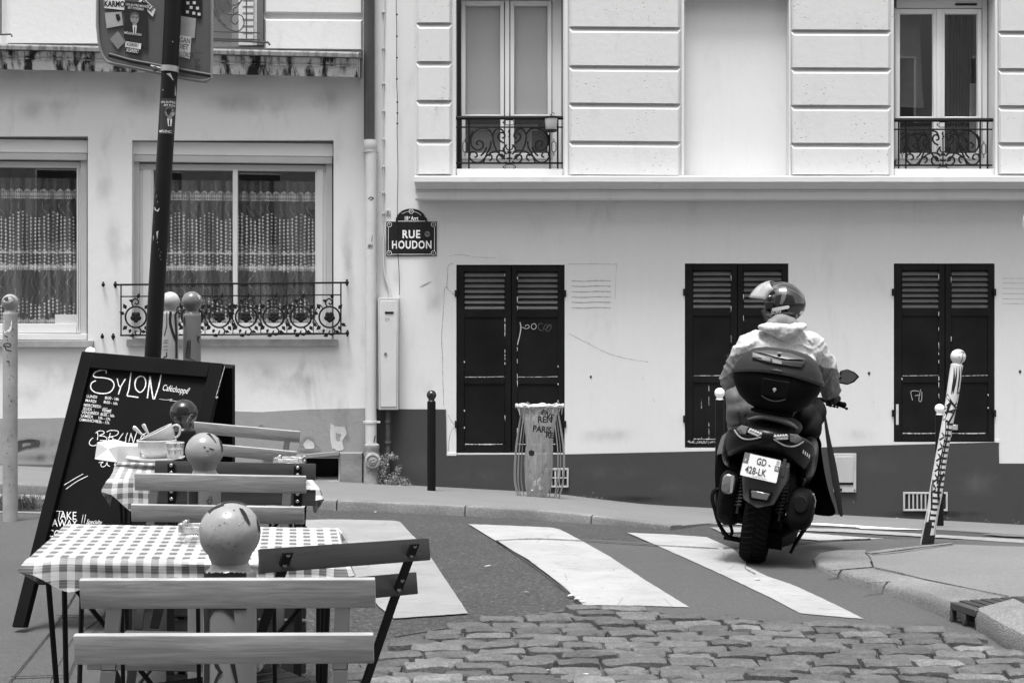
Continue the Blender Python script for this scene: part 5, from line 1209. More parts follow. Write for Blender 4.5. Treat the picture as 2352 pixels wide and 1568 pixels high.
bm = N(); stain(bm, S6, [(14.5 + 5.2 * math.cos(a * .52), 686.5 + 4.4 * math.sin(a * .52)) for a in range(12)], .002); ribbon(bm, S6, smooth_path(zd((16, 386), (38, 362), (70, 356), (96, 380))), 1.5, .002); ribbon(bm, S6, smooth_path(zd((16, 386), (40, 397), (70, 393), (94, 378))), 1.1, .002)
for pts in (((18, 660), (40, 650), (66, 655), (60, 672), (40, 668), (20, 668)), ((32, 672), (40, 690), (60, 695), (72, 700)), ((40, 762), (62, 766)), ((28, 600), (50, 612))): ribbon(bm, C6, smooth_path(zd(*pts)), 2.0, .0015, rough=.4)
for _ in range(26): x, y = rnd.uniform(12, 34), rnd.uniform(740, 1130); ribbon(bm, C6, [(x, y), (x + rnd.uniform(-2, 2), y + rnd.uniform(1, 6))], rnd.uniform(.6, 2.2), .0015)
obj('painted_mark', bm, ink, b6, recalc=False)
bm = N(); stain(bm, C6, zd((25, 505), (75, 505), (72, 560), (60, 580), (45, 575), (30, 590), (22, 560)), .0013); obj('sticker', bm, paper, b6, recalc=False)
bollard(208, 809, 13.6, 24, 'far white topped bollard peeping over the top left corner of the blackboard', blk, wball, base=-.05)
bollard(991, 907, 14.4, 22.5, 'all black bollard on the far pavement left of the litter bin', blk, gloss_b)
bollard(1653, 902, 13.9, 23.5, 'white topped black bollard immediately left of the scooter rider', blk, wball)
bollard(2158, 938, 13.6, 21.5, 'white topped black bollard partly behind the leaning painted post', blk, wball)
# the leaning hand-painted bollard on the right
Y7 = 9.4; c7 = P(2201.8, 819, Y7); r7 = 17 * Y7 / F
t7 = thing('bollard', 'bent leaning bollard painted white with black stripes on the corner', 'bollard', tuple(P(2126, 1262, Y7)), 'street bollards')
path = smooth_path([(2198, 838), (2193, 872), (2187.5, 910), (2182, 940), (2176, 972), (2169, 1010), (2161, 1056), (2155, 1095), (2150, 1129), (2141, 1180), (2133, 1225), (2126, 1266)], 5)
wdt = lambda y: interp([(838, 13.8), (900, 14), (930, 13.2), (980, 12.6), (1060, 13.2), (1130, 14.6), (1170, 13.4), (1220, 14.6), (1266, 15.6)], y)
whitep = M_('white_enamel_post', .62, .35, .1, 7, .05, 40, coat=.2)
bm = N(); tube(bm, [P(x, y, Y7) for x, y in path], [wdt(y) * Y7 / F for x, y in path], 22); obj('post', bm, whitep, t7)
bm = N(); Mh = T(*P(2198, 838, Y7)) @ RY(8)
hh = (c7 - P(2198, 838, Y7)).length
lathe(bm, [(13.8 * Y7 / F, 0), (10.5 * Y7 / F, .008), (10 * Y7 / F, .014)] + [(r7 * math.cos(R(a)), hh + r7 * math.sin(R(a))) for a in range(-50, 90, 9)] + [(0, hh + r7)], 30, Mh); obj('ball_head', bm, whitep, t7)
def px_at(y):
    for (x0, y0), (x1, y1) in zip(path, path[1:]):
        if y0 <= y <= y1: return x0 + (x1 - x0) * (y - y0) / (y1 - y0)
    return path[-1][0] if y > 1200 else path[0][0]
def S7(px, py, d=0):
    u = max(-.995, min(.995, (px - px_at(py)) / wdt(py))); rr = wdt(py) * Y7 / F + d; c = P(px_at(py), py, Y7); a = math.asin(u); return c + Vector((math.sin(a) * rr, -math.cos(a) * rr, 0))
bm = N(); zS = z2
def r7_(pts, wd, **k): ribbon(bm, S7, pts, wd * 2.1, .0012, **k)
for x0, x1 in ((2188, 2184), (2193, 2187), (2199, 2196), (2204, 2206), (2209, 2203)): r7_(smooth_path([(x0, 842), ((x0 + x1) / 2 + 1.5, 866), (x1, 890), (x1 - 3, 905)]), 1.8, taper=True)
r7_(smooth_path(zS((1860, 885), (1880, 930), (1905, 960), (1918, 975))), 2.4); r7_(smooth_path(zS((1925, 870), (1938, 895), (1930, 925), (1905, 955))), 4.5, taper=True)
r7_(zS((1842, 985), (1885, 930)), 2); r7_(zS((1835, 1040), (1868, 1060), (1918, 972)), 2); r7_(zS((1850, 985), (1905, 1005)), 2); r7_(zS((1880, 935), (1842, 1045)), 2); r7_(zS((1848, 1000), (1915, 980)), 2)
r7_(smooth_path([(2172, 965), (2170, 1000), (2164, 1030), (2157, 1060), (2153, 1090), (2150, 1110)]), 3.2)
for i in range(12): yy = 972 + i * 13; r7_([(px_at(yy) - 5, yy), (px_at(yy) + 13, yy + 2)], 2.4)
for i in range(6): yy = 990 + i * 24; r7_([(px_at(yy) - 12, yy), (px_at(yy + 10) - 6, yy + 10)], 1.4); r7_([(px_at(yy + 12) - 6, yy + 12), (px_at(yy + 20) - 12.5, yy + 20)], 1.4)
r7_(smooth_path([(2165, 1085), (2156, 1100), (2151, 1125), (2152, 1150), (2154, 1165)]), 2.6)
for i in range(7): yy = 1128 + i * 13; r7_([(px_at(yy) - 9, yy), (px_at(yy) + 8 - i * .6, yy + 1)], 2.4)
for yy in range(1176, 1262, 3): r7_([(px_at(yy) - wdt(yy) * .97, yy), (px_at(yy) - wdt(yy) * (.55 if yy < 1200 else .1 if yy < 1228 else -.99), yy)], 3.6)
r7_([(px_at(y_) + wdt(y_) * .96, y_) for y_ in range(1170, 1262, 8)], 4)
for dx in (-6, 2, 8): r7_(smooth_path([(px_at(1100) + dx - 6, 1100), (px_at(1130) + dx - 6, 1130), (px_at(1165) - 7, 1165)]), 1.4) if dx < 0 else None
obj('painted_lines', bm, ink, t7, recalc=False)
bm = N(); S7b = sphere_surf(c7, r7)
for pts in (((2188, 812), (2196, 808), (2208, 806), (2216, 812)), ((2190, 824), (2200, 812), (2214, 808)), ((2212, 808), (2211, 822), (2207, 834)), ((2200, 820), (2206, 820)), ((2186, 818), (2192, 828), (2200, 834))): ribbon(bm, S7b, smooth_path(pts), 1.3, .001)
obj('painted_lines', bm, ink, t7, recalc=False)
# ---- litter bin: a hoop with a transparent bag inside a bulging wire cage
lb = thing('litter_bin', 'wire hoop litter bin with a transparent bag on the far pavement', 'litter bin', tuple(P(1240, 1150, 14.3)))
YL = 14.3; kl = YL / F; wire = M_('zinc_wire', .30, .4, .2, 9, .05, 50, metal=.5)
cL = P(1240, 934, YL); gz = P(1240, 1150, YL).z
bm = N(); hoop = [cL + Vector((55 * kl * math.cos(a * .2618), 22 * kl * math.sin(a * .2618), 0)) for a in range(24)]; tube(bm, hoop, .012, 6, closed=True); obj('hoop', bm, wire, lb)
bm = N()
for a in range(14):
    if a in (3, 4): pass
    th = a / 14 * 6.283 + .12; pts = []
    for zf, rf in ((0, 44), (.03, 48), (.2, 57), (.5, 57), (.75, 50), (.92, 44), (1, 46)):
        pts.append(Vector((cL.x + rf * kl * math.cos(th) - (2 * kl if zf < .5 else 0), cL.y + rf * kl * .62 * math.sin(th), gz + .02 + (cL.z - gz - .02) * zf)))
    tube(bm, smooth_path([tuple(p) for p in pts], 4), .0065, 5)
    tube(bm, [Vector((cL.x, cL.y, gz + .02)), Vector((cL.x + 44 * kl * math.cos(th), cL.y + 27 * kl * math.sin(th), gz + .02))], .006, 4)
tube(bm, [Vector((cL.x + 46 * kl * math.cos(a * .2618), cL.y + 28 * kl * math.sin(a * .2618), gz + .02)) for a in range(24)], .010, 5, closed=True)
obj('wire_cage', bm, wire, lb)
def m_bag():
    t = NT('translucent_bag'); c = t.coord(); n_ = t.noise(t.coord('Object', (10, 10, 2)), 2, 4, .6, 1)
    a = (n_.ramp(.35, .75, .50, .90)); t.principled(.34, .25, 0, .6, t.bump(n_, .8, .03), alpha=a); return t.m
bm = N(); rings = []
for i in range(15):
    zf = i / 14; rr = interp([(0, 20), (.08, 27), (.3, 31), (.6, 31), (.85, 37), (1, 48)], zf); row = []
    for k in range(28):
        th = k / 28 * 6.283; w_ = 1 + .10 * noise.noise(Vector((math.cos(th) * 3, math.sin(th) * 3, zf * 2))) + .06 * math.sin(k * 2.6 + zf * 3)
        row.append(bm.verts.new((cL.x - 6 * kl * (1 - zf) + rr * kl * (w_ + .10 * noise.noise(Vector((th * 1.2, zf * 5, 11)))) * math.cos(th), cL.y + rr * kl * .7 * w_ * math.sin(th) * (.6 if zf > .9 else 1), gz + .05 + (cL.z - gz - .03) * zf + .015 * noise.noise(Vector((th * 2, zf, 3))) * (zf > .9) * 4)))
    rings.append(row)
for a, b in zip(rings, rings[1:]):
    for k in range(28): bm.faces.new((a[k], a[(k + 1) % 28], b[(k + 1) % 28], b[k]))
bm.faces.new(rings[0]); obj('bag', bm, m_bag(), lb)
bm = N()   # the bag turned over the hoop
pts = []
for k in range(60):
    th = k / 60 * 6.283; q_ = noise.noise(Vector((math.cos(th) * 4, math.sin(th) * 4, 7))); pts.append(cL + Vector(((52 + 5 * q_) * kl * math.cos(th), 22 * kl * math.sin(th), .012 + .028 * q_)))
tube(bm, pts, [.014 + .012 * abs(noise.noise(p * 9)) for p in pts], 7, closed=True)
for k in range(14):
    th = k / 14 * 6.283; a = pts[int(k * 60 / 14)]; tube(bm, [a, a + Vector((rnd.uniform(-.03, .03), -.005, -rnd.uniform(.03, .10)))], [.012, .003], 5)
obj('bag_rim', bm, M_('bag_film', .5, .3, .4, 30, .5, 60), lb)
bm = N(); fb = flat(14.3 - .30)
def zl(x, y): return (796.25 + x * .36458, 551.25 + y * .36458)
text(bm, fb, 'ENS', *zl(1222, 1092), 17, 28, 0, .03); text(bm, fb, 'REN', *zl(1203, 1148), 20, 0, 0, .035, .9); text(bm, fb, 'PARIS', *zl(1170, 1204), 20, 6, 0, .035, .86); text(bm, fb, 'RE', *zl(1252, 1242), 18, 5, 0, .035, .9); stain(bm, fb, [(1221 + 7 * math.cos(a * .6), 1040 + 7 * math.sin(a * .6)) for a in range(10)])
obj('lettering', bm, ink, lb, recalc=False)
bm = N()
for (x, y, s_) in ((1232, 1112, 9), (1240, 1122, 7), (1226, 1126, 6), (1236, 1104, 5)): ball(bm, P(x, y, 14.25), s_ * kl, s_ * kl * .8, s_ * kl, 8)
for v in bm.verts: v.co += Vector((1, 1, 1)) * noise.noise(v.co * 30) * .02
obj('rubbish', bm, paper, lb, smooth=False)

bm = N()
for _ in range(26): x = rnd.uniform(1580, 1645); ribbon(bm, A, [(x, 1014 + rnd.uniform(-2, 2)), (x + rnd.uniform(2, 7), 1015 + rnd.uniform(-3, 2))], rnd.uniform(1.5, 4), -.005, rough=.5)
ribbon(bm, A, smooth_path([(1580, 1015), (1600, 1013), (1622, 1016), (1645, 1013)]), 2.4, -.005, rough=.7)
obj('chipped_paint', bm, flake, L2[0][0], recalc=False)
bm = N()
for x in (1611, 1628):
    for _ in range(6): y = rnd.uniform(885, 1005); ribbon(bm, A, [(x, y), (x + .5, y + rnd.uniform(4, 20))], rnd.uniform(.7, 1.4), -.017, rough=.6)
obj('chipped_paint', bm, flake, L2[0][0], recalc=False)
rs = thing('round_sign', 'round sign seen edge on at the far right border of the view', 'traffic sign', tuple(P(2394, 560, 11.5)))
bm = N(); lathe(bm, [(.0, 0), (.165, 0), (.170, .006), (.170, .012), (.0, .012)], 48, T(*P(2395, 512, 11.5)) @ RX(90)); obj('disc', bm, M_('sign_disc_dark', .03, .4), rs)
bm = N(); c = P(2395, 512, 11.48); tube(bm, [c + Vector((.166 * math.cos(a * .1309), 0, .166 * math.sin(a * .1309))) for a in range(48)], .007, 6, closed=True); obj('rim', bm, grey_pvc, rs)
bm = N(); q = P(2400, 420, 11.56); q2 = Vector((q.x, q.y, Z(q.x, q.y))); tube(bm, [q, q2], .03, 12); obj('post', bm, midgrey, rs)
# ---------------------------------------------------------------- road sign seen from behind, with its stickers
Yp = 6.15
sp = thing('traffic_sign', 'back of a square road sign covered in stickers on a leaning black post', 'traffic sign', (P(318, 1400, Yp).x, Yp, Z(-1.7, Yp) + .1))
post_path = [P(405, -330, Yp + .0), P(397.5, 0, Yp), P(382.5, 292, Yp), P(353, 780, Yp), P(318, 1410, Yp)]
def pole_x(py): return interp([(-330, 405), (0, 397.5), (292, 382.5), (780, 353), (1410, 318)], py)
bm = N(); tube(bm, [P(pole_x(y), y, Yp) for y in range(-330, 1420, 40)], 18.6 * Yp / F, 26); obj('post', bm, M_('sign_post_paint', .007, .5, .3, 5, .08, 60, spec=.2), sp)
# panel: plane turned so that its right end is nearer
pc_ = P(365, 90, Yp - .075); PN = Vector((.16, -1, -.04)).normalized(); SP = Pl(pc_ + Vector((0, .13, 0)), PN)
out = [(222, -330), (220, 60), (226, 108), (234, 130), (246, 143), (262, 150), (370, 170), (462, 190), (474, 190), (483, 184), (487, 174), (487, -330)]
inn_ = [(238, -330), (237, 60), (238, 112), (243, 122), (252, 128), (300, 139), (372, 153), (440, 163), (480, 171), (484, 160), (484, -330)]
pm = M_('sign_back', .12, .5, .12, 4, .08, 40, metal=.2)
bm = N(); ppoly(bm, SP, out, -.02, -.006); obj('panel', bm, pm, sp)
bm = N(); ptube(bm, SP.pt, smooth_path([(225, -330), (224, 0), (225, 70), (230, 110), (240, 135), (256, 146), (300, 155), (370, 170), (440, 184), (470, 187), (482, 181), (486, 168), (487, 60), (487, -330)], 4), 7, .0, 8); obj('rim', bm, M_('sign_rim', .30, .4, .15, 5, .05, 40, metal=.4), sp)
bm = N(); ptube(bm, SP.pt, [(250, 126), (300, 140), (380, 155), (450, 168), (484, 174)], 11, .02, 12); obj('stiffener', bm, M_('dark_rail', .03, .4, .2, 5, .05, 40), sp, bev=0)
bm = N(); ptube(bm, SP.pt, [(346, 152), (372, 158)], 6, .03, 8); q = P(pole_x(160), 160, Yp)
ax = (P(pole_x(100), 100, Yp) - P(pole_x(200), 200, Yp)).normalized(); Mx = T(*q) @ Vector((0, 0, 1)).rotation_difference(ax).to_matrix().to_4x4()
lathe(bm, [(.0372, -.012), (.0405, -.012), (.0405, .014), (.0372, .014)], 28, Mx); obj('clamp', bm, M_('clamp_zinc', .38, .4, .2, 9, .05, 50, metal=.4), sp)
bm = N(); q = P(357, 159, Yp - .06); lathe(bm, [(.012, 0), (.012, .012), (.006, .014), (0, .014)], 8, T(*q) @ RX(90)); obj('bolt', bm, M_('rust_dark', .05), sp)
def zA(*p): return [(x * .36458, y * .36458) for x, y in p]
def patch(nm, pts, m, surf=SP, d=.0): bm = N(); stain(bm, surf, pts, d); return obj(nm, bm, m, sp, recalc=False)
pap_g = M_('worn_sticker', .36, .6, .3, 14, 0, 40); dark_s = M_('dark_poster', .018, .5, .3, 9, 0, 30); face_m = M_('printed_face', .26, .6, .4, 60, 0, 90)
st1 = patch('sticker', zA((655, -60), (790, -60), (782, 65), (655, 52)), paper, d=.001)
bm = N(); text(bm, SP, 'KARMO', *zA((655, 40))[0], 18, 2, .002, .035, .75); obj('printed_text', bm, ink, st1, recalc=False)
bm = N(); text(bm, SP, 'MAXI-MUSIC', *zA((695, 54))[0], 3.2, 2, .002); obj('printed_text', bm, ink, st1, recalc=False) if False else bm.free()
st2 = patch('sticker', zA((895, -20), (980, 60), (962, 108), (870, 15)), paper, d=.0005)
bm = N(); text(bm, SP, 'ESOLE', *zA((884, 18))[0], 15, 40, .0015, .03, .8); obj('printed_text', bm, ink, st2, recalc=False)
po = patch('poster', zA((792, 8), (928, 18), (930, 315), (890, 290), (780, 238), (784, 100)), dark_s, d=.003)
def poster(surf, par, x, y, s, d, clipx=None):
    """campaign poster: two lines, a man in a dark suit, a name line; origin top left, s = px per unit, 100 wide"""
    def q(*p): return [(x + a * s, y + b * s) for a, b in p]
    bm = N(); stain(bm, surf, [(x + (50 + 20 * math.cos(a * .5)) * s, y + (72 + 25 * math.sin(a * .5)) * s) for a in range(13)][:-1], d + .001); stain(bm, surf, q((42, 92), (58, 92), (60, 105), (50, 112), (40, 104)), d + .001); obj('printed_face', bm, face_m, par, recalc=False)
    bm = N(); stain(bm, surf, q((29, 70), (30, 54), (38, 44), (55, 42), (68, 50), (71, 68), (66, 58), (50, 52), (36, 58)), d + .0016); obj('printed_hair', bm, M_('grey_print', .10, .7), par, recalc=False)
    bm = N(); ribbon(bm, surf, q((33, 68), (46, 68)), 2.2 * s, d + .002); ribbon(bm, surf, q((54, 68), (67, 68)), 2.2 * s, d + .002); ribbon(bm, surf, q((33, 64), (67, 64)), 1.6 * s, d + .002); ribbon(bm, surf, smooth_path(q((42, 86), (50, 90), (58, 86))), 1.6 * s, d + .002); ribbon(bm, surf, q((50, 110), (50, 138)), 5 * s, d + .0024); obj('printed_lines', bm, ink, par, recalc=False)
    bm = N(); stain(bm, surf, q((40, 104), (60, 104), (56, 140), (44, 140)), d + .002); obj('printed_shirt', bm, paper, par, recalc=False)
poster(SP, po, *zA((780, 20))[0], .50, .0045)
bm = N(); text(bm, SP, 'UN AUTRE MONDE', *zA((792, 34))[0], 7.2, 7, .0055, .008, .86); text(bm, SP, 'EST POSSIBLE', *zA((805, 55))[0], 7.2, 7, .0055, .008, .86); text(bm, SP, 'MÉLENCHON', *zA((782, 213))[0], 7.6, 8, .0055, .008, .86); obj('printed_text', bm, paper, po, recalc=False)
s3 = patch('sticker', zA((660, 82), (765, 75), (776, 160), (672, 180)), pap_g, d=.001); s4 = patch('sticker', zA((742, 197), (790, 262), (742, 312), (692, 248)), M_('faded_sticker', .22, .6), d=.001)
bm = N(); stain(bm, SP, zA((728, 92), (750, 90), (760, 120), (745, 140), (732, 118)), .002); obj('printed_mark', bm, ink, s3, recalc=False)
for k, yy in enumerate((262, 300)):
    s5 = patch('sticker', zA((793, yy), (890, yy + 14), (886, yy + 50), (787, yy + 34)), ink if k else paper, d=.005 + k * .001)
    if not k:
        ptx = M_('black_ink', .01)
        bm = N(); text(bm, SP, 'XGREK!', *zA((792, yy + 26))[0], 11.5, 7, .0062, .012, .72, shear=.15); obj('printed_text', bm, ink, s5, recalc=False)
    else: bm = N(); text(bm, SP, 'XGREK!', *zA((792, yy + 26))[0], 11.5, 7, .0075, .012, .72, shear=.15); obj('printed_text', bm, paper, s5, recalc=False)
s6 = patch('sticker', zA((1146, -30), (1274, -20), (1270, 123), (1144, 100)), ink, d=.001)
bm = N()     # plain pale blocks, a generic pattern
for (a, b) in ((1175, 12), (1215, 10), (1195, 40), (1235, 44), (1172, 68), (1212, 76), (1245, 82)): rect(bm, SP, *zA((a, b))[0], *zA((a + 18, b + 18))[0], .002)
obj('printed_block', bm, paper, s6, recalc=False)
patch('sticker', zA((1140, 102), (1235, 118), (1226, 242), (1136, 230)), pap_g, d=.001)
s7 = patch('sticker', zA((1122, 222), (1206, 232), (1196, 372), (1114, 352)), paper, d=.001)
bm = N(); text(bm, SP, 'VEGAN', *zA((1092, 262))[0], 16.5, 7, .002, 0, .72); text(bm, SP, 'DIET', *zA((1118, 306))[0], 16.5, 7, .002, 0, .72); text(bm, SP, 'OVERLORDS', *zA((1072, 346))[0], 15.5, 8, .002, 0, .60); obj('printed_text', bm, ink, s7, recalc=False)
bm = N(); text(bm, SP, 'SP', *zA((1222, 402))[0], 17, 3, .001, .0, .8); text(bm, SP, '90', *zA((1224, 440))[0], 17, 3, .001, .0, .8); text(bm, SP, 'x x x', *zA((1230, 338))[0], 8, 3, .001, .02); obj('stencil', bm, M_('stencil_dark', .04, .6), sp, recalc=False)
# stickers round the post
def SPO(px, py, d=0):
    rr = 18.6 * Yp / F + d; u = max(-.999, min(.999, (px - pole_x(py)) / 18.6)); a = math.asin(u); return P(pole_x(py), py, Yp) + Vector((math.sin(a) * rr, -math.cos(a) * rr, 0))
bm = N(); 
for i in range(10): a = 374 + i * 3.05; b = a + 3.05; sh = -.4; poly(bm, [SPO(a, 229, .0008), SPO(b, 229, .0008), SPO(b - 3, 311, .0008), SPO(a - 3, 311, .0008)])
pp = obj('poster', bm, M_('dark_poster2', .03, .5, .3, 9, 0, 30), sp, recalc=False); poster(SPO, pp, 370, 228, .46, .001)
bm = N(); text(bm, SPO, 'UN AUTRE', 375, 240, 7, 1, .003, .008, .84); text(bm, SPO, 'EST POS', 381.5, 247.5, 7, 1, .003, .008, .84); text(bm, SPO, 'MÉLENC', 371, 307, 8, 2, .003, .008, .84); obj('printed_text', bm, paper, pp, recalc=False)
bm = N()
for pts in (zA((1060, 475), (1085, 470), (1118, 490), (1100, 515), (1080, 490)), [(359, 477), (372, 480), (368, 488), (360, 484)], [(364, 534), (369, 531), (366, 552)], [(356, 541), (358, 545), (356, 556)], zA((1095, 270), (1102, 272), (1100, 282)), [(378, 208), (380, 209), (379, 213)], [(404, 196), (405, 220), (403, 222)]): stain(bm, SPO, pts, .0012)
for _ in range(12): x = rnd.uniform(352, 378); y = rnd.uniform(400, 600); ribbon(bm, SPO, [(x, y), (x - .4, y + rnd.uniform(1, 5))], .8, .0012)
obj('torn_sticker', bm, pap_g, sp, recalc=False)
# ---------------------------------------------------------------- blackboard on the pavement
TL, TR, BL, BR = P(193, 809, 6.02), P(516, 837, 5.86), P(33, 1440, 5.72), P(378, 1443, 5.60)
bn = (TR - TL).cross(BL - TL).normalized(); bn = bn if bn.y < 0 else -bn; BP = Pl(TL, bn)
TL, TR, BL, BR = [BP.pt(*p) for p in ((193, 809), (516, 837), (33, 1440), (378, 1443))]
gl_z = min(BL.z, BR.z)
sb = thing('sandwich_board', 'black A-frame chalkboard menu standing on the pavement by the tables', 'sandwich board', tuple((BL + BR) / 2))
def mix4(s_, t): return TL.lerp(TR, s_).lerp(BL.lerp(BR, s_), t)
fm = M_('board_frame', .007, .55, .3, 6, .15, 60, spec=.08); nb = bn * .022
def fbar(a, b, c, d_): prism(bm, [p + nb for p in (a, b, c, d_)], -bn * .035)
bm = N(); fw = .085
fbar(mix4(0, 0), mix4(fw, 0), mix4(fw, 1), mix4(0, 1)); obj('frame', bm, fm, sb, bev=.003)
bm = N(); fbar(mix4(1 - fw, 0), mix4(1, 0), mix4(1, 1), mix4(1 - fw, 1)); obj('frame', bm, fm, sb, bev=.003)
bm = N(); fbar(mix4(fw, 0), mix4(1 - fw, 0), mix4(1 - fw, .06), mix4(fw, .06)); fbar(mix4(fw, .80), mix4(1 - fw, .80), mix4(1 - fw, .85), mix4(fw, .85)); obj('frame', bm, fm, sb, bev=.003)
bm = N(); prism(bm, [mix4(fw, .06), mix4(1 - fw, .06), mix4(1 - fw, .80), mix4(fw, .80)], -bn * .01); obj('board', bm, board_m, sb)
# rear leaf
rTL, rTR = TL + Vector((.02, .05, 0)), TR + Vector((.035, .05, -.003)); rBL = Vector((rTL.x + .10, rTL.y + .62, Z(rTL.x, rTL.y + .6) + .1)); rBR = P(540, 1240, 6.45); rBR.z = Z(rBR.x, rBR.y) + .1
bm = N(); rv = (rBL - rTL).cross(rTR - rTL).normalized() * .03; prism(bm, [rTL, rTR, rBR, rBL], rv); obj('rear_leaf', bm, fm, sb)
bm = N(); tube(bm, [mix4(.97, .55), rTR.lerp(rBR, .55)], .004, 5); obj('stay', bm, black_metal, sb)
bm = N(); ribbon(bm, BP, zd((1417, 790), (1400, 850), (1360, 990)), 1.0, .0235, rough=.6); ribbon(bm, BP, zd((1372, 985), (1362, 995)), 2.4, .0235); obj('chipped_paint', bm, M_('scratch', .45, .9), sb, recalc=False)
# chalk writing, stroke by stroke
def chalkw(strokes, wd, nm='chalk_writing', sm=True):
    bm = N()
    for s_ in strokes: ribbon(bm, BP, smooth_path(s_, 5) if sm and len(s_) > 2 else s_, wd * .74, .0012, rough=.22)
    return obj(nm, bm, chalk, sb, recalc=False)
chalkw([zd((668, 840), (668, 822), (640, 818), (600, 832), (588, 850), (600, 862), (660, 868), (700, 880), (718, 905), (712, 935), (690, 958), (650, 966), (600, 958), (574, 935), (574, 905), (590, 890), (604, 886))], 3.4)
chalkw([zd((738, 872), (748, 915), (756, 925)), zd((790, 874), (762, 920), (746, 972)), ], 3.2, sm=False)
chalkw([zd((828, 816), (822, 860), (812, 940), (800, 978)), zd((800, 980), (830, 984), (872, 990))], 3.4, sm=False)
chalkw([zd((884, 856), (860, 872), (850, 905), (858, 940), (885, 958), (912, 930), (918, 890), (905, 862), (880, 856))], 3.6)
chalkw([zd((946, 858), (938, 920), (928, 996)), zd((946, 860), (952, 920), (965, 1002)), zd((1016, 844), (1000, 920), (972, 1002))], 3.6, sm=False)
bm = N()
text(bm, BP, 'Caféchoppe', *zd((1020, 945))[0], 20, 8, .0012, 0, .62, shear=.25); obj('chalk_writing', bm, chalk, sb, recalc=False)
chalkw([zd((1186, 936), (1196, 932), (1192, 944), (1184, 948), (1186, 936))], 1.1); chalkw([zd((1002, 1000), (1050, 1006), (1085, 1002), (1070, 1012), (1120, 1014), (1200, 1022))], .9)
rows = (('LUNDI', 544, 990, '8h30 - 16h', 660, 1000), ('MARDI', 537, 1016, '8h30 - 16h', 652, 1026), ('MERCREDI:', 526, 1045, '', 0, 0), ('JEUDI  :', 522, 1068, 'FERMÉ', 643, 1078), ('VENDREDI', 514, 1092, '8h30 - 16h', 632, 1104), ('SAMEDI', 507, 1114, '10h - 17h', 616, 1126), ('DIMANCHE', 499, 1138, '10h - 17h', 610, 1150))
bm = N()
for a, ax_, ay, b, bx, by in rows:
    text(bm, BP, a, *zd((ax_, ay))[0], 9.2, 6 + rnd.uniform(-2, 2), .0012, .006, .9)
    if b: text(bm, BP, b, *zd((bx, by))[0], 9.2, 7 + rnd.uniform(-2, 2), .0012, .006, .80)
obj('chalk_writing', bm, chalk, sb, recalc=False)
chalkw([zd((648, 1056), (678, 1058)), zd((650, 1086), (690, 1090))], .9)
def zw(*p): return zb_(*p)
chalkw([zw((110, 260), (125, 330), (115, 410)), zw((85, 290), (150, 252), (225, 262), (225, 300), (150, 335), (230, 345), (282, 380), (265, 415), (215, 418), (160, 416))], 2.2)
chalkw([zw((45, 375), (20, 385), (-20, 440), (-15, 490), (50, 510), (100, 490))], 2.2)
chalkw([zw((340, 290), (325, 350), (305, 420)), zw((275, 272), (340, 245), (450, 250), (480, 285), (430, 335), (300, 360), (380, 365), (380, 420))], 2.2)
chalkw([zw((565, 290), (520, 350), (480, 410)), zw((640, 285), (610, 360), (605, 440), (575, 440))], 1.9); chalkw([zw((700, 290), (660, 440)), zw((695, 295), (740, 460)), zw((800, 270), (765, 370), (740, 460))], 2.0, sm=False)
chalkw([zw((960, 290), (900, 320), (862, 380))], 2.0)
chalkw([zw((140, 800), (200, 790), (215, 790), (175, 830), (190, 868), (230, 870), (265, 840), (290, 795)), zw((270, 800), (300, 850), (335, 865)), zw((430, 800), (410, 850))], 2.0)
chalkw([zt((404, 320), (470, 280), (524, 250)), zt((415, 346), (480, 300), (554, 262))], 1.8)
chalkw([zt((348, 484), (398, 486)), zt((376, 486), (368, 535))], 1.7, sm=False)
bm = N(); text(bm, BP, 'AKE', *zt((378, 536))[0], 26, 1, .0012, .0, .80); text(bm, BP, 'AWAY', *zt((328, 580))[0], 24, 2, .0012, .0, .80); text(bm, BP, 'COFFEE', *zt((300, 645))[0], 24, 4, .0012, .0, .80); obj('chalk_writing', bm, chalk, sb, recalc=False)
chalkw([zt((524, 506), (514, 560)), zt((540, 506), (530, 560))], 1.4, sm=False); bm = N(); text(bm, BP, 'Specialty', *zt((543, 562))[0], 14, 3, .0012, 0, .72, shear=.3); obj('chalk_writing', bm, chalk, sb, recalc=False)
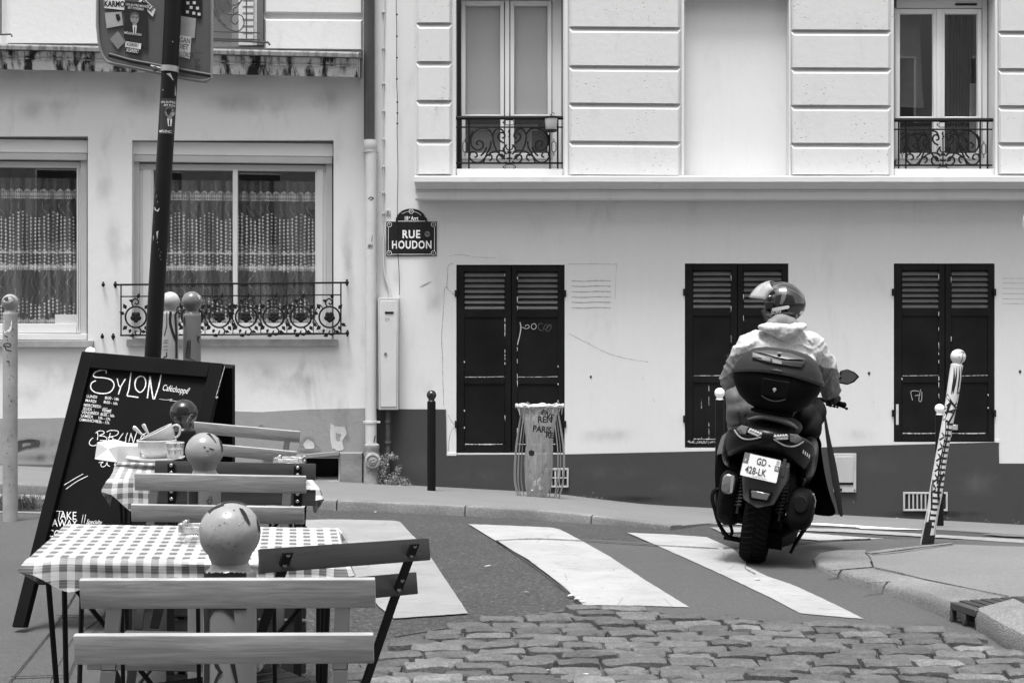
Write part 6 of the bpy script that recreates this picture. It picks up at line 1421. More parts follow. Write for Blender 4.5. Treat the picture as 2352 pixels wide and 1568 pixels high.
# ---------------------------------------------------------------- folding chairs (local frame: sitter faces -y)
strap_m = M_('sky_lit_strap', .065, .35, .2, 8, .05, 60); bolt_m = M_('steel_bolt', .28, .3, .2, 30, 0, 30, metal=.6); wood_e = M_('slat_edge_wood', .40, .5, .2, 20, .1, 40)  # straps are black metal, the sky's reflection put in as a paler grey
def chair(name, label, x, y, z_top, ang, L=.46, folded=False, wd_=wood, roll=0, zg=None, tip=.36):
    zg = Z(x, y) + .10 if zg is None else zg; H = z_top - zg
    M = T(x, y, zg) @ RZ(ang) @ RY(roll); t = thing(name, label, 'folding chair', group='slatted folding bistro chairs', M=M)
    def part(nm, bm, m, par=t, **k): return obj(nm, bm, m, par, local=True, **k)
    seat_z = H - .40
    # slats, their back face towards +y
    lean = lambda z: -.02 - (H - z) * (tip if not folded else .12)
    for i, zt_ in enumerate((H - .0, H - .080)):
        bm = N(); zc_ = zt_ - .024; yc = lean(zc_); box(bm, -L / 2, L / 2, yc - .016, yc - .004, zt_ - .048, zt_)
        bmesh.ops.rotate(bm, verts=bm.verts, cent=(0, yc, zc_), matrix=Matrix.Rotation(R(12), 3, 'X')); part('back_slat', bm, wd_, bev=.0025, seg=2)
    xs = L / 2 - .052
    for sx in (-1, 1):
        up = [(sx * xs, lean(H - .004) + .001, H - .008), (sx * xs, lean(H - .14) + .001, H - .14), (sx * (xs + .004), lean(seat_z) + .004, seat_z), (sx * (xs + .004), lean(seat_z) - (.13 if not folded else .01), seat_z - .26), (sx * (xs + .01), lean(seat_z) - (.24 if not folded else -.0), .0)]
        bm = N()
        for a, b in zip(up, up[1:]): bar(bm, a, b, .024, .006, (0, 1, 0))
        lg = part('leg', bm, black_metal if wd_ is wood_d else strap_m, bev=.0015)
        bm = N()
        for i, zt_ in enumerate((H, H - .080)):
            for dz in (.014, .036): zz_ = zt_ - dz; lathe(bm, [(.0052, 0), (.0052, .0025), (.0032, .0036), (.0024, .002), (0, .002)], 12, T(sx * xs, lean(zz_) + .004, zz_) @ RX(-90 + 12))
        part('bolt', bm, bolt_m, lg)
        # rear leg
        bm = N(); xo = xs - .016
        if not folded: bar(bm, (sx * xo, lean(seat_z) - .34, seat_z), (sx * xo, .12, 0), .022, .006, (0, 1, 0))
        else: bar(bm, (sx * xo, lean(seat_z) - .03, seat_z + .1), (sx * xo, lean(0) - .05, 0), .022, .006, (0, 1, 0))
        part('leg', bm, black_metal)
    ys = lean(seat_z)
    for i in range(6):
        bm = N()
        if not folded: yy = ys - .05 - i * .058; box(bm, -L / 2 + .03, L / 2 - .03, yy - .048, yy, seat_z - .006, seat_z + .010)
        else: zz_ = seat_z + .02 - i * .058; yy = lean(zz_) - .035; box(bm, -L / 2 + .03, L / 2 - .03, yy - .016, yy, zz_ - .048, zz_)
        part('seat_slat', bm, wd_, bev=.0025)
    bm = N()
    for (yy, zz_) in ((up[-1][1], .10), (.08 if not folded else lean(0) - .05, .14), (ys - .12, seat_z - .02)): tube(bm, [(-xs, yy, zz_), (xs, yy, zz_)], .005, 8)
    part('stretcher', bm, black_metal)
    return t
# nearest chair: looked at from its sitter's side
def at(px, py, Y): return P(px, py, Y)
q = at(529, 1318, 2.14); chair('bistro_chair', 'nearest slatted chair, right at the bottom of the view, facing the viewer', q.x, q.y + .02, q.z, .8, .462)
q = at(495.5, 1085, 3.69); chair('bistro_chair', 'light slatted chair facing the viewer from beyond the empty checked table', q.x, q.y + .02, q.z, .8, .465, roll=1.1, folded=False)
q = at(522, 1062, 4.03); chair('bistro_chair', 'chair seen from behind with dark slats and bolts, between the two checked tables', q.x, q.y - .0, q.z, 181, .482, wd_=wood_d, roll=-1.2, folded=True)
q = at(536, 974, 5.62); chair('bistro_chair', 'pale slatted chair turned slightly at the far side of the laden table', q.x, q.y, q.z, -6, .45, roll=4.6)
# the turned chair on the right
pl_c, pr_c = P(596, 1268, 2.64), P(984, 1242, 2.90); mid = (pl_c + pr_c) / 2 + Vector((-.010, 0, 0)); an = math.degrees(math.atan2(pr_c.y - pl_c.y, pr_c.x - pl_c.x))
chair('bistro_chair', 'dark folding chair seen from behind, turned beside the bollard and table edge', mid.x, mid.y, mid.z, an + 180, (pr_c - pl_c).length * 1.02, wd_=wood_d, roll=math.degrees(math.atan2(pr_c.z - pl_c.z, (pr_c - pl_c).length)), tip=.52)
# ---------------------------------------------------------------- tables under checked oilcloth
def table(nm, lab, lab2, NL, NR, FL, FR, drop, square=.034, rowp=.056):
    """four top corners (near left, near right, far left, far right)"""
    z = (NL.z + NR.z + FL.z + FR.z) / 4; c = (NL + NR + FL + FR) / 4; zg = Z(c.x, c.y) + .10
    t = thing(nm, lab, 'table', (c.x, c.y, zg), 'bistro tables')
    sh = .99
    bm = N(); dn = Vector((0, 0, -.006)); pts = [c + (p - c) * .985 + dn for p in (NL, NR, FR, FL)]; prism(bm, pts, (0, 0, -.022)); obj('table_top', bm, wood, t, bev=.002)
    # folding rod base: two crossed hairpin frames
    def g_(p, k): q = c + (p - c) * k; return Vector((q.x, q.y, zg))
    for (a, b, e) in ((NL, FL, FR), (NR, FR, FL)):
        ax_ = c + (a - c) * .90 + Vector((0, 0, -.03)); bx = c + (b - c) * .86 + Vector((0, 0, -.03)); f1 = g_(a, .84); f2 = g_(b, .84)
        bm = N(); tube(bm, [ax_, f2.lerp(f1, .55)], .0065, 8); tube(bm, [ax_.lerp(bx, .42), f2.lerp(f1, .60)], .0065, 8); tube(bm, [f1, f2], .0065, 8); tube(bm, [bx, f2.lerp(f1, .42)], .0065, 8); obj('leg', bm, black_metal, t)
    bm = N(); tube(bm, [g_(NL, .84) + Vector((0, 0, .02)), (NR + FR) / 2 + Vector((0, 0, -.04))], .006, 8); tube(bm, [g_(NR, .84) + Vector((0, 0, .02)), (NL + FL) / 2 + Vector((0, 0, -.04))], .006, 8)
    for s_ in (.25, .5, .75): a = NL.lerp(NR, s_); tube(bm, [Vector((a.x, a.y + .1, z - .04)), Vector((a.x, a.y + .14, zg + .02))], .005, 6)
    tube(bm, [g_(NL, .84).lerp(g_(NR, .84), .0) + Vector((0, 0, .25)), g_(NR, .84) + Vector((0, 0, .25))], .006, 8); obj('brace', bm, black_metal, t)
    # the cloth: top and four skirts; corners flare
    bm = N(); uvl = bm.loops.layers.uv.new('UVMap'); W_ = (NR - NL).length; Dp = ((FL - NL).length); nx, ny = 40, 24
    def top(s_, q_): return NL.lerp(NR, s_).lerp(FL.lerp(FR, s_), q_)
    grid = [[bm.verts.new(top(i / nx, j / ny) + Vector((0, 0, .0012 * noise.noise(Vector((i * .4, j * .4, 2)))))) for i in range(nx + 1)] for j in range(ny + 1)]
    uv = {}
    for j in range(ny + 1):
        for i in range(nx + 1): uv[grid[j][i]] = (i / nx * W_ / square, j / ny * Dp / rowp)
    for j in range(ny):
        for i in range(nx): bm.faces.new((grid[j][i], grid[j][i + 1], grid[j + 1][i + 1], grid[j + 1][i]))
    ring = [grid[0][i] for i in range(nx + 1)] + [grid[j][nx] for j in range(1, ny + 1)] + [grid[ny][i] for i in range(nx - 1, -1, -1)] + [grid[j][0] for j in range(ny - 1, 0, -1)]
    m = len(ring); prev = ring; per = 0
    cornr = {0: 0, nx: 1, nx + ny: 2, 2 * nx + ny: 3}
    for lv in range(1, 8):
        q_ = lv / 7; new = []
        for k, v in enumerate(ring):
            dcor = min(min(abs(k - cc), m - abs(k - cc)) for cc in cornr); n_ = Vector((ring[(k + 1) % m].co - ring[k - 1].co)); n_ = Vector((n_.y, -n_.x, 0)).normalized()
            fl = math.exp(-(dcor / 3.0) ** 2); dd = drop * (.85 + .65 * math.exp(-((dcor - 5) / 3.5) ** 2) - .35 * fl) + .004 * noise.noise(Vector((k * .3, 5, 1)))
            o_ = n_ * (.006 * min(1, lv / 2) + .022 * fl * q_ - .004 * q_ * (1 - fl) + .004 * noise.noise(Vector((k * .25, q_ * 2, 0))))
            nv = bm.verts.new(v.co + o_ + Vector((0, 0, -dd * q_ ** 1.15))); new.append(nv)
            u0, v0 = uv[v]; side = 0 if k <= nx else 1 if k <= nx + ny else 2 if k <= 2 * nx + ny else 3
            uv[nv] = (u0, v0 - dd * q_ / square) if side in (0, 2) else (u0 + dd * q_ / square, v0)
        for k in range(m): bm.faces.new((prev[k], prev[(k + 1) % m], new[(k + 1) % m], new[k]))
        prev = new
    for f in bm.faces:
        for lp in f.loops: lp[uvl].uv = uv[lp.vert]
    o = obj(nm.replace('bistro_table', 'tablecloth'), bm, gingham, recalc=True); tag(o, lab2, 'tablecloth', 'checked tablecloths'); return t
zT1 = P(65, 1278, 3.0).z
table('bistro_table', 'nearer bistro table behind the front chair, with only an ashtray on it', 'checked oilcloth on the nearer table, bearing one glass ashtray', P(68, 1279, 3.0), P(792, 1288, 2.99), P(153, 1203, 3.5), P(776, 1212, 3.47), .05)
table('bistro_table', 'farther bistro table carrying bowl, plate, tumbler and napkins', 'checked oilcloth on the farther table under the bowl and plate', P(251, 1098, 4.58), P(728, 1114, 4.52), P(272, 1060, 5.25), P(695, 1072, 5.18), .075)
# ---------------------------------------------------------------- crockery
def zX(x, y): return zb_((x, y))[0]
Yc = 5.02; kc = Yc / F; ztab = 1.45 - (1077 - YH) * 4.9 / F
def onT(px, Y=Yc): p = P(px, 0, Y); return Vector((p.x, p.y, 1.45 - .524 + (5.0 - Y) * .0))
cer = M_('glazed_stoneware', .42, .25, .08, 9, .03, 40, coat=.3); cer_w = M_('white_rim', .72, .25, .03, 9, 0, 40, coat=.3)
zt2 = onT(360).z
pt_ = P(352, 1054, Yc); zpl = pt_.z
pltt = thing('plate', 'large white plate under the bowl on the farther table', 'plate', tuple(pt_))
bm = N(); rp = 66 * kc; lathe(bm, [(0, -.008), (rp * .55, -.008), (rp * .6, -.004), (rp * .97, .006), (rp, .009), (rp * .97, .010), (rp * .6, .002), (0, .0)], 48, T(pt_.x + .008, pt_.y, pt_.z) @ RY(.7)); obj('dish', bm, cer_w, pltt)
bo = thing('bowl', 'grey bowl holding a tipped cup and two spoons', 'bowl', tuple(P(360, 1050, Yc)))
rb = 45 * kc; hb_ = 41 * kc; bm = N(); prof = [(0, 0), (rb * .5, 0), (rb * .55, .004), (rb * .80, hb_ * .32), (rb * .94, hb_ * .7), (rb, hb_), (rb * .96, hb_), (rb * .9, hb_ * .7), (rb * .75, hb_ * .35), (0, hb_ * .15)]
cbp = P(360, 1051, Yc); lathe(bm, prof, 44, T(*cbp)); obj('body', bm, cer, bo)
bm = N(); tube(bm, [cbp + Vector((rb * .98 * math.cos(a * .1571), rb * .98 * math.sin(a * .1571), hb_)) for a in range(40)], .0018, 6, closed=True); obj('rim', bm, cer_w, bo)
cu = thing('cup', 'grey cup tipped on its side inside the bowl', 'cup', tuple(P(372, 1000, Yc)))
a_ = Vector(zX(868, 398)); b_ = Vector(zX(1395, 138)); mc_ = (a_ + b_) / 2; Rm = (b_ - a_).length / 2 * kc
ang_ = math.degrees(math.atan2(-(b_.y - a_.y), b_.x - a_.x)); Mc = T(*P(mc_.x, mc_.y, Yc)) @ RY(-ang_) @ RX(6)
bm = N(); lathe(bm, [(Rm * .90, -.0), (Rm, 0), (Rm * .98, -.02), (Rm * .85, -.048), (Rm * .5, -.064), (0, -.066)], 40, Mc, cap=False); lathe(bm, [(Rm * .93, -.002), (Rm * .90, -.02), (Rm * .78, -.045), (0, -.06)], 40, Mc, cap=False); obj('body', bm, cer, cu)
bm = N(); tube(bm, [Mc @ Vector((Rm * .98 * math.cos(a * .1571), Rm * .98 * math.sin(a * .1571), 0)) for a in range(40)], .0016, 6, closed=True); obj('rim', bm, cer_w, cu)
bm = N(); hp = [zX(1405, 185), zX(1450, 158), zX(1510, 160), zX(1548, 205), zX(1540, 290), zX(1500, 350), zX(1440, 378)]; tube(bm, [P(x, y, Yc) for x, y in smooth_path(hp)], .0042, 10); obj('handle', bm, cer, cu)
silv = M_('bright_steel', .75, .2, .02, 9, 0, 30, metal=.55)
for k, (pts, lab) in enumerate(((((735, 185), (800, 235), (870, 300), (945, 355)), 'left of the two spoons in the bowl, leaning further over'), (((905, 135), (940, 200), (980, 270), (1012, 330)), 'right spoon in the bowl, standing more upright'))):
    q_ = [P(*zX(*p), Yc - .03) for p in pts]; s_ = thing('spoon', lab, 'spoon', tuple(q_[-1]), 'spoons in the bowl')
    sm = smooth_path([tuple(p) for p in q_], 5); n_ = len(sm); bm = N(); tube(bm, sm, [.0078 * max(.45, min(1, .7 + i * .12)) if i < 4 else max(.0035, .0088 - i * .00045) for i in range(n_)], 10, flat_=.6); obj('handle', bm, silv, s_)
nb_ = thing('napkin_pack', 'white folded napkin packet left of the bowl', 'napkins', tuple(P(270, 1062, Yc + .05)))
Yn = Yc + .03
pp_ = {k: P(*zX(*v), Yn + dy) for k, v, dy in (('a', (112, 452), .02), ('b', (412, 398), .06), ('c', (470, 512), -.04), ('d', (458, 795), -.04), ('e', (70, 740), .02), ('f', (860, 512), .0), ('g', (860, 795), .0), ('h', (640, 462), .08), ('i', (845, 470), .1))}
bm = N(); V_ = {k: bm.verts.new(v) for k, v in pp_.items()}; mid_ = bm.verts.new(P(*zX(265, 770), Yn - .055)); top_ = bm.verts.new(P(*zX(300, 560), Yn - .03))
for f in (('a', 'b', 'T'), ('b', 'c', 'T'), ('c', 'd', 'T'), ('a', 'T', 'e')): bm.faces.new([top_ if k == 'T' else V_[k] for k in f])
bm.faces.new((V_['e'], top_, mid_)); bm.faces.new((mid_, top_, V_['d'])); bm.faces.new((V_['c'], V_['f'], V_['g'], V_['d'])); bm.faces.new((V_['b'], V_['h'], V_['c'])); bm.faces.new((V_['h'], V_['i'], V_['f'], V_['c']))
obj('wrapper', bm, M_('napkin_paper', .62, .8, .05, 9, .1, 30), nb_, smooth=False)
def tumbler(lab, nm, px, pyb, Y, rpx, hpx, water=True, facets=False):
    c = P(px, pyb, Y); k = Y / F; t = thing(nm, lab, 'glass' if nm == 'tumbler' else 'ashtray', tuple(c)); r_, h = rpx * k, hpx * k; bm = N()
    lathe(bm, [(0, 0), (r_ * .85, 0), (r_ * .88, .003), (r_, h), (r_ * .95, h), (r_ * .84, h * .22), (0, h * .18)], 10 if facets else 30, T(*c)); obj('body', bm, clear, t, smooth=not facets)
    bm = N(); tube(bm, [c + Vector((r_ * .98 * math.cos(a * .2094), r_ * .98 * math.sin(a * .2094), h)) for a in range(30)], .0012, 5, closed=True); obj('rim', bm, M_('glass_rim', .75, .15, 0, 5, 0, 20, coat=.5), t)
    bm = N()
    if facets:
        for a in range(4): aa = a * 1.57 + .4; ball(bm, c + Vector((r_ * .9 * math.cos(aa), r_ * .9 * math.sin(aa), h * .75)), .005, .005, h * .3, 8)
    else:
        for a in range(8): aa = a * .785; ball(bm, c + Vector((r_ * .82 * math.cos(aa), r_ * .82 * math.sin(aa), h * .32)), .003, .003, h * .22, 8)
        lathe(bm, [(0, h * .6), (r_ * .9, h * .6), (r_ * .9, h * .62), (0, h * .62)], 24, T(*c))
    obj('highlight_facet', bm, M_('thick_glass', .50, .1, .4, 60, 0, 20, coat=.5), t); return t
tumbler('water tumbler beside the bowl on the farther table', 'tumbler', 402, 1053, 4.9, 21, 37)
def ashtray(lab, cx, py0, py1, Y, wpx):
    """square pressed-glass ashtray"""
    k = Y / F; c = P(cx, py1, Y); h = (py1 - py0) * k; w_ = wpx / 2 * k; t = thing('ashtray', lab, 'ashtray', tuple(c), 'glass ashtrays'); bm = N()
    box(bm, c.x - w_, c.x + w_, c.y - w_, c.y + w_, c.z, c.z + h * .3)
    for sx, sy in ((-1, -1), (1, -1), (-1, 1), (1, 1)): box(bm, c.x + sx * w_ - (.014 if sx > 0 else 0), c.x + sx * w_ + (.014 if sx < 0 else 0), c.y + sy * w_ - (.014 if sy > 0 else 0), c.y + sy * w_ + (.014 if sy < 0 else 0), c.z + h * .3, c.z + h)
    obj('body', bm, clear, t, bev=.002)
    bm = N()
    for sx in (-1, 1): box(bm, c.x + sx * w_ * .86 - .005, c.x + sx * w_ * .86 + .005, c.y - w_ * .9, c.y + w_ * .9, c.z + h * .42, c.z + h * .93)
    box(bm, c.x - w_ * .7, c.x + w_ * .7, c.y - w_ * .95, c.y - w_ * .85, c.z + h * .35, c.z + h * .8); box(bm, c.x - w_ * .7, c.x + w_ * .7, c.y + w_ * .85, c.y + w_ * .95, c.z + h * .35, c.z + h * .8)
    obj('rim', bm, M_('glass_side', .42, .12, .8, 50, 0, 20, coat=.5), t, bev=.002)
ashtray('glass ashtray behind the nearest bollard ball on the nearer table', 447, 1196, 1236, 3.22, 62)
ashtray('low glass ashtray at the right end of the farther table', 666, 1047, 1065, 4.98, 66)
# ---------------------------------------------------------------- the scooter, local frame: rear tyre contact at the origin, x right, y forward, z up
W0 = P(1728, 1281, 8.15); W0.z = Z(W0.x, W0.y) + .004
LEAN = 8.5
SM = T(*W0) @ RZ(-15) @ RY(LEAN)
sc_ = thing('scooter', 'black maxi scooter seen from behind with top case and rider', 'scooter', M=SM)
body_m = M_('scooter_paint', .005, .3, .15, 4, .02, 40, coat=.05, spec=.15); plas = M_('matt_plastic', .006, .6, .25, 7, .08, 80, spec=.05); tyre = M_('tyre_rubber', .006, .9, .3, 12, .3, 60, spec=.05); dgrey = M_('grey_plastic', .055, .5, .15, 7, .08, 80, spec=.1); chrome = M_('brushed_metal', .35, .3, .3, 12, .05, 80, metal=.8); case_m = M_('case_lower', .004, .55, .2, 6, .08, 90, spec=.05); case_l = M_('case_lid', .024, .45, .15, 6, .05, 90, spec=.12); lens_m = M_('lamp_lens', .30, .12, .6, 35, .3, 60, coat=.6); refl = M_('reflector', .10, .15, .2, 40, .2, 90, coat=.6)
def spart(nm, bm, m, par=None, **k): return obj(nm, bm, m, par or sc_, local=True, **k)
def loft(bm, secs, n=20, p=2.4, close=True):
    """secs = [(x, y, z, rx, rz, rotation about x)] superellipse rings; ring plane is x-z, turned"""
    rings = []
    for (x, y, z, rx, rz, ro) in secs:
        row = []
        for k in range(n):
            a = 2 * math.pi * k / n; c, s = math.cos(a), math.sin(a); u = rx * math.copysign(abs(c) ** (2 / p), c); v = rz * math.copysign(abs(s) ** (2 / p), s)
            row.append(bm.verts.new((x + u, y - v * math.sin(R(ro)), z + v * math.cos(R(ro)))))
        rings.append(row)
    for a, b in zip(rings, rings[1:]):
        for k in range(n): bm.faces.new((a[k], a[(k + 1) % n], b[(k + 1) % n], b[k]))
    if close: bm.faces.new(rings[0]); bm.faces.new(list(reversed(rings[-1])))
def subd(o, lv=2):
    m = o.modifiers.new('s', 'SUBSURF'); m.levels = lv; m.render_levels = lv; return o
# wheels
def wheel(y, r, wd, x=0):
    w_ = thing('wheel', None, None, (x, y, r)); w_.parent = sc_
    bm = N(); prof = [(r - .075, -wd * .36), (r - .05, -wd * .47), (r - .022, -wd * .5), (r - .006, -wd * .33), (r, 0), (r - .006, wd * .33), (r - .022, wd * .5), (r - .05, wd * .47), (r - .075, wd * .36)]
    lathe(bm, prof, 64, RY(90), cap=False); obj('tyre', bm, tyre, w_, local=True)
    bm = N()   # tread blocks
    for i in range(44):
        for sg in (-1, 1):
            a = i / 44 * 2 * math.pi + (.07 if sg > 0 else 0); pts = []
            for (rr, xx, da) in ((r - .001, .008, 0), (r - .004, wd * .28, .05), (r - .016, wd * .42, .09)): pts.append(((xx * sg), rr * math.cos(a + da), rr * math.sin(a + da)))
            tube(bm, pts, .005, 5)
    obj('tread', bm, M_('tread_rubber', .012, .9, spec=.05), w_, local=True)
    bm = N(); lathe(bm, [(.03, -wd * .3), (r - .09, -wd * .33), (r - .07, -wd * .36), (r - .07, wd * .36), (r - .09, wd * .33), (.03, wd * .3)], 40, RY(90)); obj('rim', bm, M_('rim_alloy', .03, .4, .2, 9, .05, 50, metal=.5), w_, local=True)
    return w_
wheel(0, .262, .155); wheel(1.48, .275, .12)
# rear hugger and plate holder: the grey wedge behind the wheel
bm = N(); o_ = [(-.115, -.33, .64), (.145, -.33, .64), (.150, -.325, .56), (.095, -.36, .41), (.005, -.375, .375), (-.085, -.36, .41), (-.11, -.325, .52)]
prism(bm, o_, (0, .05, .02)); spart('plate_carrier', bm, dgrey, bev=.012, seg=3)
bm = N(); prism(bm, [(-.062, -.372, .482), (.082, -.372, .482), (.066, -.378, .420), (-.048, -.378, .420)], (0, .02, 0)); f_ = spart('reflector_mount', bm, plas, bev=.004)
bm = N(); prism(bm, [(-.044, -.382, .474), (.064, -.382, .474), (.052, -.384, .434), (-.036, -.384, .434)], (0, .006, 0)); spart('reflector', bm, refl, bev=.003)
bm = N()
for sx in (-.075, .115): prism(bm, [(sx - .008, -.335, .68), (sx + .008, -.335, .68), (sx + .008, -.335, .58), (sx - .008, -.335, .58)], (0, .02, 0))
spart('bracket', bm, M_('bracket_grey', .06, .4))
# number plate, as it hangs a little askew
PM = T(-.012, -.372, .612) @ RY(3.0) @ RX(-12)
pl8 = thing('number_plate', None, None, M=PM); pl8.parent = sc_
bm = N(); box(bm, -.105, .105, -.0015, .0015, -.067, .067); obj('plate', bm, M_('plate_white', .66, .45, .04, 6, .02, 40), pl8, bev=.004, local=True)
def ltext(s, x, z, size, m, par, bold=.0, sx=1.0, y=-.004, rotz=0):
    bm = N(); L = Pl((0, y, 0), (0, -1, 0)); text(bm, lambda a, b, d=0: Vector((a, y, -b)), s, x, -z, size, 0, 0, bold, sx); return obj('lettering', bm, m, par, local=True, recalc=False)
pink = M_('plate_ink', .045, .6)
ltext('GD', -.030, .014, .056, pink, pl8, .012, .70); ltext('-', .040, .010, .056, pink, pl8, .012, .74); ltext('428-LK', -.083, -.046, .058, pink, pl8, .012, .70)
ltext('DYNAMIC SPORT MOTO', -.038, -.0605, .0075, pink, pl8, .01); ltext('VICTORIA', .042, -.0605, .0065, pink, pl8, .01) if False else None
for (x0, x1, z0, z1, tx, tz) in ((-.104, -.074, .006, .066, 'F', .016), (.078, .104, -.002, .030, '75', .006)):
    bm = N(); box(bm, x0, x1, -.0028, -.0017, z0, z1); obj('band', bm, M_('plate_band', .12, .5), pl8, local=True)
    ltext(tx, x0 + .004 + (.004 if tx == 'F' else 0), tz, .022, M_('plate_white', .66), pl8, .02, .8, -.0048)
bm = N(); box(bm, .082, .100, -.0028, -.0017, .036, .060); obj('band', bm, M_('plate_badge', .30, .5), pl8, local=True)
# tail fairing: a swept chevron with lamps let in
bm = N()
sec = [(-.262, -.05, .655, .030, .065), (-.245, -.12, .690, .035, .085), (-.20, -.20, .722, .04, .088), (-.12, -.27, .752, .05, .080), (0, -.30, .772, .06, .070), (.12, -.27, .752, .05, .080), (.20, -.20, .722, .04, .088), (.245, -.12, .690, .035, .085), (.262, -.05, .655, .030, .065)]
rings = []
for (x, y, z, th, hz) in sec:
    row = []
    for k in range(16): a = 2 * math.pi * k / 16; row.append(bm.verts.new((x * (1 + .04 * math.sin(a)), y + th * math.cos(a) * 1.2 + (.12 if math.sin(a) < -.5 else 0) * 0 + .05 * (1 - math.sin(a)) * .3, z + hz * math.sin(a))))
    rings.append(row)
for a, b in zip(rings, rings[1:]):
    for k in range(16): bm.faces.new((a[k], a[(k + 1) % 16], b[(k + 1) % 16], b[k]))
bm.faces.new(rings[0]); bm.faces.new(list(reversed(rings[-1]))); subd(spart('tail_fairing', bm, body_m))
# side panels from the tail forward, and the engine cover beneath
for sx in (-1, 1):
    bm = N(); loft(bm, [(sx * .225, -.14, .665, .045, .085, 0), (sx * .235, .05, .66, .05, .13, 0), (sx * .225, .35, .64, .06, .15, 0), (sx * .20, .62, .56, .06, .14, 0), (sx * .19, .72, .48, .05, .1, 0)], 18); subd(spart('side_fairing', bm, body_m), 2)
bm = N(); loft(bm, [(0, -.22, .80, .14, .04, 0), (0, -.10, .84, .18, .055, 0), (0, .12, .85, .17, .055, 0), (0, .32, .80, .155, .06, 0), (0, .60, .78, .14, .06, 0), (0, .72, .76, .10, .05, 0)], 22); subd(spart('seat', bm, M_('seat_vinyl', .007, .5, .2, 9, .12, 60, spec=.1)), 2)
bm = N(); tube(bm, smooth_path([(-.14, -.17, .858), (-.06, -.205, .888), (.02, -.21, .892), (.10, -.19, .876), (.15, -.15, .85)], 6), [.006 + .014 * math.sin(math.pi * i / 24) for i in range(25)], 12, flat_=.8); spart('grab_rail', bm, M_('grab_rail_grey', .20, .35, .1, 9, 0, 40, metal=.4))
# tail lamps: two winged clusters
for sx in (-1, 1):
    lm = thing('tail_lamp', None, None, (sx * .12, -.31, .80)); lm.parent = sc_
    def q(x, z, y): return (sx * x - sx * .12, y + .31, z - .80)
    bm = N(); prism(bm, [q(.030, .800, -.352), q(.110, .822, -.335), q(.118, .796, -.342), (q(.055, .782, -.352))], (0, .02, 0)); obj('lens', bm, lens_m, lm, local=True, bev=.003)
    bm = N(); prism(bm, [q(.118, .828, -.325), q(.165, .828, -.295), q(.192, .800, -.265), q(.165, .775, -.29), q(.128, .782, -.325)], (0, .02, 0)); obj('indicator', bm, refl, lm, local=True, bev=.004)
    bm = N(); tube(bm, smooth_path([q(.035, .785, -.353), q(.09, .762, -.35), q(.135, .757, -.338), q(.170, .768, -.305), q(.200, .792, -.265)], 5), .0048, 8); obj('trim', bm, chrome, lm, local=True)
    bm = N()
    for i in range(5): box(bm, *(sorted((sx * (.036 + i * .015) - sx * .12, sx * (.047 + i * .015) - sx * .12))), -.047 + i * .003, -.043 + i * .003, .003 + i * .003, .012 + i * .003)
    obj('led', bm, M_('led_white', .75, .2), lm, local=True)
bm = N(); bmt = ltext('MAXI', .150, .752, .026, M_('badge_silver', .6, .3), sc_, .02, .9, -.30); bmt.data.transform(Matrix()); bpy.data.objects.remove(bmt)
bm = N()     # small badge on the right flank, three pale strokes
for i in range(4): prism(bm, [(.205 + i * .012, -.255 + i * .012, .742 - i * .008), (.211 + i * .012, -.250 + i * .012, .742 - i * .008), (.211 + i * .012, -.250 + i * .012, .722 - i * .008), (.205 + i * .012, -.255 + i * .012, .722 - i * .008)], (0, .004, 0))
spart('badge', bm, M_('badge_silver', .6, .3))
# under-seat mass, swing arm, shock absorbers, silencer, air box
bm = N(); loft(bm, [(0, -.12, .60, .14, .10, 0), (0, .12, .56, .17, .14, 0), (0, .45, .46, .18, .20, 0), (0, .75, .40, .16, .16, 0)], 16); subd(spart('frame_cover', bm, plas), 1)
bm = N(); loft(bm, [(-.175, -.20, .36, .05, .10, 0), (-.185, -.10, .35, .075, .15, 0), (-.18, .10, .32, .08, .15, 0), (-.17, .38, .30, .07, .12, 0)], 18, 3); subd(spart('transmission_case', bm, plas), 1)
bm = N(); loft(bm, [(-.185, -.25, .462, .030, .035, 0), (-.190, -.23, .460, .062, .070, 0), (-.190, -.05, .455, .066, .085, 0), (-.18, .12, .45, .05, .07, 0)], 16, 3); subd(spart('air_box', bm, plas), 1)
bm = N(); loft(bm, [(-.190, -.262, .470, .030, .048, 0), (-.190, -.250, .470, .040, .060, 0)], 14, 3.2); spart('side_reflector', bm, M_('amber_reflector', .13, .25, .3, 40, .1, 80, coat=.5), bev=.003)
bm = N(); prism(bm, [(-.178, -.275, .525), (-.160, -.275, .527), (-.158, -.272, .425), (-.172, -.275, .425)], (0, .012, 0)); spart('trim_strip', bm, M_('trim_grey', .30, .3))
bm = N(); loft(bm, [(.235, -.30, .40, .055, .07, -8), (.240, -.285, .40, .078, .115, -8), (.240, -.10, .385, .085, .135, -8), (.225, .15, .34, .075, .11, -8), (.20, .35, .30, .05, .07, 0)], 22, 2.8); subd(spart('silencer', bm, plas), 1)
bm = N(); loft(bm, [(.240, -.312, .435, .035, .045, 0), (.240, -.300, .435, .040, .050, 0)], 18, 2); spart('silencer_cap', bm, M_('cap_black', .010, .5, .2, 9, 0, 30, spec=.1))
bm = N(); tube(bm, [(.30, -.25, .50), (.315, -.22, .46), (.315, -.2, .42)], .006, 8); spart('heat_shield_edge', bm, M_('shield_metal', .40, .3, .1, 9, 0, 30, metal=.7))
bm = N()
for sx in (-.118, .128):
    pts = []
    for i in range(90): a = i * .9; pts.append((sx + .020 * math.cos(a), -.20 + .020 * math.sin(a) + i * .0006, .34 + i * .0028))
    tube(bm, pts, .0045, 5); tube(bm, [(sx, -.20, .30), (sx, -.15, .64)], .010, 8)
spart('shock_absorber', bm, M_('spring_metal', .02, .5, .2, 9, 0, 30, metal=.2))
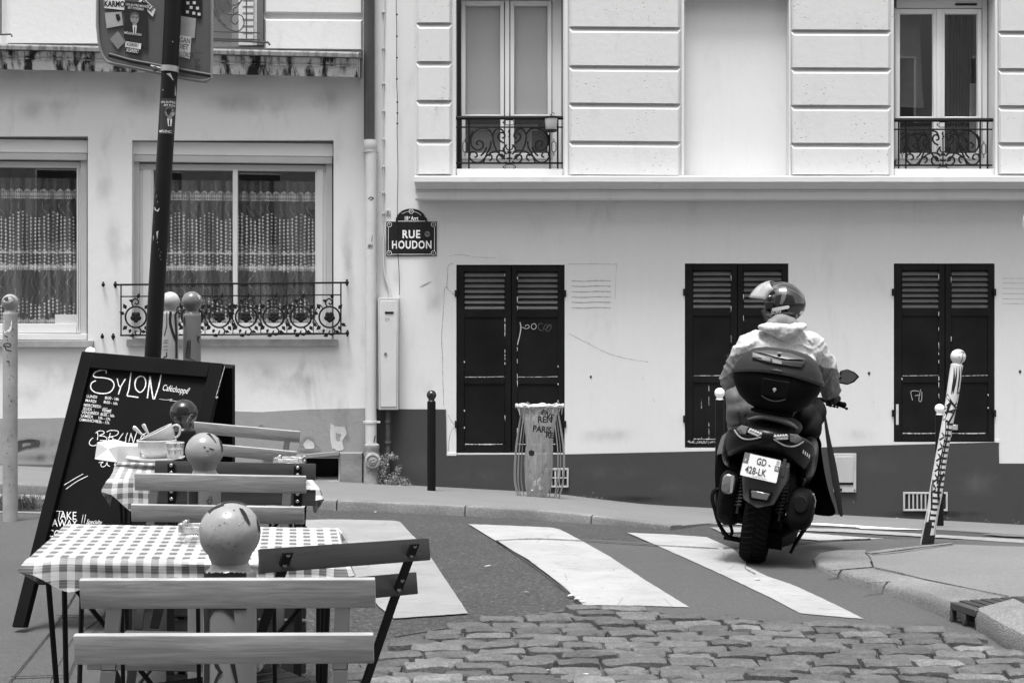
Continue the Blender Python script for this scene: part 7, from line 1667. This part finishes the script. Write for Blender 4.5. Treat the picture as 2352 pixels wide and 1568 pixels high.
bm = N(); tube(bm, [(-.115, -.12, .262), (-.115, .1, .28), (-.115, .4, .30)], .03, 10); tube(bm, [(.115, -.10, .262), (.115, .4, .30)], .028, 10); lathe(bm, [(.05, -.14), (.05, .14)], 18, T(0, 0, .262) @ RY(90)); spart('swing_arm', bm, plas)
bm = N()    # centre stand loops and its foot
tube(bm, smooth_path([(-.255, -.02, .40), (-.285, -.03, .385), (-.290, -.04, .34), (-.262, -.04, .27), (-.225, -.03, .19), (-.17, -.02, .13), (-.12, 0, .11)], 5), .012, 8)
tube(bm, smooth_path([(-.20, .02, .26), (-.165, .0, .20), (-.145, 0, .15), (-.16, 0, .12)], 5), .010, 8); tube(bm, [(-.19, 0, .115), (.16, 0, .115)], .016, 8); tube(bm, [(-.215, -.01, .17), (-.19, -.02, .13)], .009, 6)
spart('centre_stand', bm, plas)
bm = N(); tube(bm, smooth_path([(.285, .02, .27), (.26, .0, .22), (.235, -.02, .16), (.215, -.04, .10)], 5), [.012] * 11 + [.009] * 5, 8); spart('side_stand', bm, plas)
bm = N(); loft(bm, [(.10, -.02, .15, .06, .05, 0), (.11, .2, .16, .12, .07, 0), (.09, .6, .17, .14, .06, 0)], 12); spart('sump', bm, plas)
bm = N(); loft(bm, [(0, -.24, .50, .12, .16, -10), (0, -.14, .52, .15, .16, 0), (0, .10, .50, .17, .15, 0)], 16, 2.6); subd(spart('rear_fender', bm, plas), 1)
# footboards, leg shield, front fairing, fork, mudguard
bm = N(); loft(bm, [(0, .55, .32, .21, .08, 0), (0, .85, .27, .20, .06, 0), (0, 1.08, .33, .19, .10, 0)], 18, 3); subd(spart('footboard', bm, plas), 1)
bm = N(); loft(bm, [(0, 1.02, .50, .19, .22, 12), (0, 1.14, .60, .22, .30, 12), (0, 1.28, .66, .17, .22, 12), (0, 1.40, .64, .06, .10, 0)], 20); subd(spart('front_fairing', bm, body_m), 1)
bm = N(); loft(bm, [(0, 1.20, .36, .07, .04, 0), (0, 1.45, .57, .075, .03, 0), (0, 1.72, .40, .06, .03, 0)], 12); subd(spart('front_mudguard', bm, body_m), 1)
bm = N(); tube(bm, [(-.09, 1.27, .70), (-.09, 1.48, .28)], .022, 10); tube(bm, [(.09, 1.27, .70), (.09, 1.48, .28)], .022, 10); spart('fork', bm, chrome)
# handlebar with grips, levers, mirrors
hb2 = thing('handlebar', None, None, (0, .98, .98)); hb2.parent = sc_
bm = N(); tube(bm, smooth_path([(-.35, -.06, -.01), (-.24, -.03, 0), (-.1, .03, -.02), (.1, .03, -.02), (.24, -.03, 0), (.35, -.06, -.01)], 5), .012, 10); loft(bm, [(0, .0, 0, .12, .05, 0), (0, .1, -.02, .10, .05, 0)], 14); obj('bar', bm, plas, hb2, local=True)
for sx in (-1, 1):
    bm = N(); tube(bm, [(sx * .25, -.033, 0), (sx * .37, -.066, -.012)], .017, 14); ball(bm, (sx * .378, -.068, -.012), .019, .019, .019, 12); obj('grip', bm, tyre, hb2, local=True)
    bm = N(); tube(bm, smooth_path([(sx * .22, .02, -.015), (sx * .28, .03, -.02), (sx * .36, -.0, -.03), (sx * .395, -.03, -.035)], 5), .0065, 8); ball(bm, (sx * .40, -.035, -.036), .010, .010, .010, 8); obj('brake_lever', bm, black_metal, hb2, local=True)
    mr = thing('mirror', None, None, (sx * .36, .98 + .06, 1.15)); mr.parent = sc_
    bm = N(); tube(bm, [(-sx * .17, -.05, -.13), (-sx * .06, -.02, -.03), (0, 0, 0)], .008, 8); obj('stem', bm, plas, mr, local=True)
    bm = N(); o_ = [(-.055, -.052), (.02, -.055), (.062, -.030), (.090, .012), (.055, .036), (.005, .050), (-.040, .030)]
    prism(bm, [(sx * a, -.012, b) for a, b in o_], (0, .045, 0)); obj('shell', bm, body_m, mr, local=True, bev=.010, seg=3)
    bm = N(); prism(bm, [(sx * (a * .82 + .002), -.0145, b * .82) for a, b in o_], (0, .002, 0)); obj('mirror_glass', bm, M_('mirror_glass', .25, .04, 0, 5, 0, 30, metal=1), mr, local=True)
# ---- top case
tc = thing('top_case', None, None, (-.005, -.16, .955)); tc.parent = sc_
tc.scale = (1, 1, .92)
def ring_case(y, z, w_, dpt, n=36, p=2.9): 
    return [(w_ * math.copysign(abs(math.cos(a)) ** (2 / p), math.cos(a)), y + dpt * math.copysign(abs(math.sin(a)) ** (2 / p), math.sin(a)), z) for a in [2 * math.pi * k / n for k in range(n)]]
def case_loft(bm, rows):
    R_ = [[bm.verts.new(v) for v in r_] for r_ in rows]
    for a, b in zip(R_, R_[1:]):
        for k in range(len(a)): bm.faces.new((a[k], a[(k + 1) % len(a)], b[(k + 1) % len(a)], b[k]))
    bm.faces.new(list(reversed(R_[0]))); bm.faces.new(R_[-1])
def arch(rows, amp, w_): return [[(x, y, z - amp * (x / w_) ** 2 + .0) for x, y, z in r_] for r_ in rows]
bm = N(); rows = [ring_case(0, -.012, .12, .12), ring_case(0, .0, .150, .145), ring_case(0, .045, .205, .175), ring_case(0, .11, .243, .195), ring_case(0, .19, .262, .205), ring_case(0, .212, .258, .202)]
rows[4:] = arch(rows[4:], .028, .26); case_loft(bm, rows); obj('base_shell', bm, case_m, tc, local=True)
bm = N(); rows = arch([ring_case(0, .220, .258, .202), ring_case(0, .224, .270, .212), ring_case(0, .240, .272, .214), ring_case(0, .250, .268, .210)], .045, .27); case_loft(bm, rows); obj('rim_band', bm, case_l, tc, local=True)
bm = N(); rows = [ring_case(0, .248, .262, .206), ring_case(.0, .280, .250, .198), ring_case(.005, .325, .215, .180), ring_case(.01, .354, .165, .150), ring_case(.02, .372, .10, .10), ring_case(.02, .377, .03, .03)]
for i, amp in enumerate((.045, .035, .02, .0, 0, 0)): rows[i] = [(x, y, z - amp * (x / .27) ** 2) for x, y, z in rows[i]]
case_loft(bm, rows); obj('lid', bm, case_l, tc, local=True)
# reflector insert across the lid: chevron of glossy panels
def lid_s(x, z): # rough lid back surface y for a given height
    return -interp([(.248, .206), (.280, .198), (.325, .176), (.354, .142), (.372, .09)], z) * (1 - .55 * (abs(x) / .262) ** 3.2) - .004
def lp(x, z, o=0): return (x, lid_s(x, z) - o, z)
def lpoly(nm, pts, m, o, th=.006):
    bm = N(); n_ = 5; fr_ = [];
    q_ = []
    for (x0, z0), (x1, z1) in zip(pts, pts[1:] + pts[:1]):
        for k in range(n_): t = k / n_; q_.append((x0 + (x1 - x0) * t, z0 + (z1 - z0) * t))
    cx, cz = sum(p[0] for p in q_) / len(q_), sum(p[1] for p in q_) / len(q_); a = [bm.verts.new(lp(x, z, o)) for x, z in q_]; b = [bm.verts.new(lp(x, z, o - th)) for x, z in q_]; rg = [a]
    for s_ in (.66, .33): rg.append([bm.verts.new(lp(cx + (x - cx) * s_, cz + (z - cz) * s_, o)) for x, z in q_])
    c = bm.verts.new(lp(cx, cz, o))
    for u, v in zip(rg, rg[1:]):
        for k in range(len(u)): bm.faces.new((u[k], u[(k + 1) % len(u)], v[(k + 1) % len(u)], v[k]))
    for k in range(len(a)): bm.faces.new((rg[-1][k], rg[-1][(k + 1) % len(a)], c)); bm.faces.new((a[(k + 1) % len(a)], a[k], b[k], b[(k + 1) % len(a)]))
    return obj(nm, bm, m, tc, local=True)
lpoly('reflector', [(-.155, 0.335), (-.02, 0.316), (.04, 0.311), (.150, 0.326), (.135, 0.286), (0, 0.283), (-.07, 0.286), (-.152, 0.299)], M_('case_reflector', .02, .35, .3, 20, .1, 60, coat=.05, spec=.2), .006)
lpoly('reflector_segment', [(-.150, 0.329), (-.045, 0.311), (-.045, 0.293), (-.085, 0.293), (-.105, 0.311), (-.130, 0.311), (-.150, 0.301)], M_('reflector_bright', .10, .4, .3, 30, .1, 60, coat=.05), .009)
lpoly('reflector_segment', [(-.035, 0.309), (.022, 0.304), (.022, 0.286), (-.028, 0.288)], M_('reflector_pale', .16, .4, .1, 30, .1, 60, coat=.05), .010)
lpoly('lid_panel', [(-.150, 0.342), (-.06, 0.360), (.06, 0.360), (.155, 0.339), (.05, 0.322), (-.02, 0.326)], M_('lid_panel', .055, .3, .1, 9, .03, 60), .006)
bm = N(); ball(bm, lp(.0, .350, .006), .018, .006, .007, 12); obj('emblem', bm, M_('emblem_grey', .22, .3), tc, local=True)
bm = N(); ball(bm, lp(0, .333, .006), .011, .005, .014, 12); obj('button', bm, plas, tc, local=True)
bm = N(); prism(bm, [(-.035, -.216, .243), (0, -.218, .252), (.035, -.216, .243)], (0, .006, 0)); obj('badge', bm, M_('badge_dim', .30, .4), tc, local=True)
bm = N(); prism(bm, [(-.075, -.208, .185), (.085, -.208, .185), (.085, -.190, .075), (-.075, -.190, .075)], (0, .02, 0)); obj('latch_panel', bm, plas, tc, local=True, bev=.006)
bm = N(); lathe(bm, [(.010, 0), (.010, .005), (.006, .006), (0, .004)], 16, T(.005, -.212, .125) @ RX(90)); ball(bm, (.005, -.214, .116), .006, .003, .010, 8); obj('lock', bm, M_('badge_dim', .30, .4), tc, local=True)
bm = N(); tube(bm, smooth_path([(-.065, -.196, .072), (-.03, -.200, .056), (.005, -.202, .050), (.04, -.200, .056), (.075, -.196, .072)], 5), .0045, 8); obj('handle', bm, M_('handle_grey', .02, .5, spec=.1), tc, local=True)
bm = N(); box(bm, -.11, .12, -.05, .14, -.05, -.008); tube(bm, [(-.12, -.1, -.03), (.12, -.1, -.03)], .012, 8); spc = obj('rack', bm, plas, tc, local=True, bev=.006)
# ---------------------------------------------------------------- the rider
def dep_mesh(o):
    dg = bpy.context.evaluated_depsgraph_get(); dg.update(); me = bpy.data.meshes.new_from_object(o.evaluated_get(dg)); return me
def fuse(name, bm, m, parent, vox=.014, smooth_it=8, lumps=None, sub=0, wr=None):
    """join overlapping limbs and masses into one continuous skin"""
    me = bpy.data.meshes.new('tmp'); bmesh.ops.recalc_face_normals(bm, faces=bm.faces[:]); bm.to_mesh(me); bm.free(); o = bpy.data.objects.new('tmp', me); col.objects.link(o)
    r_ = o.modifiers.new('r', 'REMESH'); r_.mode = 'VOXEL'; r_.voxel_size = vox
    s_ = o.modifiers.new('s', 'SMOOTH'); s_.iterations = smooth_it; s_.factor = .5
    bpy.context.view_layer.update(); out = dep_mesh(o); bpy.data.objects.remove(o); bpy.data.meshes.remove(me)
    if wr:
        for v in out.vertices:
            d = wr(v.co); v.co += v.normal * d
    out.name = name; o2 = finish(name, out, m); wparent(o2, parent); return o2
def cap(bm, a, b, ra, rb, n=14):
    a = Vector(a); b = Vector(b); pts = [a.lerp(b, t / 6) for t in range(7)]; tube(bm, pts, [ra + (rb - ra) * t / 6 for t in range(7)], n); ball(bm, a, ra, n=n); ball(bm, b, rb, n=n)
hip = P(1762, 935, 8.58); hip.z = .90
pr = thing('person', 'helmeted person in a pale rain jacket riding the black scooter, head turned left', 'person', tuple(hip))
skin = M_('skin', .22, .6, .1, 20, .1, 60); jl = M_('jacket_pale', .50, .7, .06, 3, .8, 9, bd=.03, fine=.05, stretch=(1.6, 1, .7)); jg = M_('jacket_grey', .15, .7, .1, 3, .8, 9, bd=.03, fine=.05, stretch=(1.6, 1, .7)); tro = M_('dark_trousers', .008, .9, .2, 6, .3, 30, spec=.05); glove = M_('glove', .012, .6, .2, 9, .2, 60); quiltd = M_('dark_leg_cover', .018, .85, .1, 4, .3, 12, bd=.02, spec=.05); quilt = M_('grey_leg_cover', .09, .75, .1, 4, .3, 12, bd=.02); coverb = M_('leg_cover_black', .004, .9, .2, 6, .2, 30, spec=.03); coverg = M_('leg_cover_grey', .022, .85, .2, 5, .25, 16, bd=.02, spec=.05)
# skeleton
neck = P(1797, 748, 8.60); shc = P(1796, 790, 8.60)
shL = P(1722, 796, 8.60); shR = P(1868, 798, 8.60)
elL = P(1682, 868, 8.78); elR = P(1900, 866, 8.80)
haL = SM @ Vector((-.31, .93, .975)); haR = SM @ Vector((.31, .93, .975))
kneeL = SM @ Vector((-.20, .93, .66)); kneeR = SM @ Vector((.20, .93, .66)); ftL = SM @ Vector((-.17, .90, .36)); ftR = SM @ Vector((.17, .90, .36))
hL = hip + Vector((-.12, .0, 0)); hR = hip + Vector((.12, 0, 0)); head = P(1794, 693, 8.62)
# the body: one continuous skin from head to fingertips and feet
bm = N()
for t, rx in ((0, .15), (.3, .155), (.6, .165), (.85, .15)): c = hip.lerp(shc, t); ball(bm, c, rx, .10, .13, 18)
cap(bm, hL, hL.lerp(kneeL, .98), .085, .06); cap(bm, hR, kneeR, .085, .06); cap(bm, kneeL, ftL + Vector((0, -.03, .05)), .055, .04); cap(bm, kneeR, ftR + Vector((0, -.03, .05)), .055, .04)
for f in (ftL, ftR): cap(bm, f + Vector((0, -.06, .02)), f + Vector((0, .14, 0)), .042, .036)
cap(bm, shL, elL, .048, .038); cap(bm, shR, elR, .048, .038); cap(bm, elL, haL + (elL - haL).normalized() * .06, .036, .026); cap(bm, elR, haR + (elR - haR).normalized() * .06, .036, .026)
cap(bm, shc, head + Vector((0, .0, -.09)), .065, .055); cap(bm, shL, shR, .06, .06)
hd = T(*head) @ RZ(62)     # face looks to local +y, turned to the left
ball(bm, (0, 0, 0), .075, .092, .11, 20, hd) if False else None
def hb_(x, y, z): return hd @ Vector((x, y, z))
def hball(x, y, z, rx, ry, rz, n=14): bmesh.ops.create_uvsphere(bm, u_segments=n, v_segments=n, radius=1, matrix=hd @ T(x, y, z) @ Matrix.Diagonal((rx, ry, rz, 1)))
hball(0, -.005, .02, .075, .092, .10, 20); hball(0, .035, -.055, .055, .055, .06); hball(0, .095, -.015, .013, .022, .026, 10); hball(0, .085, -.078, .028, .02, .014, 10); hball(0, .088, -.050, .026, .012, .008, 10); hball(0, .086, -.060, .026, .012, .008, 10)
for sx in (-1, 1): hball(sx * .032, .078, .012, .015, .012, .010, 10); hball(sx * .030, .080, .032, .020, .012, .007, 8); hball(sx * .076, -.005, -.005, .010, .022, .032, 10)
body = fuse('body', bm, skin, pr, .011, 3)
# hands: palm, four curled fingers and a thumb on each grip
def hand(g, side):
    bm = N(); ax = (SM.to_3x3() @ Vector((side * .97, -.24, -.08))).normalized(); fw = (SM.to_3x3() @ Vector((0, 1, 0))).normalized(); up = ax.cross(fw).normalized(); up = up if up.z > 0 else -up
    cap(bm, g - fw * .060 + up * .018, g - fw * .005 + up * .034, .030, .026, 12); cap(bm, g - fw * .035 + up * .03 - ax * .022, g - fw * .035 + up * .03 + ax * .024, .024, .022, 12)
    for i, (o_, ln) in enumerate(((-.036, .92), (-.012, 1.0), (.012, .96), (.034, .80))):
        r_ = .0098 - i * .0006; pts = [g + ax * o_ + up * .036, g + ax * o_ + up * .030 + fw * .030 * ln, g + ax * o_ + fw * .040 * ln - up * .004, g + ax * o_ + fw * .020 - up * .032 * ln, g + ax * o_ - fw * .012 - up * .028]
        for a, b in zip(pts, pts[1:]): cap(bm, a, b, r_, r_ * .95, 10)
    th = [g - ax * .045 - fw * .03 + up * .02, g - ax * .052 + up * .0 - fw * .022, g - ax * .035 - up * .024 - fw * .008, g - ax * .012 - up * .030 + fw * .004]
    for a, b in zip(th, th[1:]): cap(bm, a, b, .0115, .010, 10)
    return fuse('glove', bm, glove, pr, .0042, 2)
hand(haL + Vector((0, 0, 0)), -1); hand(haR, 1)
# trousers
bm = N(); cap(bm, hL, kneeL, .115, .085); cap(bm, hR, kneeR, .115, .085); cap(bm, kneeL, ftL + Vector((0, -.02, .08)), .08, .062); cap(bm, kneeR, ftR + Vector((0, -.02, .08)), .08, .062); ball(bm, hip, .19, .14, .14, 18)
fuse('trousers', bm, tro, pr, .014, 4, wr=lambda c: .006 * noise.noise(c * 9))
bm = N()
for f in (ftL, ftR): cap(bm, f + Vector((0, -.07, -.01)), f + Vector((0, .16, -.02)), .052, .042); cap(bm, f + Vector((0, -.06, 0)), f + Vector((0, -.05, .1)), .05, .052)
fuse('shoes', bm, M_('shoe_leather', .015, .5), pr, .010, 3)
# jacket
bm = N()
for (px, py, Y, rx, ry, rz) in ((1763, 935, 8.56, .205, .155, .13), (1770, 900, 8.54, .215, .16, .15), (1780, 865, 8.54, .222, .165, .15), (1789, 830, 8.55, .225, .16, .13), (1795, 800, 8.57, .205, .145, .105), (1797, 778, 8.58, .15, .115, .075)): ball(bm, P(px, py, Y), rx, ry, rz, 24)
cap(bm, shL, shR, .088, .088, 18); cap(bm, P(1740, 785, 8.58), P(1855, 787, 8.58), .085, .085, 18)
for s_, e_, h_ in ((shL, elL, haL), (shR, elR, haR)):
    cap(bm, s_ + Vector((0, 0, -.005)), s_.lerp(e_, .55), .094, .088, 18); cap(bm, s_.lerp(e_, .55), e_ + Vector((0, 0, -.01)), .092, .082, 18); cap(bm, e_ + Vector((0, 0, -.01)), e_.lerp(h_, .55), .084, .066, 18); cap(bm, e_.lerp(h_, .55), h_ + (e_ - h_).normalized() * .07, .064, .050, 18)
def wrinkle(c):
    f = noise.noise(Vector((c.x * 5, c.y * 5, c.z * 11)) + Vector((noise.noise(c * 4) * 2, 0, 0)))
    g = noise.noise(Vector((c.x * 13 + c.z * 8, c.y * 9, c.z * 19)))
    r_ = 1 - abs(noise.noise(Vector((c.x * 7 - c.z * 3.5, c.y * 4, c.z * 9 + 4))))*2
    r2 = 1 - abs(noise.noise(Vector((c.x * 16 + c.z * 9, c.y * 6, c.z * 14 - c.x * 5 + 9)))) * 2
    return .014 * f + .005 * g + .022 * max(0, r_ - .45) ** 1.5 + .012 * max(0, r2 - .5) - .006
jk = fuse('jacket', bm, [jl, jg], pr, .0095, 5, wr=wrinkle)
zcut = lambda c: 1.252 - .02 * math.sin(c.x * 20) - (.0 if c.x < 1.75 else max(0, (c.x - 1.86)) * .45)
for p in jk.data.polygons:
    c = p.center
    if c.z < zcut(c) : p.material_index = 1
# back flap seam: a raised storm yoke edge
bm = N(); fl_ = flat(8.36)
# hood gathered behind the neck, with a stand-up collar inside it
bm = N()
for (px, py, rx, rz, dy) in ((1754, 750, .036, .020, .03), (1768, 753, .055, .032, .0), (1785, 757, .07, .044, -.03), (1804, 760, .075, .048, -.04), (1824, 754, .06, .038, -.02), (1842, 750, .035, .022, .02), (1797, 770, .045, .028, -.03)): ball(bm, P(px, py, 8.47) + Vector((0, dy, 0)), rx, .055, rz, 16)
fuse('hood', bm, jl, pr, .009, 4, wr=lambda c: .010 * noise.noise(Vector((c.x * 9, c.y * 6, c.z * 26))) + .004 * noise.noise(c * 30))
bm = N()
for (px, py, rx, rz) in ((1774, 744, .045, .036), (1795, 738, .068, .052), (1812, 742, .055, .042), (1830, 746, .04, .022), (1841, 744, .022, .013)): ball(bm, P(px, py, 8.52), rx, .05, rz, 16)
fuse('collar', bm, M_('collar_grey', .17, .7, .1, 5, .3, 14, bd=.02), pr, .009, 4, wr=lambda c: .004 * noise.noise(c * 18))
# quilted cover on the left thigh, right-hand thigh too
bm = N(); 
for (px, py, Y, rx, rz) in ((1684, 908, 8.50, .05, .05), (1694, 918, 8.42, .080, .09), (1704, 940, 8.40, .100, .10), (1700, 962, 8.42, .085, .08), (1730, 955, 8.44, .09, .08)): ball(bm, P(px, py, Y), rx, .12, rz, 18)
cap(bm, P(1712, 945, 8.45), P(1700, 985, 8.75), .10, .085)
fuse('leg_cover', bm, quilt, pr, .012, 5, wr=lambda c: .010 * noise.noise(Vector((c.x * 8, c.y * 8, c.z * 14))) - .010 * max(0, 1 - abs(c.x - 1.402 + (c.z - .9) * .15) * 60))
bm = N()
for (px, py, Y, rx, rz) in ((1850, 950, 8.55, .07, .09), (1862, 975, 8.55, .07, .10), (1872, 945, 8.65, .07, .10)): ball(bm, P(px, py, Y), rx, .12, rz, 18)
fuse('leg_cover', bm, quiltd, pr, .012, 5, wr=lambda c: .010 * noise.noise(Vector((c.x * 8, c.y * 8, c.z * 14))))
# apron of the leg cover: black lining, grey outer face curling round on the right
def sheet3(nm, rows, m, th=.006, par=pr):
    bm = N(); g_ = [[bm.verts.new(p) for p in r_] for r_ in rows]
    for a, b in zip(g_, g_[1:]):
        for k in range(len(a) - 1): bm.faces.new((a[k], a[k + 1], b[k + 1], b[k]))
    o = obj(nm, bm, m, par); s_ = o.modifiers.new('t', 'SOLIDIFY'); s_.thickness = th; s2 = o.modifiers.new('s', 'SUBSURF'); s2.levels = 2; s2.render_levels = 2; return o
sheet3('leg_apron', [[P(1890, 928, 8.74), P(1896, 935, 8.80), P(1893, 950, 9.0)],
    [P(1895, 985, 8.70), P(1908, 1000, 8.76), P(1900, 1005, 9.0)],
    [P(1902, 1050, 8.68), P(1926, 1060, 8.72), P(1915, 1065, 9.0)],
    [P(1912, 1112, 8.68), P(1933, 1112, 8.72), P(1925, 1115, 9.0)],
    [P(1922, 1155, 8.70), P(1936, 1150, 8.74), P(1930, 1152, 9.0)],
    [P(1928, 1190, 8.74), P(1939, 1186, 8.78), P(1934, 1184, 9.0)]], coverg)
sheet3('apron_lining', [[P(1850, 960, 8.82), P(1868, 965, 8.76), P(1880, 968, 8.70)], [P(1845, 1020, 8.82), P(1868, 1022, 8.74), P(1886, 1020, 8.66)], [P(1845, 1090, 8.82), P(1875, 1094, 8.74), P(1896, 1090, 8.64)], [P(1845, 1150, 8.82), P(1880, 1152, 8.74), P(1911, 1148, 8.65)], [P(1848, 1178, 8.82), P(1890, 1186, 8.74), P(1930, 1187, 8.69)]], coverb)
sheet3('leg_apron', [[P(1700, 985, 8.75), P(1678, 985, 8.72), P(1655, 1000, 8.8), P(1660, 1000, 9.0)], [P(1700, 1015, 8.72), P(1675, 1018, 8.70), P(1645, 1030, 8.78), P(1650, 1030, 9.0)], [P(1690, 1035, 8.72), P(1668, 1040, 8.70), P(1643, 1045, 8.78), P(1648, 1045, 9.0)]], M_('apron_mid_grey', .10, .7, .1, 4, .3, 12))
sheet3('apron_lining', [[P(1700, 1025, 8.80), P(1670, 1028, 8.76), P(1644, 1040, 8.84)], [P(1700, 1080, 8.80), P(1665, 1085, 8.76), P(1640, 1090, 8.84)], [P(1700, 1130, 8.80), P(1668, 1140, 8.76), P(1646, 1145, 8.84)], [P(1700, 1170, 8.80), P(1675, 1185, 8.78), P(1652, 1190, 8.84)]], coverb)
# helmet: shell with an open face towards the left, raised visor
hel = thing('helmet', None, None, tuple(head)); hel.parent = pr; hel.matrix_parent_inverse = wmat(pr).inverted()
HM = T(*P(1795, 697, 8.62)) @ RZ(64) @ RX(4)      # local +y is the face direction
shell = M_('helmet_gloss', .008, .10, .1, 4, 0, 30, coat=.6, spec=.6)
bm = N(); rx, ry, rz = .124, .142, .136
bmesh.ops.create_uvsphere(bm, u_segments=56, v_segments=40, radius=1)
for v in bm.verts:
    x, y, z = v.co; zz_ = z
    if z < -.45: s_ = 1 - .12 * (-.45 - z); x *= s_ * 1.02; y *= 1.0; zz_ = -.45 + (z + .45) * .95
    if y < 0: y *= 1.0 + .06 * (1 - abs(z))
    v.co = (x * rx, y * ry, zz_ * rz)
kill = [f for f in bm.faces if (f.calc_center_median().y > .088 and -.085 < f.calc_center_median().z < .055) or f.calc_center_median().z < -.108]
bmesh.ops.delete(bm, geom=kill, context='FACES')
for v in bm.verts: v.co = HM @ v.co
o = obj('shell', bm, shell, hel); s_ = o.modifiers.new('t', 'SOLIDIFY'); s_.thickness = .014; s_.offset = -1
bm = N(); bmesh.ops.create_uvsphere(bm, u_segments=40, v_segments=30, radius=1); bmesh.ops.delete(bm, geom=[f for f in bm.faces if not (abs(f.calc_center_median().x) < .95 and f.calc_center_median().y > .40 and -.30 < f.calc_center_median().z < .42)], context='FACES')
bm.free(); bm = N(); gv = []
for i in range(25):
    a = R(-82 + 164 * i / 24); row = []
    for j in range(9):
        t_ = j / 8; ph = R(4 + 56 * t_); rho = .212 + (.150 - .212) * t_; ca = math.cos(a); row.append(bm.verts.new(HM @ Vector((.128 * math.sin(a), (rho * math.cos(ph)) * ca ** .6, .012 + rho * math.sin(ph) * (.25 + .75 * ca ** .5)))))
    gv.append(row)
for a, b in zip(gv, gv[1:]):
    for j in range(8): bm.faces.new((a[j], a[j + 1], b[j + 1], b[j]))
def m_visor():
    t = NT('clear_visor'); c = t.coord(); n_ = t.noise(t.coord('Object', (9, 9, 3)), 2, 3).ramp(.35, .65, .45, .75); t.principled(.50, .12, 0, .6, None, alpha=n_, coat=.6); return t.m
o = obj('visor', bm, m_visor(), hel); s_ = o.modifiers.new('t', 'SOLIDIFY'); s_.thickness = .003
bm = N(); HS = []
def hsurf(u, v, o_=.002):   # u = azimuth from face direction (deg, + to the wearer's left... towards camera), v = elevation
    a, e = R(u), R(v); x, y, z = math.sin(a) * math.cos(e), math.cos(a) * math.cos(e), math.sin(e)
    if y < 0: y *= 1 + .06 * (1 - abs(z))
    p = Vector((x * rx, y * ry, z * rz)); return HM @ (p + p.normalized() * o_)
# local x>0 points away from the camera or towards it? pick the side nearer the camera
side = -1 if (HM @ Vector((-.1, 0, 0))).y < (HM @ Vector((.1, 0, 0))).y else 1
def hstroke(nm, pts, wd, m, o_=.0025):
    bm = N(); q_ = smooth_path(pts, 8); L_, R2 = [], []
    for i, (u, v) in enumerate(q_):
        a = q_[max(i - 1, 0)]; b = q_[min(i + 1, len(q_) - 1)]; du, dv = b[0] - a[0], b[1] - a[1]; l = math.hypot(du, dv) or 1; nx_, ny_ = -dv / l, du / l; w_ = (wd(i / (len(q_) - 1)) if callable(wd) else wd) / 2
        L_.append(bm.verts.new(hsurf(side * (u + nx_ * w_), v + ny_ * w_, o_))); R2.append(bm.verts.new(hsurf(side * (u - nx_ * w_), v - ny_ * w_, o_)))
    for i in range(len(q_) - 1): bm.faces.new((L_[i], R2[i], R2[i + 1], L_[i + 1]))
    return obj(nm, bm, m, hel)
rnd_end = lambda wd: (lambda t: wd * min(1, math.sqrt(max(.02, 1 - (2 * t - 1) ** 8))))
hstroke('reflective_strip', [(78, -19), (100, -13), (122, -7)], rnd_end(9), paper); hstroke('reflective_strip', [(160, -20), (176, -22), (188, -24)], rnd_end(10), paper)
hstroke('painted_band', [(60, 44), (90, 56), (125, 56), (160, 40), (185, 10), (192, -12)], lambda t: 26 * math.sin(math.pi * min(1, t * .9 + .1)) + 3, M_('helmet_grey', .10, .15, .1, 5, 0, 30, coat=.5), .0015)
hstroke('painted_band', [(106, 50), (108, 30), (104, 8), (100, -2)], lambda t: 15 * (1 - t * .8) + 2, M_('helmet_grey', .10), .0018)
hstroke('rear_trim', [(30, 66), (100, 80), (170, 66), (196, 40), (204, 5), (206, -20)], lambda t: 9, M_('helmet_trim', .04, .3), .004)
bm = N(); q = hsurf(side * 74, 10, .006); ball(bm, q, .028, .016, .026, 16); obj('visor_pivot', bm, M_('helmet_gloss', .008), hel)
bm = N(); 
try:
    def hflat(px, py, d=0): return hsurf(side * (74 + (px) * 1.0), -32 - py * 1.0, .003)
    text(bm, hflat, 'SON', 0, 0, 13, -14, 0, .03, 1.1, shear=.3); obj('lettering', bm, M_('badge_silver', .6), hel, recalc=False)
except Exception: pass
bm = N(); tube(bm, [P(1752, 712, 8.55), P(1760, 735, 8.52), P(1775, 750, 8.52)], .012, 8); obj('chin_strap', bm, ink, hel)
